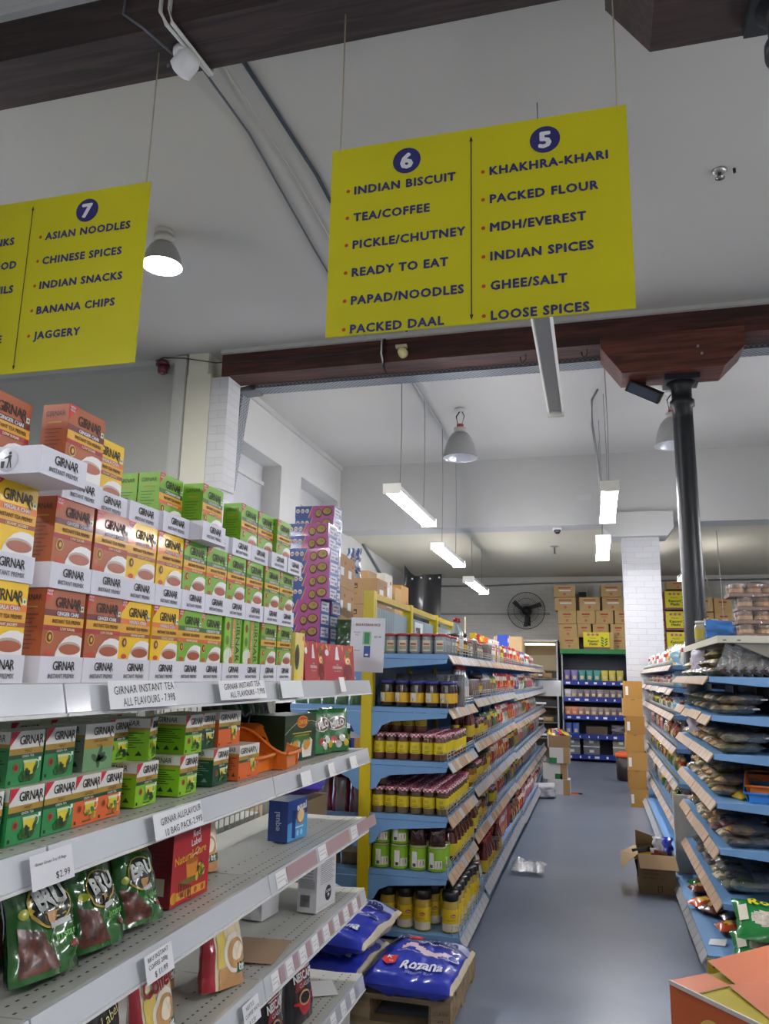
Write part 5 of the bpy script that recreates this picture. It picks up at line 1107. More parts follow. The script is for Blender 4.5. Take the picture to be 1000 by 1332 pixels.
solo('cardboard_box', MB().box(-0.2, 0.2, 0, 0.3, 0, 0.3, mat('#a88b62', 0.7)).box(-0.015, 0.015, -0.001, 0, 0, 0.3, mat('#b99c72', 0.5)), 'open brown cardboard box on the ledge below the left fan', 'box', (-1.22, 11.5, 1.86), 0)
solo('display_card', MB().box(-0.004, 0.004, -0.06, 0.06, 0, 0.33, mat('#d9c9a0', 0.5)), 'narrow cream card standing above the end of the yellow rail', 'card', (-1.3, 8.1, 1.86), 0.1)
solo('paper_notice', MB().box(-0.22, 0.22, 0, 0.002, 0, 0.26, PAPER), 'white paper notice hanging off the far end of the blue shelves', 'notice', (-0.79, 13.68, 1.28), 0.15)
# sheet notice on the yellow end post and rack of dark poster behind glass
m = MB().box(-0.09, 0.09, 0, 0.0012, 0, 0.262, mat('#d3d9e2', 0.35, coat=0.4)); F = front(); G = front(-0.0014)
m.text(F, '5KG ROZANA RICE', 0, 0.228, 0.017, mat('#7a2a2e', 0.5), bold=0.02, maxw=0.13).rect(F, -0.025, 0.02, 0.13, 0.195, mat('#9ab8a8', 0.4)).rect(G, -0.016, 0.012, 0.135, 0.19, mat('#2a8a4c', 0.4)).text(F, '$21.90', 0.055, 0.17, 0.013, mat('#4a2a2e', 0.5), bold=0.02)
m.text(F, 'BASMATI', -0.055, 0.19, 0.009, INK).text(F, 'RICE', -0.055, 0.178, 0.009, INK).rect(F, -0.016, 0.018, 0.07, 0.125, mat('#2a4f9a', 0.4)).ell(G, 0.0, 0.082, 0.01, 0.005, PAPER).rect(F, -0.07, -0.035, 0.1, 0.103, mat('#8a8a92', 0.5))
solo('paper_notice', m, 'laminated white rice notice hung before the yellow end post', 'notice', (-1.085, 3.72, 1.605), Euler((0, 0.03, -0.1)))
m = MB().box(0, 0.0015, 0, 0.3, 0, 0.24, PAPER)
Rn = lambda u, v: (0.0022, u, v)
for q, tx in enumerate(('MORE', 'RICE', 'RANGE')): m.text(Rn, tx, 0.12, 0.18 - q * 0.065, 0.06, mat('#4a2a2a', 0.5), bold=0.04)
solo('paper_notice', m, 'white notice with bold letters behind the second rail panel', 'notice', (GX + 0.007, 6.0, 1.76))
# goods on the left-hand side of the blue shelves, left of the yellow post
for i in range(5): solo('foil_bag', pouch(0.08, 0.16, 0.05, lambda u, v, s: mat('#9aa8a0', 0.2, coat=0.7) if v > 0.4 else mat('#6a8a5a', 0.25, coat=0.6), 90 + i, prof='pillow', crk=0.008), 'silvery green foil bag on the shelf left of the yellow post, %s from left' % ORD[i], 'bag', (-1.84 + i * 0.092, 4.85, 1.401), 0.1, 'silvery bags left of the post')
for i in range(4): solo('snack_packet', PK[('blue', 'yellow', 'green', 'blue')[i]], '%s packet on the shelf left of the post, under the silvery bags' % ('purple-blue', 'yellow', 'green', 'second blue')[i], 'packet', (-1.8 + i * 0.12, 4.86, 1.086), 0.1)
for i in range(4): solo('grain_bag', pouch(0.11, 0.24, 0.07, lambda u, v, s: mat('#8a2038', 0.2, coat=0.7) if abs(u) > 0.55 or v > 0.8 else mat('#9a8a88', 0.2, coat=0.7), 95 + i, prof='pillow', crk=0.01), 'maroon and clear grain bag left of the yellow post, %s from left' % ORD[i], 'bag', (-1.78 + i * 0.115, 4.84, 0.761), Euler((-0.2, 0, 0.1)), 'maroon grain bags')
for i in range(3): solo('grain_bag', pouch(0.13, 0.25, 0.08, lambda u, v, s: mat('#a9a59c', 0.2, coat=0.7) if v > 0.3 else mat('#7a6a4a', 0.2, coat=0.7), 99 + i, prof='pillow', crk=0.01), 'clear bag of grain low down left of the yellow post, %s from left' % ORD[i], 'bag', (-1.75 + i * 0.14, 4.84, 0.461), 0.1, 'clear grain bags')
solo('rice_sack', pouch(0.5, 0.36, 0.12, lambda u, v, s: mat('#3a2f96', 0.3, coat=0.3) if v < 0.75 else mat('#d6cfb9', 0.6), 103, prof='sack', crk=0.01), 'purple rice sack lying behind the end of the white shelves', 'sack', (-1.72, 4.2, 0.97), Euler((-PI / 2 + 0.15, 0, 0.2)))
solo('sack_stack_table', MB().box(-2.0, -1.56, 3.72, 4.6, 0, 0.9, mat('#8d7a5c', 0.8)), 'brown carton pile under the purple rice sack', 'carton', (0, 0, 0))
for i, (dx, c) in enumerate(((0.0, '#7a2638'), (0.16, '#8a5a3a'))):
    solo('snack_bag', pouch(0.2, 0.12, 0.08, lambda u, v, s, c=c: mat(c, 0.25, coat=0.6), 105 + i, prof='pillow'), '%s bag resting beside the purple rice sack' % ('dark red', 'brown')[i], 'bag', (-1.9 + dx, 4.62, 1.0), 0.3)
# spice cartons towering on the left-hand top shelf
def flat_carton(w, d, h):
    m = MB(); PN = mat('#b04a90', 0.4, coat=0.2); BL = mat('#2a4f9c', 0.4, coat=0.2)
    m.box(-w / 2, w / 2, 0, d, 0, h, [BL, BL, PN, BL, BL, BL]); F = front(); G = front(-0.0014); J = front(-0.002)
    m.poly(F, [(-w / 2, 0), (-w * 0.16, 0), (-w * 0.06, h), (-w / 2, h)], BL).poly(G, [(-w * 0.17, 0), (-w * 0.14, 0), (-w * 0.04, h), (-w * 0.06, h)], mat('#d89a5a', 0.4))
    for q, c in enumerate('MDH'):
        u = -w * 0.43 + q * w * 0.12
        m.ell(G, u, h * 0.58, w * 0.052, h * 0.2, mat('#e8e4e6', 0.4), 6).text(J, c, u, h * 0.56, h * 0.26, mat('#b02030', 0.4), bold=0.03)
    for u, v, a in ((0.32 * w, h * 0.5, w * 0.13), (0.1 * w, h * 0.34, w * 0.09)):
        m.ell(G, u, v, a, h * 0.38, mat('#2a1c18', 0.4)).ell(J, u, v + h * 0.04, a * 0.82, h * 0.28, mat('#b5813a', 0.4)).ell(front(-0.0026), u + a * 0.2, v + h * 0.06, a * 0.3, h * 0.12, mat('#6a8a3a', 0.4))
    R_ = lambda u, v: (w / 2 + 0.0008, u, v); R2 = lambda u, v: (w / 2 + 0.0014, u, v)
    m.rect(R_, d * 0.1, d * 0.9, h * 0.12, h * 0.88, mat('#d3d6e2', 0.5)).rect(R2, d * 0.2, d * 0.7, h * 0.6, h * 0.7, mat('#5a6a9a', 0.5)).rect(R2, d * 0.2, d * 0.5, h * 0.3, h * 0.4, mat('#b04a5a', 0.5)).rect(R2, d * 0.6, d * 0.85, h * 0.2, h * 0.45, mat('#7a86b0', 0.5))
    return m.mesh('spice_carton')
FC = flat_carton(0.27, 0.17, 0.079)
for i in range(12): solo('spice_carton', FC, 'blue and pink flat spice carton in the back stack, %s from the top' % ORD[11 - i], 'carton', (-1.76 + (0.0 if i > 9 else rnd.uniform(-.008, .008)), 4.74, 1.7215 + i * 0.0795), rnd.uniform(-.03, .03), 'flat spice cartons in the back stack')
for i in range(10): solo('spice_carton', FC, 'blue and pink flat spice carton in the front stack, %s from the top' % ORD[9 - i], 'carton', (-1.72 + (0.015 if i < 8 else 0) - (0.05 if i < 4 else 0), 4.53, 1.7215 + i * 0.0795), rnd.uniform(-.04, .04), 'flat spice cartons in the front stack')
def kraft(w, d, h, c='#b08a62', mark=None, lab=True, lines=True):
    m = MB(); K = mat(c, 0.7, var=0.08, scale=4)
    e = 0.004
    m.box(-w / 2, w / 2, 0, d, 0, h, K)
    F = front(-0.0012); G = front(-0.0018)
    m.rect(F, -w / 2, w / 2, h * 0.0, 0.002, mat('#8c6a46', 0.7)).rect(topside(h), -w / 2, w / 2, d * 0.5 - 0.02, d * 0.5 + 0.02, mat('#c2a37c', 0.35))
    if lines:
        for q in range(3): m.rect(F, -w * 0.35, -w * 0.05 + 0.1 * w * (q % 2), h * 0.72 - q * h * 0.07, h * 0.745 - q * h * 0.07, mat('#8a4a36', 0.6))
    if lab: m.rect(F, w * 0.08, w * 0.4, h * 0.3, h * 0.6, PAPER).rect(G, w * 0.12, w * 0.3, h * 0.5, h * 0.53, INK)
    R_ = lambda u, v: (w / 2 + 0.0008, u, v)
    m.rect(R_, d * 0.2, d * 0.6, h * 0.35, h * 0.6, PAPER).rect(R_, d * 0.65, d * 0.85, h * 0.7, h * 0.8, mat('#a8402e', 0.6))
    if mark: mark(m, F, w, h)
    return m
KB = kraft(0.17, 0.2, 0.224).mesh('cardboard_box')
for c_ in range(2):
    for r in range(3): solo('cardboard_box', KB, 'tan carton with white tickets behind the spice cartons, column %s, %s from bottom' % (('left', 'right')[c_], ORD[r]), 'box', (-1.735 - c_ * 0.02, 4.95 + c_ * 0.24, 1.7215 + r * 0.226), 0.02, 'tan cartons behind the spice cartons')
solo('shelf_liner', MB().box(-1.87, -1.41, 4.5, 4.72, 1.7, 1.72, BLU), 'blue shelf extension carrying the front spice carton stack', 'shelf', (0, 0, 0))
def hut(m, F, w, h):
    m.poly(F, [(-w * 0.35, h * 0.62), (-w * 0.05, h * 0.62), (-w * 0.05, h * 0.82), (-w * 0.35, h * 0.82)], mat('#4a3220', 0.6)).text(front(-0.0018), 'Saffron', -w * 0.2, h * 0.71, h * 0.13, mat('#c9a67c', 0.6), bold=0.03, maxw=w * 0.27)
    m.text(F, 'KEEP DRY', -w * 0.2, h * 0.42, h * 0.1, mat('#4a3220', 0.6)); 
    for q in range(4): m.rect(F, w * 0.12, w * 0.42, h * 0.5 - q * h * 0.06, h * 0.515 - q * h * 0.06, mat('#6a4a30', 0.6))
BB = kraft(0.3, 0.3, 0.203, '#a3815a', hut, False, False).mesh('cardboard_box')
for r in range(3): solo('cardboard_box', BB, 'large brown stamped carton left of the yellow post, %s from top of stack' % ORD[2 - r], 'box', (-1.79, 5.9, 1.7215 + r * 0.205), 0, 'brown stamped cartons')
for nm, w, d, h, x, y, z, c, lb in (('cardboard_box', 0.16, 0.25, 0.28, -1.9, 6.26, 2.167, '#b08f66', 'brown carton on top of the stamped cartons'), ('cardboard_box', 0.15, 0.25, 0.295, -1.83, 6.56, 2.167, '#d2cfc8', 'white carton with red print above the stamped cartons'),
                                    ('cardboard_box', 0.15, 0.25, 0.66, -1.84, 6.95, 1.722, '#b5905c', 'tall brown carton behind the yellow rail'), ('cardboard_box', 0.18, 0.3, 0.72, -1.88, 7.3, 1.722, '#b0833f', 'golden brown carton with white ticket behind the yellow rail')):
    solo(nm, kraft(w, d, h, c, None, True, True), lb, 'box', (x, y, z), 0)
solo('cardboard_box', MB().box(-1.99, -1.74, 6.23, 6.85, 1.722, 2.165, mat('#8d7350', 0.8)), 'brown carton under the white red-printed carton', 'box', (0, 0, 0))
solo('plastic_bag', pouch(0.12, 0.26, 0.1, lambda u, v, s: mat('#3a4a7a', 0.2, coat=0.6) if noise.noise((u * 3, v * 5, 1)) > 0 else mat('#a9aebc', 0.2, coat=0.6), 110, prof='pouch', crk=0.03), 'crumpled blue plastic bag on the brown cartons', 'bag', (-1.88, 6.02, 2.338), 0.3)
solo('leafy_packet', pouch(0.12, 0.2, 0.08, lambda u, v, s: mat('#2a4a2c', 0.25, coat=0.6), 111, crk=0.02), 'dark green packet standing behind the rice notice', 'packet', (-1.49, 4.64, 1.7215), 0.3)
# ---------------------------------------------------------------- pallet and rice sacks
PW = mat('#a8916c', 0.75, kind='wood', h2='#7d6a4c')
t = empty('wooden_pallet', 'wooden pallet on the floor carrying blue rice sacks', 'pallet', (0, 0, 0))
for i in range(5): part('deck_board', MB().box(-1.62, -0.69, 3.87 + i * 0.155, 3.87 + i * 0.155 + 0.12, 0.115, 0.137, PW), t)
for x in (-1.6, -1.17, -0.79): part('stringer', MB().box(x, x + 0.1, 3.87, 4.64, 0.022, 0.115, PW), t)
for y in (3.87, 4.2, 4.52): part('bottom_board', MB().box(-1.62, -0.69, y, y + 0.1, 0, 0.022, PW), t)
st = MB(); F = lambda u, v: (u, 3.8692, v)
st.rect(F, -0.785, -0.782, 0.03, 0.11, INK).text(F, 'LC-0-210', -0.735, 0.085, 0.018, INK).text(F, '-HT', -0.735, 0.055, 0.018, INK)
part('stamp', st, t)
CRM = mat('#cfc5ad', 0.55, var=0.1, scale=10)
def ricef(u, v, s):
    if abs(u) > 0.9: return CRM
    B = mat('#2836a8', 0.3, coat=0.35)
    if s < 0:
        if v > 0.93 and u > 0.2: return mat('#a8664a', 0.4)
        if 0.77 < v < 0.88 and u > -0.45: return mat('#9aa3c2', 0.35, coat=0.3)
        if math.hypot((u - 0.1) / 0.6, (v - 0.57 + 0.05 * math.sin(u * 6)) / 0.06) < 1: return mat('#cbb3ba', 0.5)
        if v > 0.66: return mat('#202a86', 0.3, coat=0.35)
    return B
def riceX(m, F):
    G = lambda u, v: F(u, v, 0.008); G2 = lambda u, v: F(u, v, 0.0095)
    m.text(G, 'Rozana', 0.05, 0.11, 0.085, mat('#d6d9e6', 0.4), bold=0.03, maxw=0.2).text(G, 'Basmati Rice', 0.05, 0.06, 0.026, mat('#9aa6d0', 0.4), maxw=0.14)
    m.poly(G, [(-0.15, 0.165), (-0.085, 0.165), (-0.085, 0.11), (-0.118, 0.09), (-0.15, 0.11)], mat('#c22a34', 0.4)).text(G2, 'K', -0.118, 0.145, 0.035, PAPER, bold=0.03).text(G2, 'Rozana', -0.118, 0.12, 0.016, PAPER)
    m.ell(G, 0.165, 0.235, 0.03, 0.022, mat('#b9c2dc', 0.4), 20).ell(G2, 0.165, 0.235, 0.022, 0.016, mat('#2836a8', 0.4), 20)
    m.poly(G, [(-0.16, 0.46), (-0.16, 0.42), (-0.1, 0.395), (-0.04, 0.42), (-0.04, 0.46), (-0.1, 0.465)], mat('#c22a34', 0.4)).text(G2, 'Kohinoor', -0.1, 0.438, 0.026, PAPER, bold=0.03, maxw=0.1)
    m.text(G, 'Rozana', 0.06, 0.388, 0.07, mat('#222a6a', 0.4), bold=0.04, maxw=0.26).text(G, 'LONG GRAIN BASMATI RICE', 0.07, 0.345, 0.016, PAPER)
    m.ell(G, -0.15, 0.375, 0.034, 0.02, mat('#c9cfe4', 0.4), 20).ell(G2, -0.15, 0.375, 0.031, 0.017, mat('#28307e', 0.4), 20).text(lambda u, v: F(u, v, 0.011), '5KG', -0.15, 0.375, 0.022, PAPER, bold=0.02)
    m.text(G, 'ALWAYS FRESH - ALWAYS LONG', 0.02, 0.225, 0.018, PAPER, rot=-0.1)
RS = [pouch(0.44, 0.5, 0.13, ricef, 120 + i, prof='sack', crk=0.02, extra=riceX, nu=30, nv=34).mesh('rice_sack') for i in range(2)]
# sacks lie on their backs: tilt the printed face up
solo('rice_sack', RS[0], 'shiny blue rice sack lying in front on the pallet, whole front visible', 'sack', (-0.88, 3.78, 0.205), Euler((-PI / 2 + 0.05, 0, -0.06)), 'blue rice sacks')
solo('rice_sack', RS[1], 'blue rice sack on top at left, partly behind the white shelves', 'sack', (-1.3, 3.83, 0.335), Euler((-PI / 2 + 0.08, 0.0, -0.12)), 'blue rice sacks')
solo('rice_sack', RS[1], 'blue rice sack underneath the left upper sack', 'sack', (-1.34, 3.86, 0.202), Euler((-PI / 2, 0, -0.05)), 'blue rice sacks')
solo('plastic_wrap', pouch(0.28, 0.36, 0.06, lambda u, v, s: mat('#d8dcde', 0.15, coat=0.8, kind='film'), 130, prof='pillow', crk=0.04), 'crumpled clear plastic wrap lying on the floor beside the blue base shelf', 'plastic wrap', (-0.6, 6.9, 0.035), Euler((-PI / 2, 0, 0)))
# ================================================================== RIGHT GONDOLAS
def right_bay(label, y0, y1, levels, end=True, xf=0.65, back=1.12, wire=False):
    t = empty('shelving_bay', label, 'shelves', (0, 0, 0), 0, 'right-hand blue shelving bays')
    part('back_panel', MB().box(back - 0.012, back + 0.012, y0, y1 - 0.002, 0.02, 1.78, mat('#3f4a58', 0.6)), t)
    for yy in (y0 + 0.002, y1 - 0.04): part('upright_post', MB().box(back - 0.045, back - 0.014, yy, yy + 0.035, 0, 1.78, mat('#4a4a46', 0.5)), t)
    part('base_plinth', MB().box(0.545, back - 0.05, y0, y1 - 0.002, 0, 0.075, mat('#c9c6b4', 0.5)).box(0.548, 0.62, y0 - 0.003, y0, 0.002, 0.075, mat('#d2b81c', 0.5)).box(0.575, 0.59, y0 - 0.004, y0 - 0.003, 0.03, 0.05, INK), t)
    for k, z in enumerate(levels):
        base = k == len(levels) - 1
        x = 0.555 if base else xf
        s = part('shelf', MB().prism([(x, z), (x, z - 0.03), (x + 0.3, z - 0.055), (back - 0.05, z - 0.055), (back - 0.05, z)], 'y', y0 + 0.003, y1 - 0.004, BLU), t)
        st = MB(); n = 7; L = y1 - y0 - 0.01
        for i in range(n):
            ya, yb = y0 + 0.005 + L * i / n, y0 + 0.005 + L * (i + 0.95) / n
            dz = 0.01 if k in (1, 4) and i < 3 else 0
            mm = STRIPW if base or (wire and i % 2) else STRIP
            st.hexa([(x - 0.036, ya, z - 0.05 - dz), (x - 0.004, ya, z - 0.01 - dz), (x - 0.004, yb, z - 0.01 - dz), (x - 0.036, yb, z - 0.05 - dz), (x - 0.04, ya, z - 0.045 - dz), (x - 0.004, ya, z + 0.004 - dz), (x - 0.004, yb, z + 0.004 - dz), (x - 0.04, yb, z - 0.045 - dz)], mm)
        part('price_strip', st, s)
        if not wire: part('rear_shelf', MB().box(back + 0.014, 1.6, y0 + 0.003, y1 - 0.004, z - 0.04, z, BLU), t)
        if wire or base:
            wg = MB()
            for q in (0.02, 0.045): wg.tube([(x + 0.006, y0 + 0.01, z + q), (x + 0.006, y1 - 0.012, z + q)], 0.0025, WIRE, 4)
            for i in range(int(L / 0.06) + 1): wg.tube([(x + 0.006, y0 + 0.012 + i * 0.06, z + 0.0005), (x + 0.006, y0 + 0.012 + i * 0.06, z + 0.05)], 0.0025, WIRE, 4)
            if wire: part('wire_guard', wg, s)
    return t
RL_ = [1.62, 1.395, 1.175, 0.905, 0.655, 0.365, 0.09]
right_bay('blue right-hand shelving bay nearest the camera, with yellow base end', 5.08, 6.08, RL_)
right_bay('blue right-hand shelving bay, just before the black column', 6.08, 7.04, RL_)
FL = [1.72, 1.52, 1.29, 1.01, 0.72, 0.35, 0.12]
for i in range(5): right_bay('blue right-hand shelving bay past the black column, %s from the column' % ORD[i], 7.42 + i * 1.1, 7.42 + (i + 1) * 1.1, FL, wire=True)
solo('panel_board', MB().box(0.575, 0.86, 7.05, 7.08, 0.0, 0.68, mat('#c6c5ba', 0.5)).box(0.57, 0.582, 7.045, 7.085, 0, 0.7, mat('#d3d1c6', 0.4)), 'grey-white end panel standing between the two right-hand shelving runs', 'panel', (0, 0, 0))
# cream top shelf
t = empty('top_shelf', 'cream metal shelf on top of the near right-hand shelving', 'shelf', (0, 0, 0))
CRS = mat('#d3d1c0', 0.4)
tp = MB().box(0.71, 1.6, 5.08, 7.0, 1.845, 1.862, CRS).box(0.71, 1.6, 5.08, 5.09, 1.82, 1.845, CRS).box(0.71, 0.72, 5.09, 7.0, 1.82, 1.845, CRS)
for x in (0.74, 0.82): tp.box(x, x + 0.02, 5.0785, 5.08, 1.832, 1.838, DARK)
part('deck', tp, t)
part('bracket', MB().prism([(0.8, 1.82), (1.07, 1.7), (1.07, 1.82)], 'y', 5.1, 5.104, mat('#8e8c80', 0.5)), t)
part('post_extension', MB().box(1.075, 1.105, 5.1, 5.13, 1.785, 1.845, CRS), t)
# shrink-wrapped jar trays on it
JB = mat('#8a5f3c', 0.3, coat=0.5)
TJ = []
m = MB().box(-0.2, 0.2, -0.1, 0.1, 0, 0.018, mat('#8a6a52', 0.6))
b = MB()
def traypack():
    base = MB().box(-0.2, 0.2, -0.1, 0.1, 0, 0.02, mat('#7a5a4a', 0.5))
    film = MB()
    for x in range(4):
        for y in range(2): pass
    film.box(-0.202, 0.202, -0.102, 0.102, 0.001, 0.083, mat('#d8d2cc', 0.12, coat=0.8, kind='thin_film'))
    jar = MB().lathe([(0.042, 0.02), (0.044, 0.028), (0.044, 0.05), (0.046, 0.054), (0.046, 0.076), (0.042, 0.08)], 16, [JB, mat('#b08a62', 0.4), JB, mat('#6a4a38', 0.3, coat=0.5), mat('#6a4a38', 0.3, coat=0.5)])
    return base, film, jar
tb, tf, tj = [x.mesh(n) for x, n in zip(traypack(), ('cardboard_base', 'shrink_film', 'jar'))]
def tray_of_jars(label, loc, r=0):
    t = empty('jar_tray', label, 'jar pack', loc, r, 'shrink-wrapped jar packs on the cream shelf')
    part('cardboard_base', tb, t); part('shrink_film', tf, t)
    for x in range(4):
        for y in range(2): part('jar', tj, t, loc=(-0.147 + x * 0.098, -0.05 + y * 0.098, 0))
for i, (x, z) in enumerate(((1.075, 1.864), (1.07, 1.949), (1.075, 2.034), (1.03, 2.119))):
    tray_of_jars('shrink-wrapped tray of brown jars, %s from the bottom of the front stack' % ORD[i], (x, 5.42, z))
for i in range(3): tray_of_jars('shrink-wrapped tray of brown jars, %s from the bottom of the rear stack' % ORD[i], (1.15, 5.85, 1.864 + i * 0.085))
solo('plastic_bag', pouch(0.3, 0.14, 0.16, lambda u, v, s: mat('#3f7fd0', 0.2, coat=0.6), 140, prof='pillow', crk=0.03), 'bright blue plastic bag on the cream shelf beside the jar trays', 'bag', (0.86, 5.85, 1.866), 0.6)
solo('plastic_bag', pouch(0.2, 0.18, 0.1, lambda u, v, s: mat('#b9b0b4', 0.15, coat=0.7) if noise.noise((u * 3, v * 4, 2)) > -0.1 else mat('#b0282c', 0.2, coat=0.6), 141, prof='pillow', crk=0.03), 'red and clear plastic bag behind the blue one on the cream shelf', 'bag', (0.88, 6.3, 1.866), 0.4)
put(kit('plastic_jar', [('body', MB().lathe([(0.06, 0), (0.066, 0.01), (0.066, 0.12), (0.055, 0.14)], 18, mat('#a9a58c', 0.12, coat=0.8)), None, None), ('lid', MB().lathe([(0.06, 0.14), (0.06, 0.16)], 18, mat('#b9b9b4', 0.3)), None, None), ('paper_label', MB().lathe([(0.067, 0.03), (0.067, 0.1)], 18, mat('#b5a832', 0.4), caps=False).rect(lambda u, v: (u, -0.0676, v), -0.018, 0.018, 0.045, 0.09, PAPER), None, None)]),
    'big clear jar with yellow label beside the black column base', 'jar', (0.78, 6.2, 1.864), 0.2)
# spice bags: contents in a clear film, lying and leaning on every shelf
def spice_bag(w, h, t, c1, c2, seed, head=None, clear=0.42):
    A, B_ = mat(c1, 0.6, var=0.35, scale=30), mat(c2, 0.6, var=0.3, scale=30)
    fill_ = pouch(w * 0.9, h * (1 - clear), t * 0.85, lambda u, v, s: A if noise.noise((u * 2 + seed, v * 3, 0)) > -0.05 else B_, seed, 'pillow', 0.008, nu=8, nv=10)
    film = pouch(w, h, t, lambda u, v, s: mat('#c4c8ca', 0.12, coat=0.9, kind='film'), seed + 1, 'pillow', 0.014, nu=9, nv=12)
    ps = [('contents', fill_, None, None), ('film', film, None, None)]
    if head:
        hc = MB().box(-w * 0.5, w * 0.5, -0.004, 0.004, h * 0.86, h, mat(head, 0.5)).rect(front(-0.005), -w * 0.15, w * 0.15, h * 0.9, h * 0.92, INK)
        ps.append(('header_card', hc, None, None))
    return kit('spice_bag', ps)
SB = {'herb': spice_bag(0.17, 0.26, 0.055, '#7a7636', '#9a8340', 1), 'turmeric': spice_bag(0.17, 0.25, 0.055, '#a87a2a', '#c9962e', 2), 'chilli': spice_bag(0.16, 0.24, 0.05, '#8a2e1a', '#6a1e14', 3),
      'seed': spice_bag(0.17, 0.26, 0.05, '#9a8152', '#c4a670', 4, '#d3d6da'), 'dark': spice_bag(0.17, 0.27, 0.05, '#3a3226', '#5a4630', 5, '#c9ccd0'), 'pale': spice_bag(0.18, 0.28, 0.055, '#d6caa8', '#b8a578', 6, '#d6d8da', 0.45), 'leaf': spice_bag(0.17, 0.27, 0.06, '#3a4a28', '#55602e', 7)}
SBN = {'herb': 'olive herb', 'turmeric': 'golden turmeric', 'chilli': 'dark red chilli', 'seed': 'tan seed', 'dark': 'black spice', 'pale': 'pale flake', 'leaf': 'green leaf'}
CNT = {}
def sb(k, where, loc, rot, grp, sc=1.0):
    c = CNT.get((k, where), 0); CNT[(k, where)] = c + 1
    o = put(SB[k], 'clear %s bag, %s of its kind along the %s' % (SBN[k], ORD[min(c, 39)], where), 'bag', loc, rot, grp)
    o.scale = (sc, sc, sc)
keys = list(SB)
names7 = ['top right-hand shelf', 'second right-hand shelf', 'third right-hand shelf', 'fourth right-hand shelf', 'fifth right-hand shelf', 'sixth right-hand shelf']
rs = random.Random(21)
picks = [['dark', 'seed', 'pale', 'herb'], ['pale', 'leaf', 'seed', 'dark'], ['pale', 'seed', 'herb', 'turmeric'], ['turmeric', 'pale', 'herb', 'turmeric'], ['dark', 'pale', 'chilli', 'turmeric'], ['leaf', 'dark', 'pale', 'herb']]
for k in range(6):
    z = RL_[k]
    # lying flat in layers, bag mouths towards the back
    for lay in range(3):
        for j in range(9):
            if lay == 2 and (k not in (0, 3) or j % 2): continue
            if k in (0, 3) and j == 0: continue
            if k == 5 and j == 0 and lay == 0: continue
            y = 5.19 + j * 0.205 + rs.uniform(-0.01, 0.01)
            sb(rs.choice(picks[k]), names7[k], (0.675 + 0.03 * lay + rs.uniform(-0.015, 0.015), y, z + 0.032 + lay * 0.056), Euler((-PI / 2 + (0.03 if lay < 2 else rs.uniform(0.05, 0.22)), rs.uniform(-0.05, 0.05), -PI / 2 + rs.uniform(-0.1, 0.1) * (1 + lay))), 'spice bags on the %s' % names7[k])
# upright clear bags in a row facing the end, on the top shelf
for i in range(6):
    sb('dark', 'top right-hand shelf end row', (0.74 + i * 0.056, 5.12 + 0.004 * i, 1.64), Euler((-0.15, 0.5, 0.25)), 'leaning bags at the end of the top shelf', 0.66)
for i in range(5): solo('pepper_grinder', MB().lathe([(0.02, 0), (0.022, 0.08), (0.014, 0.1), (0.022, 0.12), (0.015, 0.145), (0.002, 0.15)], 12, [mat('#20181a', 0.2, coat=0.5)] * 2 + [mat('#a8202a', 0.3)] * 4), 'black bottle with red top behind the leaning bags, %s from the left' % ORD[i], 'bottle', (0.83 + i * 0.045, 5.36, 1.625), 0, 'red-topped bottles')
for i, (x, y, z) in enumerate(((0.69, 6.2, 1.623), (0.68, 6.5, 1.178))): solo('cloth_bag', pouch(0.2, 0.2, 0.12, lambda u, v, s: mat('#c9c3d6', 0.4), 150 + i, prof='pillow', crk=0.02), 'pale lilac cloth-like bag on the %s right-hand shelf' % ('top', 'third')[i], 'bag', (x + 0.05, y, z), -PI / 2 + 0.2)
for i, (y, c) in enumerate(((5.62, '#c9a62a'), (5.75, '#3a6b2e'), (5.85, '#c9a62a'))): solo('spice_packet', pouch(0.12, 0.14, 0.05, lambda u, v, s, c=c: mat(c, 0.25, coat=0.6), 160 + i, prof='pillow'), 'small %s packet on the fourth right-hand shelf, %s from near end' % ('yellow' if c != '#3a6b2e' else 'green', ORD[i]), 'packet', (0.78, y - 0.35, 0.915), Euler((-1.3, 0, -PI / 2 + 0.3)))
bk = basket('#2f8fe0', 0.24, 0.34, 0.09, 0.11)
solo('plastic_basket', bk, 'blue plastic basket on the fourth right-hand shelf', 'basket', (0.93, 5.12, 0.9065), -0.2)
solo('plastic_basket', basket('#e2761a', 0.23, 0.33, 0.09, 0.11), 'orange plastic basket nested in the blue basket', 'basket', (0.935, 5.13, 0.945), -0.2)
# base shelf: packets and green rice bags
for i, (x, y, r, ck, lb) in enumerate(((0.68, 6.55, 1.3, 'green', 'lime-topped packet on'), (0.66, 6.4, 1.4, 'brown', 'dark brown packet on'), (0.63, 5.98, 1.1, 'orange', 'copper foil packet hanging over'), (0.7, 5.85, 0.8, 'brown', 'bronze packet on'), (0.78, 5.72, 1.4, 'black', 'silver and black packet on'), (0.72, 5.5, 1.45, 'orange', 'red and yellow packet at the front of'), (0.86, 5.62, 1.3, 'black', 'black packet at the back of'))):
    solo('snack_packet', PK[ck], '%s the right-hand base shelf' % lb, 'packet', (x - 0.06, y, 0.125), Euler((-PI / 2 + 0.1, 0, -r)), 'packets on the right-hand base shelf')
def gricef(u, v, s):
    if s < 0 and math.hypot(u / 0.62, (v - 0.4) / 0.2) < 1: return mat('#cfc4b5', 0.4, var=0.4, scale=60)
    return mat('#1f7a3a', 0.22, coat=0.7)
def griceX(m, F):
    m.text(lambda u, v: F(u, v, 0.012), 'Royal', 0.0, 0.225, 0.075, mat('#d9cf2a', 0.4), bold=0.03, wide=1.3, rot=-0.05)
    m.rect(lambda u, v: F(u, v, 0.01), -0.165, -0.12, 0.09, 0.2, mat('#cfcab8', 0.5))
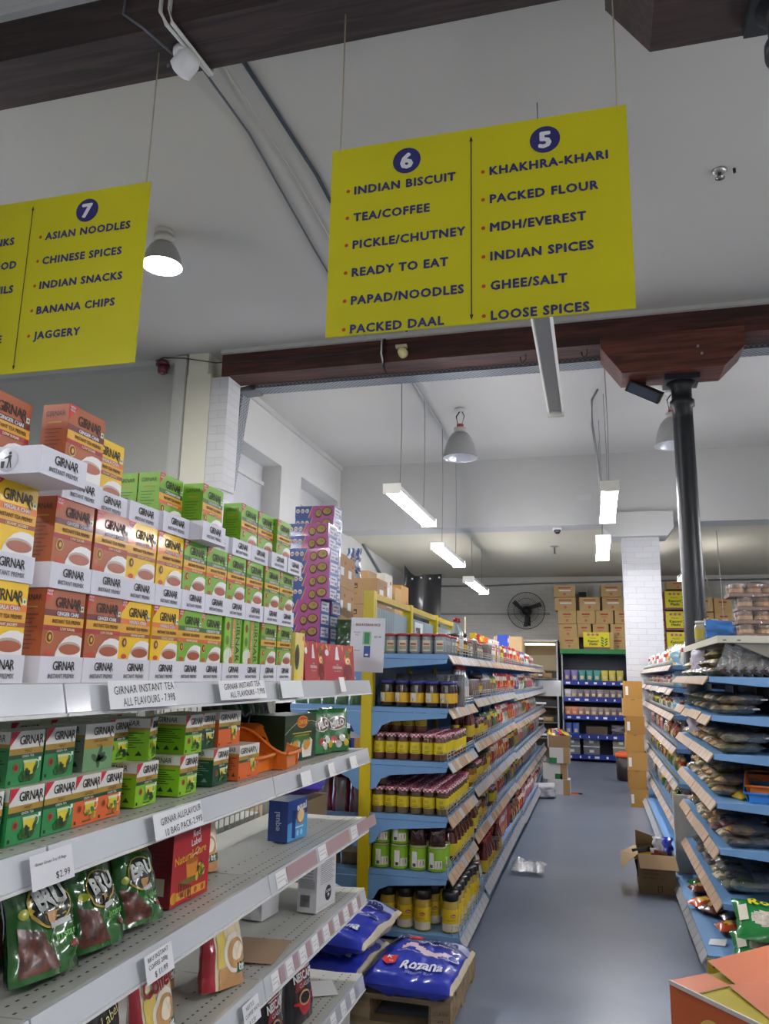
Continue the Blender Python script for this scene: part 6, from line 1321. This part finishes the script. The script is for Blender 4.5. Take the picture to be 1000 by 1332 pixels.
GR = pouch(0.36, 0.29, 0.1, gricef, 170, prof='pillow', crk=0.012, extra=griceX, nu=24, nv=24).mesh('rice_bag')
solo('rice_bag', GR, 'glossy green rice bag on top, at the near end of the right-hand base', 'bag', (0.84, 4.72, 0.285), Euler((-PI / 2 + 0.45, 0.05, -0.05)), 'green rice bags')
solo('rice_bag', GR, 'glossy green rice bag underneath the top green one', 'bag', (0.82, 4.7, 0.165), Euler((-PI / 2 + 0.3, 0.05, -0.05)), 'green rice bags')
solo('rice_bag_stand', MB().box(0.66, 1.1, 4.72, 5.06, 0, 0.1, mat('#c9c6b4', 0.5)), 'low cream base under the green rice bags', 'plinth', (0, 0, 0))
solo('paper_scrap', MB().hexa([(-0.05, -0.03, 0), (0.04, -0.04, 0.002), (0.06, 0.03, 0.02), (-0.03, 0.04, 0), (-0.05, -0.03, 0.001), (0.04, -0.04, 0.003), (0.06, 0.03, 0.021), (-0.03, 0.04, 0.012)], PAPER), 'torn white label on the near end of the base shelf', 'paper', (0.63, 5.3, 0.0925))
# far run goods
names_f = ['top far-right shelf', 'second far-right shelf', 'third far-right shelf', 'fourth far-right shelf', 'fifth far-right shelf', 'sixth far-right shelf']
fr = [['pink', 'white', 'yellow', 'clear'], ['white', 'pink', 'clear', 'green'], ['clear', 'green', 'white', 'clear'], ['clear', 'brown', 'pink', 'clear'], ['brown', 'clear', 'yellow', 'green'], ['clear', 'green', 'clear', 'herb']]
for k in range(6):
    z = FL[k]
    y = 7.5
    n = 0
    while y < 12.7:
        kk = rs.choice(fr[k])
        if kk in ('clear', 'herb') and y < 10.5:
            sb(rs.choice(['pale', 'seed', 'herb', 'chilli', 'turmeric']), names_f[k], (0.74, y, z + 0.012), Euler((-0.45 + rs.uniform(-0.2, 0.2), 0, -PI / 2 + rs.uniform(-0.3, 0.3))), 'bags on the %s' % names_f[k]); y += 0.19
        else:
            kk = 'clear' if kk == 'herb' else kk
            fill(names_f[k], 0.665, z, y - KITS[kk][3] / 2, [(kk, 1)], rot=-PI / 2, sgn=-1, sc=0.72 if k in (1, 2) else 1.0); y += KITS[kk][3] + 0.02
for i, (y, z) in enumerate(((7.6, 1.52), (7.75, 1.29), (7.62, 1.74))): solo('plastic_bag', pouch(0.2, 0.15, 0.1, lambda u, v, s: mat('#a9cfe0', 0.15, coat=0.8), 180 + i, prof='pillow', crk=0.03), 'pale blue clear plastic bag just past the black column, %s' % ('middle', 'lowest', 'highest')[i], 'bag', (0.72, y - 0.05, z + 0.012), Euler((-0.3, 0, -PI / 2 + 0.6)), 'pale blue plastic bags')
solo('grain_bottle', MB().lathe([(0.07, 0), (0.075, 0.02), (0.075, 0.2), (0.03, 0.26), (0.03, 0.29)], 16, mat('#a59a72', 0.15, coat=0.7)), 'tall clear bottle of grain at the far end of the far-right base', 'bottle', (0.64, 12.3, 0.122))
# wire rack leaning on the floor by the far run, and open carton
wr = MB()
for i in range(9): wr.tube([(0, i * 0.11, 0), (0.16, i * 0.11, 0.0)], 0.004, WIRE, 5)
for q in range(4): wr.tube([(0.02 + q * 0.045, -0.02, 0), (0.02 + q * 0.045, 0.92, 0)], 0.004, WIRE, 5)
solo('wire_rack', wr, 'white wire rack lying on the floor against the far-right shelves', 'wire rack', (0.37, 7.9, 0.008), 0.03)
t = empty('open_carton', 'open brown cardboard carton full of packets on the aisle floor', 'carton', (0.4, 6.88, 0))
KR = mat('#8d7350', 0.75, var=0.1, scale=5); KRL = mat('#c0a27a', 0.7, var=0.06, scale=5)
b = MB(); w, d, h, e = 0.135, 0.18, 0.275, 0.004
b.box(-w, w, -d, d, 0, e, KR).box(-w, w, -d, -d + e, e, h, KR).box(-w, w, d - e, d, e, h, KR).box(-w, -w + e, -d + e, d - e, e, h, KR).box(w - e, w, -d + e, d - e, e, h, KR)
F = front(-d - 0.001); RDK = mat('#5e3526', 0.6)
for q, tx in enumerate(('STORE IN COOL', 'DRY PLACE', 'KEEP SEALED', 'NET WEIGHT 12KG')): b.text(F, tx, -w + 0.035, 0.2 - q * 0.03, 0.02, RDK, align='L', maxw=0.15)
b.rect(F, 0.0, 0.035, 0.01, 0.055, RDK).rect(front(-d - 0.0016), 0.006, 0.029, 0.016, 0.049, KR)
part('carton_body', b, t)
part('front_flap', MB().hexa([(-w + 0.01, -d - 0.075, h - 0.085), (w + 0.02, -d - 0.075, h - 0.085), (w + 0.02, -d - 0.071, h - 0.085), (-w + 0.01, -d - 0.071, h - 0.085), (-w, -d - 0.002, h), (w, -d - 0.002, h), (w, -d + 0.002, h + 0.002), (-w, -d + 0.002, h + 0.002)], KRL), t)
part('side_flap', MB().hexa([(-w - 0.12, -d, h - 0.11), (-w - 0.12, d - 0.05, h - 0.05), (-w - 0.124, d - 0.05, h - 0.05), (-w - 0.124, -d, h - 0.11), (-w, -d, h), (-w, d, h), (-w - 0.004, d, h), (-w - 0.004, -d, h)], KRL), t)
part('back_flap', MB().hexa([(-w, d - 0.003, h), (w, d - 0.003, h), (w, d, h), (-w, d, h), (-w, d - 0.03, h + 0.12), (w - 0.06, d - 0.03, h + 0.06), (w - 0.06, d - 0.026, h + 0.06), (-w, d - 0.026, h + 0.12)], KR), t)
for i, (x, y, ck, lb) in enumerate(((-0.07, -0.08, 'black', 'black packet'), (-0.02, -0.03, 'white', 'white packet'), (0.05, -0.06, 'brown', 'brown packet'), (0.02, 0.05, 'black', 'second black packet'))):
    solo('snack_packet', PK[ck], '%s inside the open aisle carton' % lb, 'packet', (0.4 + x, 6.86 + y, 0.11), Euler((-0.3, 0.2 * (i - 1), 0.3 * i)))
solo('plastic_bag', pouch(0.16, 0.17, 0.1, lambda u, v, s: mat('#3a4fd0', 0.15, coat=0.8) if u > -0.1 else mat('#b9bcc8', 0.15, coat=0.8), 190, prof='pillow', crk=0.025), 'blue and clear plastic bag lying in the open aisle carton', 'bag', (0.475, 6.93, 0.2), Euler((-0.3, 0, 0.2)))
solo('tan_carton', kraft(0.22, 0.2, 0.11, '#ad8a5c', None, False, False), 'shallow tan carton on the far-right base shelf', 'carton', (0.68, 8.0, 0.122), -PI / 2 - 0.3)
# orange fruit carton in the foreground
t = empty('produce_carton', 'orange printed carton in the bottom right foreground', 'carton', (0.226, 3.368, 0), 0.694)
OR = mat('#c8622e', 0.55, var=0.06, scale=6); ORT = mat('#d9805a', 0.45, coat=0.2); OLV = mat('#b0a11e', 0.5); EDGE = mat('#d9c7b0', 0.7)
b = MB(); L_, W_c, H_ = 0.62, 0.42, 0.5
b.box(0, L_, -W_c, 0, 0, H_ - 0.006, [OR, OLV, OLV, OR, OR, OR])
Lp = lambda u, v: (-0.001, -u, v); Lp2 = lambda u, v: (-0.0016, -u, v); Lp3 = lambda u, v: (-0.0022, -u, v)
b.disc(Lp, 0.2, 0.36, 0.075, 0.075, mat('#d9b45a', 0.5), 2).disc(Lp2, 0.2, 0.36, 0.062, 0.062, mat('#8a9a3a', 0.5), 2)
for q in range(5): b.disc(Lp3, 0.2 + 0.035 * math.cos(q * 1.26), 0.36 + 0.035 * math.sin(q * 1.26), 0.017, 0.014, mat(('#c2502a', '#d9a02e', '#7a8a2a')[q % 3], 0.5), 2, 12)
Ff = front(-W_c - 0.001)
b.disc(Ff, 0.2, 0.38, 0.09, 0.07, mat('#8a8420', 0.5), 2).disc(Ff, 0.4, 0.36, 0.07, 0.06, mat('#b5a52a', 0.5), 2)
part('carton_body', b, t)
part('left_flap', MB().hexa([(0, -0.13, H_ - 0.004), (0.175, -0.12, H_ - 0.004), (0.19, 0, H_ - 0.004), (0, 0, H_ - 0.004), (0, -0.13, H_), (0.175, -0.12, H_), (0.19, 0, H_), (0, 0, H_)], [EDGE, ORT, EDGE, EDGE, EDGE, EDGE]), t)
part('side_lip', MB().hexa([(-0.004, -W_c, H_ - 0.012), (0.0, -W_c, H_ - 0.012), (0.0, 0, H_ - 0.012), (-0.004, 0, H_ - 0.012), (-0.004, -W_c, H_ + 0.002), (0.004, -W_c, H_ + 0.002), (0.004, 0, H_ + 0.002), (-0.004, 0, H_ + 0.002)], mat('#cfc6c2', 0.6)), t)
part('back_flap', MB().hexa([(0.19, -0.15, H_ + 0.0), (L_, -0.19, H_ + 0.0), (L_, 0.02, H_ + 0.05), (0.22, 0.02, H_ + 0.03), (0.19, -0.15, H_ + 0.004), (L_, -0.19, H_ + 0.004), (L_, 0.02, H_ + 0.054), (0.22, 0.02, H_ + 0.034)], [EDGE, ORT, EDGE, EDGE, EDGE, EDGE]), t)
fl = MB().hexa([(0.06, -0.4, H_ - 0.003), (L_, -0.42, H_ - 0.003), (L_, -0.17, H_ + 0.004), (0.16, -0.13, H_ + 0.002), (0.06, -0.4, H_), (L_, -0.42, H_), (L_, -0.17, H_ + 0.008), (0.16, -0.13, H_ + 0.006)], [EDGE, ORT, mat('#d9b62a', 0.5), EDGE, EDGE, EDGE])
T1 = lambda u, v: (u, v, H_ + 0.0105); T2 = lambda u, v: (u, v, H_ + 0.0115)
for q, c in enumerate('MDH'): fl.ell(T1, 0.22 + q * 0.055, -0.3 - q * 0.012, 0.03, 0.022, mat('#e6dcd8', 0.4), 6, -0.2).text(T2, c, 0.22 + q * 0.055, -0.3 - q * 0.012, 0.035, mat('#c23a30', 0.4), bold=0.03)
fl.ell(T1, 0.36, -0.25, 0.07, 0.045, mat('#d9b45a', 0.5), 24).ell(T2, 0.36, -0.25, 0.06, 0.036, mat('#e8e0d0', 0.5), 24)
part('front_flap', fl, t)
# ================================================================== BACK OF THE SHOP
NB = mat('#20358c', 0.4)
t = empty('blue_shelving', 'dark blue shelving against the back wall under a green top board', 'shelves', (0, 16.2, 0))
part('back_panel', MB().box(-0.64, 0.6, 0.45, 0.47, 0.02, 2.05, mat('#3c3f46', 0.7)), t)
for x in (-0.66, 0.6): part('side_frame', MB().box(x, x + 0.02, 0, 0.47, 0, 2.05, mat('#b9bcc4', 0.5) if x < 0 else NB), t)
part('top_board', MB().box(-0.68, 0.62, -0.03, 0.47, 2.06, 2.15, mat('#14803c', 0.4)), t)
SHB = [1.52, 1.2, 0.86, 0.5, 0.12]
for z in SHB:
    s = part('shelf', MB().box(-0.638, 0.598, 0.0, 0.445, z - 0.02, z, mat('#55617f', 0.5)).box(-0.638, 0.598, -0.02, 0.0, z - 0.07, z + 0.02, NB), t)
    for q in range(7): part('price_ticket', MB().box(-0.55 + q * 0.17 + rs.uniform(-.04, .04), -0.5 + q * 0.17, -0.024, -0.0205, z - 0.05, z - 0.01, PAPER), s)
bc = [['#6a5aa0', '#7a6ab0', '#2a8a84', '#2a8a84', '#3a9a90', '#c9bb2e', '#c9bb2e', '#b5a82a'], ['#c9c6d2', '#8a7f82', '#6a5f66', '#7a6a70', '#6a5f66', '#8a7a76', '#6a5f66', '#7a6a70', '#6a5f66'], ['#c97a4a', '#c9704a', '#9a6a5a', '#8a6a62', '#9a7a70', '#7a6a6a', '#8a6a62', '#7a6a6a', '#6a5a5c'], ['#3a5fb8', '#3a5fb8']]
bn = [['purple', 'second purple', 'teal', 'second teal', 'third teal', 'yellow', 'second yellow', 'olive yellow'], ['white tub-like'] + ['dull mauve, %s,' % o for o in ORD[:8]], ['orange', 'second orange'] + ['brown-grey, %s,' % o for o in ORD[:7]], ['bright blue', 'second bright blue']]
for r, row in enumerate(bc):
    n = len(row)
    for i, c in enumerate(row):
        pit = 0.145 if r in (0, 3) else 0.125
        solo('food_pouch', pouch(0.13, 0.22 if r in (0, 3) else 0.17, 0.06, lambda u, v, s, c=c: mat('#c9b48a', 0.4) if s < 0 and math.hypot(u / 0.5, (v - 0.35) / 0.2) < 1 else mat(c, 0.3, coat=0.4), 200 + i, nu=8, nv=10), '%s pouch on the %s shelf of the back blue shelving' % (bn[r][i], ('top', 'second', 'third', 'fourth')[r]), 'pouch', (-0.56 + i * pit, 16.3, SHB[r] + 0.001), 0, 'pouches on the back shelving')
m = MB().box(-0.2, 0.2, 0, 0.3, 0, 0.16, mat('#57493c', 0.7)); solo('cardboard_box', m, 'dark brown box on the fourth back shelf', 'box', (-0.02, 16.3, 0.501), 0)
solo('plastic_bag', pouch(0.3, 0.2, 0.1, lambda u, v, s: mat('#57525a', 0.3, coat=0.5), 215, prof='pillow', crk=0.03), 'dark plastic bag on the fourth back shelf', 'bag', (0.4, 16.3, 0.501), 0)
for i, (x, c) in enumerate(((-0.5, '#7e8084'), (-0.13, '#6a6c70'), (0.42, '#9a937e'))):
    for q in range(2):
        mm = MB().box(-0.15, 0.15, 0, 0.3, 0, 0.15, mat(c, 0.2, coat=0.6)).box(-0.156, 0.156, -0.006, 0.306, 0.15, 0.17, mat('#d3d5d6', 0.3)).rect(front(-0.001), -0.04, 0.04, 0.05, 0.1, PAPER)
        solo('storage_box', mm, 'clear lidded storage box on the lowest back shelf, %s stack, %s' % (('left', 'middle', 'right')[i], ('lower', 'upper')[q]), 'storage box', (x, 16.28, 0.121 + q * 0.171), 0)
# cartons heaped on top of it
def kcart(w, h, seed, tape=True):
    def mk(m, F, w, h):
        m.rect(F, -w * 0.3, w * 0.3, h * 0.74, h * 0.84, mat('#a8452c', 0.6)).rect(F, -w * 0.25, w * 0.3, h * 0.5, h * 0.62, PAPER) if seed % 2 else m.rect(F, -w * 0.22, w * 0.22, h * 0.66, h * 0.78, mat('#a8452c', 0.6)).rect(F, -w * 0.16, w * 0.16, h * 0.5, h * 0.54, mat('#a8452c', 0.6))
        m.ell(F, 0, h * 0.25, w * 0.07, h * 0.11, mat('#b5654a', 0.6))
    return kraft(w, 0.4, h, '#c2a26a', mk, False, False)
hp = [[(-0.5, 0.38, 0.3), (0.29, 0.3, 0.22)], [(-0.52, 0.36, 0.28), (-0.2, 0.26, 0.3), (0.12, 0.3, 0.3), (0.46, 0.3, 0.28)], [(-0.53, 0.36, 0.29), (-0.16, 0.36, 0.3), (0.2, 0.34, 0.29), (0.55, 0.3, 0.3)], [(-0.56, 0.42, 0.29), (-0.08, 0.4, 0.26), (0.37, 0.4, 0.29)], [(-0.57, 0.42, 0.26), (0.35, 0.4, 0.25)]]
zb = [2.153, 2.39, 2.66, 2.93, 3.2]
hts = [0.235, 0.265, 0.265, 0.265, 0.24]
hp[0] = [(-0.5, 0.38, 0), (0.44, 0.34, 0)]
for r, row in enumerate(hp):
    for i, (x, w, _h) in enumerate(row):
        solo('cardboard_box', kcart(w, hts[r], 1 if r >= 3 else 0), 'kraft carton with red print on the back heap, %s from left in %s row up' % (ORD[i], ORD[r]), 'box', (x, 16.35 + rs.uniform(-.02, .02), zb[r]), rs.uniform(-.05, .05), 'kraft cartons on the back shelving')
def methi(m, F, w, h, k=1.0):
    F2 = lambda u, v: (lambda p: (p[0], p[1] - 0.001, p[2]))(F(u, v)); F3 = lambda u, v: (lambda p: (p[0], p[1] - 0.002, p[2]))(F(u, v))
    m.rect(F, -w / 2, w * 0.5, h * 0.1, h, mat('#e3d81a', 0.5)).rect(F, -w / 2, w / 2, 0, h * 0.12, mat('#8a4a5a', 0.5))
    for q, c in enumerate('MDH'): m.ell(F2, -w * 0.3 + q * w * 0.17, h * 0.85, w * 0.075, h * 0.08, mat('#c98a8a', 0.5), 6).text(F3, c, -w * 0.3 + q * w * 0.17, h * 0.84, h * 0.12, mat('#b02020', 0.5), bold=0.03)
    m.text(F2, 'Peacock', -w * 0.14, h * 0.66, h * 0.11, INK).text(F2, 'Kasoori', -w * 0.12, h * 0.48, h * 0.2, INK, bold=0.03, maxw=w * 0.6).text(F2, 'Methi', -w * 0.12, h * 0.3, h * 0.2, INK, bold=0.03, maxw=w * 0.5)
    for q in range(7): m.ell(F2, w * 0.3 + (0.07 if q % 2 else -0.07) * w, h * (0.2 + q * 0.075), w * 0.075, h * 0.045, mat('#2f7a2c', 0.5), 10, 0.6 if q % 2 else -0.6 + PI)
mm = MB().box(-0.28, 0.22, 0, 0.3, 0, 0.33, mat('#b3a22a', 0.5)).box(0.22, 0.3, 0.02, 0.3, 0, 0.33, mat('#c2a26a', 0.7)); methi(mm, lambda u, v: (u - 0.03, -0.001, v), 0.5, 0.33)
solo('spice_case', mm, 'yellow printed case in front of the kraft cartons on the green board', 'case', (0.06, 16.18, 2.153), 0)
# cartons to the right of the pillar
for i in range(3):
    mm = MB().box(-0.24, 0.24, 0, 0.3, 0, 0.36, mat('#8a4a5a', 0.5)); methi(mm, front(-0.001), 0.46, 0.36)
    solo('spice_case', mm, 'yellow printed case stacked right of the white pillar, %s from the bottom' % ORD[i], 'case', (1.58, 16.1, 2.13 + i * 0.395), 0.03 * (i - 1), 'yellow cases right of the pillar')
solo('cardboard_box', kcart(0.42, 0.15, 0), 'kraft carton on top of the yellow case stack', 'box', (1.6, 16.1, 3.32), 0)
for i, z in enumerate((2.15, 2.45, 2.75, 3.03)): solo('cardboard_box', kcart(0.3, 0.27, 0), 'kraft carton hidden behind the yellow cases, %s from bottom' % ORD[i], 'box', (1.3, 16.35, z), 0, 'kraft cartons beside the yellow cases')
for i, (x, z) in enumerate(((2.08, 2.3), (2.42, 2.3), (2.08, 2.6), (2.42, 2.6), (2.08, 2.9), (2.42, 2.88))): solo('cardboard_box', kcart(0.32, 0.28, 0), 'kraft carton right of the black column on the back wall, %s' % ('lower left', 'lower right', 'middle left', 'middle right', 'upper left', 'upper right')[i], 'box', (x, 16.3, z), rs.uniform(-.15, .15), 'kraft cartons right of the column')
solo('back_rack', MB().box(0.98, 3.2, 16.05, 16.9, 2.08, 2.13, NB).box(0.98, 1.02, 16.05, 16.9, 0, 2.08, NB).box(3.16, 3.2, 16.05, 16.9, 0, 2.08, NB).box(1.02, 3.16, 16.8, 16.9, 0, 2.08, mat('#3c3f46', 0.7)).box(1.86, 2.9, 16.1, 16.6, 2.13, 2.298, mat('#8d7350', 0.8)), 'dark blue rack behind the right-hand shelves carrying cartons', 'rack', (0, 0, 0))
# fans on the back wall
def fan(label, x, z, R):
    t = empty('wall_fan', label, 'fan', (x, 16.95, z), 0, 'black wall fans')
    part('wall_bracket', MB().box(-0.06, 0.06, -0.03, 0, -0.3, -0.1, DARK).tube([(0, -0.02, -0.2), (0, -0.16, -0.14), (0, -0.2, 0)], 0.025, DARK, 8), t)
    part('motor', MB().lathe([(0.06, 0), (0.1, 0.02), (0.1, 0.15), (0.05, 0.17)], 20, DARK, X=Matrix.Translation((0, -0.12, 0)) @ Matrix.Rotation(PI / 2, 4, 'X')), t)
    g = MB()
    for rr in (R, R * 0.66, R * 0.33): g.tube([(rr * math.cos(a * PI / 16), -0.3 - 0.05 * (1 - (rr / R) ** 2), rr * math.sin(a * PI / 16)) for a in range(32)], 0.007 if rr == R else 0.004, DARK, 5, closed=True)
    for a in range(64): g.tube([(R * q * math.cos(a * PI / 32), -0.3 - 0.05 * (1 - q * q), R * q * math.sin(a * PI / 32)) for q in (0.1, 0.5, 1.0)], 0.0034, DARK, 4)
    part('front_guard', g, t)
    part('guard_badge', MB().lathe([(0.05, 0), (0.05, 0.012)], 16, DARK, X=Matrix.Translation((0, -0.352, 0)) @ Matrix.Rotation(PI / 2, 4, 'X')), t)
    for q in range(3):
        a = q * 2 * PI / 3 + 0.4
        P = [(0.07 * math.cos(a), 0.07 * math.sin(a)), (R * 0.86 * math.cos(a - 0.12), R * 0.86 * math.sin(a - 0.12)), (R * 0.88 * math.cos(a + 0.16), R * 0.88 * math.sin(a + 0.16)), (0.09 * math.cos(a + 0.8), 0.09 * math.sin(a + 0.8))]
        bl = MB().hexa([(P[0][0], -0.25, P[0][1]), (P[1][0], -0.22, P[1][1]), (P[2][0], -0.27, P[2][1]), (P[3][0], -0.28, P[3][1]), (P[0][0], -0.246, P[0][1]), (P[1][0], -0.216, P[1][1]), (P[2][0], -0.266, P[2][1]), (P[3][0], -0.276, P[3][1])], mat('#4a4b4d', 0.5))
        part('blade', bl, t)
fan('black wall fan on the back wall, left of the white brick pillar', -1.37, 2.95, 0.385)
fan('black wall fan on the back wall behind the jar trays', 3.1, 3.12, 0.385)
# black tarpaulin pinned on the back wall
tm = MB(); nu, nv = 14, 16; vs = []; fs = []
for j in range(nv + 1):
    for i in range(nu + 1):
        a, c = i / nu, j / nv
        zt = 3.53 - 0.07 * math.sin(min(1, a * 2) * PI) + 0.2 * max(0, 1 - a * 2.2) ** 1.5
        vs.append((-3.62 + 0.76 * a - 0.05 * c * a, 15.0 + 0.02 * noise.noise((a * 4, c * 2.5, 0)) + 0.014 * math.sin(a * 11 + c * 4) - 0.02, zt - 1.55 * c))
for j in range(nv):
    for i in range(nu): q = j * (nu + 1) + i; fs.append((q, q + nu + 1, q + nu + 2, q + 1))
tm.add(vs, fs, mat('#17181d', 0.35, coat=0.3), True)
k0 = len(vs); tm.add([(x, y + 0.012, z) for x, y, z in vs], [f[::-1] for f in fs], mat('#17181d', 0.35, coat=0.3), True)
for i in range(4): tm.lathe([(0.02, 0), (0.02, 0.01)], 8, PAPER, X=Matrix.Translation((-3.45 + i * 0.18, 14.96, 3.44 + 0.02 * (i % 2))) @ Matrix.Rotation(PI / 2, 4, 'X'))
solo('tarpaulin', tm, 'black tarpaulin hanging in the far left corner before the back wall', 'tarpaulin', (0, 0, 0))
# dark display rack with a strip light, left of the blue shelving
t = empty('display_rack', 'dark display rack with a warm strip light, left of the blue back shelving', 'rack', (0, 16.2, 0))
part('side_frame', MB().box(-1.44, -1.41, 0, 0.6, 0, 2.3, mat('#b9bcbf', 0.5)), t); part('side_frame', MB().box(-0.76, -0.73, 0, 0.6, 0, 2.3, mat('#b9bcbf', 0.5)), t)
part('back_panel', MB().box(-1.41, -0.76, 0.55, 0.6, 0, 2.3, mat('#8d7d60', 0.6)), t)
part('canopy', MB().box(-1.46, -0.72, -0.05, 0.6, 2.3, 2.33, mat('#c2c4c6', 0.4)), t)
part('light_tube', MB().tube([(-1.38, 0.1, 2.24), (-0.78, 0.1, 2.24)], 0.018, mat('#ffe9c2', 0.4, emit=4.0), 8), t)
part('header_panel', MB().box(-1.41, -0.76, 0.02, 0.04, 1.72, 2.02, mat('#9a8a68', 0.5)), t)
for z in (1.55, 1.3, 1.0, 0.7, 0.4): part('shelf', MB().box(-1.408, -0.762, 0.0, 0.545, z, z + 0.02, mat('#77756c', 0.5)).box(-1.405, -0.765, 0.05, 0.06, z + 0.021, z + 0.15, mat('#2a2a2c', 0.4)).box(-1.2, -0.98, 0.045, 0.0495, z + 0.06, z + 0.1, PAPER), t)
for i in range(4): solo('loaf_bag', pouch(0.2, 0.1, 0.1, lambda u, v, s: mat('#a8875a', 0.3, coat=0.5), 220 + i, prof='pillow', nu=8, nv=8), 'tan bread bag on the display rack, %s' % ('top left', 'top right', 'lower left', 'lower right')[i], 'bag', (-1.22 + 0.28 * (i % 2), 16.22, 1.571 if i < 2 else 0.721), 0)
# white cartons standing at the far end of the aisle
def wcarton(w, d, h, gx):
    m = MB().box(-w / 2, w / 2, 0, d, 0, h, mat('#d6d5d2', 0.6)).rect(front(-0.001), gx, gx + 0.1, h * 0.02, h * 0.35, mat('#1e7a3c', 0.5)).rect(front(-0.001), w / 2 - 0.09, w / 2, 0, h, mat('#a98a5e', 0.6))
    return m
for i, (y, x, w, z, h, gx, lb) in enumerate(((11.6, -0.55, 0.3, 0, 0.2, -0.15, 'bottom'), (11.62, -0.6, 0.33, 0.201, 0.215, 0.0, 'second'), (11.6, -0.53, 0.28, 0.417, 0.21, -0.14, 'third'))):
    solo('white_carton', wcarton(w, 0.3, h, gx), 'white carton with green patch at the aisle end, %s in its stack' % lb, 'carton', (x, y, z), 0)
t = empty('display_carton', 'open carton of colourful packets on top of the white cartons', 'carton', (-0.53, 11.6, 0.628))
part('carton_body', MB().box(-0.15, 0.15, 0, 0.28, 0, 0.16, mat('#8d7350', 0.7)).box(-0.16, -0.15, -0.02, 0.28, 0, 0.2, mat('#d6d5d2', 0.6)), t)
for i, ck in enumerate(('yellow', 'pink', 'blue', 'red', 'yellow')): solo('snack_packet', PK[ck], '%s packet lying in the open carton at the aisle end, %s from left' % (ck, ORD[i]), 'packet', (-0.64 + i * 0.055, 11.66 + 0.02 * i, 0.79), Euler((-1.2, 0.2, 0.2 * i)))
solo('box_cutter', MB().box(-0.07, 0.03, -0.012, 0.012, 0, 0.02, mat('#e0562a', 0.4)).box(0.03, 0.08, -0.01, 0.01, 0.003, 0.016, DARK), 'orange box cutter left on the floor beside the white cartons', 'cutter', (-0.32, 11.75, 0.001), -0.1)
solo('plastic_bag', pouch(0.3, 0.2, 0.16, lambda u, v, s: mat('#c9cbd0', 0.2, coat=0.6), 230, prof='pillow', crk=0.04), 'crumpled white plastic bag at the far end of the blue base shelf', 'bag', (-0.72, 11.2, 0.001), 0.4)
# brown carton stack in front of the pillar
for i in range(7):
    def tk(m, F, w, h): m.rect(F, -w * 0.46, -w * 0.3, h * 0.2, h * 0.7, PAPER) if i % 2 == 0 else m.rect(F, -w * 0.1, w * 0.1, h * 0.92, h * 0.98, mat('#8a6438', 0.6))
    solo('cardboard_box', kraft(0.22 + 0.008 * (i % 3), 0.3, 0.222, ('#b3863f', '#a87b38', '#b98c48')[i % 3], tk, False, False), 'golden brown carton in the tall stack before the white pillar, %s from the floor' % ORD[i], 'box', (0.475 - 0.003 * i + 0.008 * (-1) ** i, 13.05 - 2.15, 0.0 + i * 0.2235), rs.uniform(-.05, .05), 'golden cartons before the pillar')
t = empty('trolley_bin', 'dark bin with an orange rim beside the golden carton stack', 'bin', (0.42, 13.6, 0))
part('body', MB().lathe([(0.12, 0), (0.15, 0.02), (0.16, 0.36)], 20, mat('#3a3034', 0.5)), t)
part('rim', MB().lathe([(0.165, 0.36), (0.17, 0.38), (0.16, 0.42), (0.1, 0.44)], 20, mat('#d9562a', 0.4)), t)
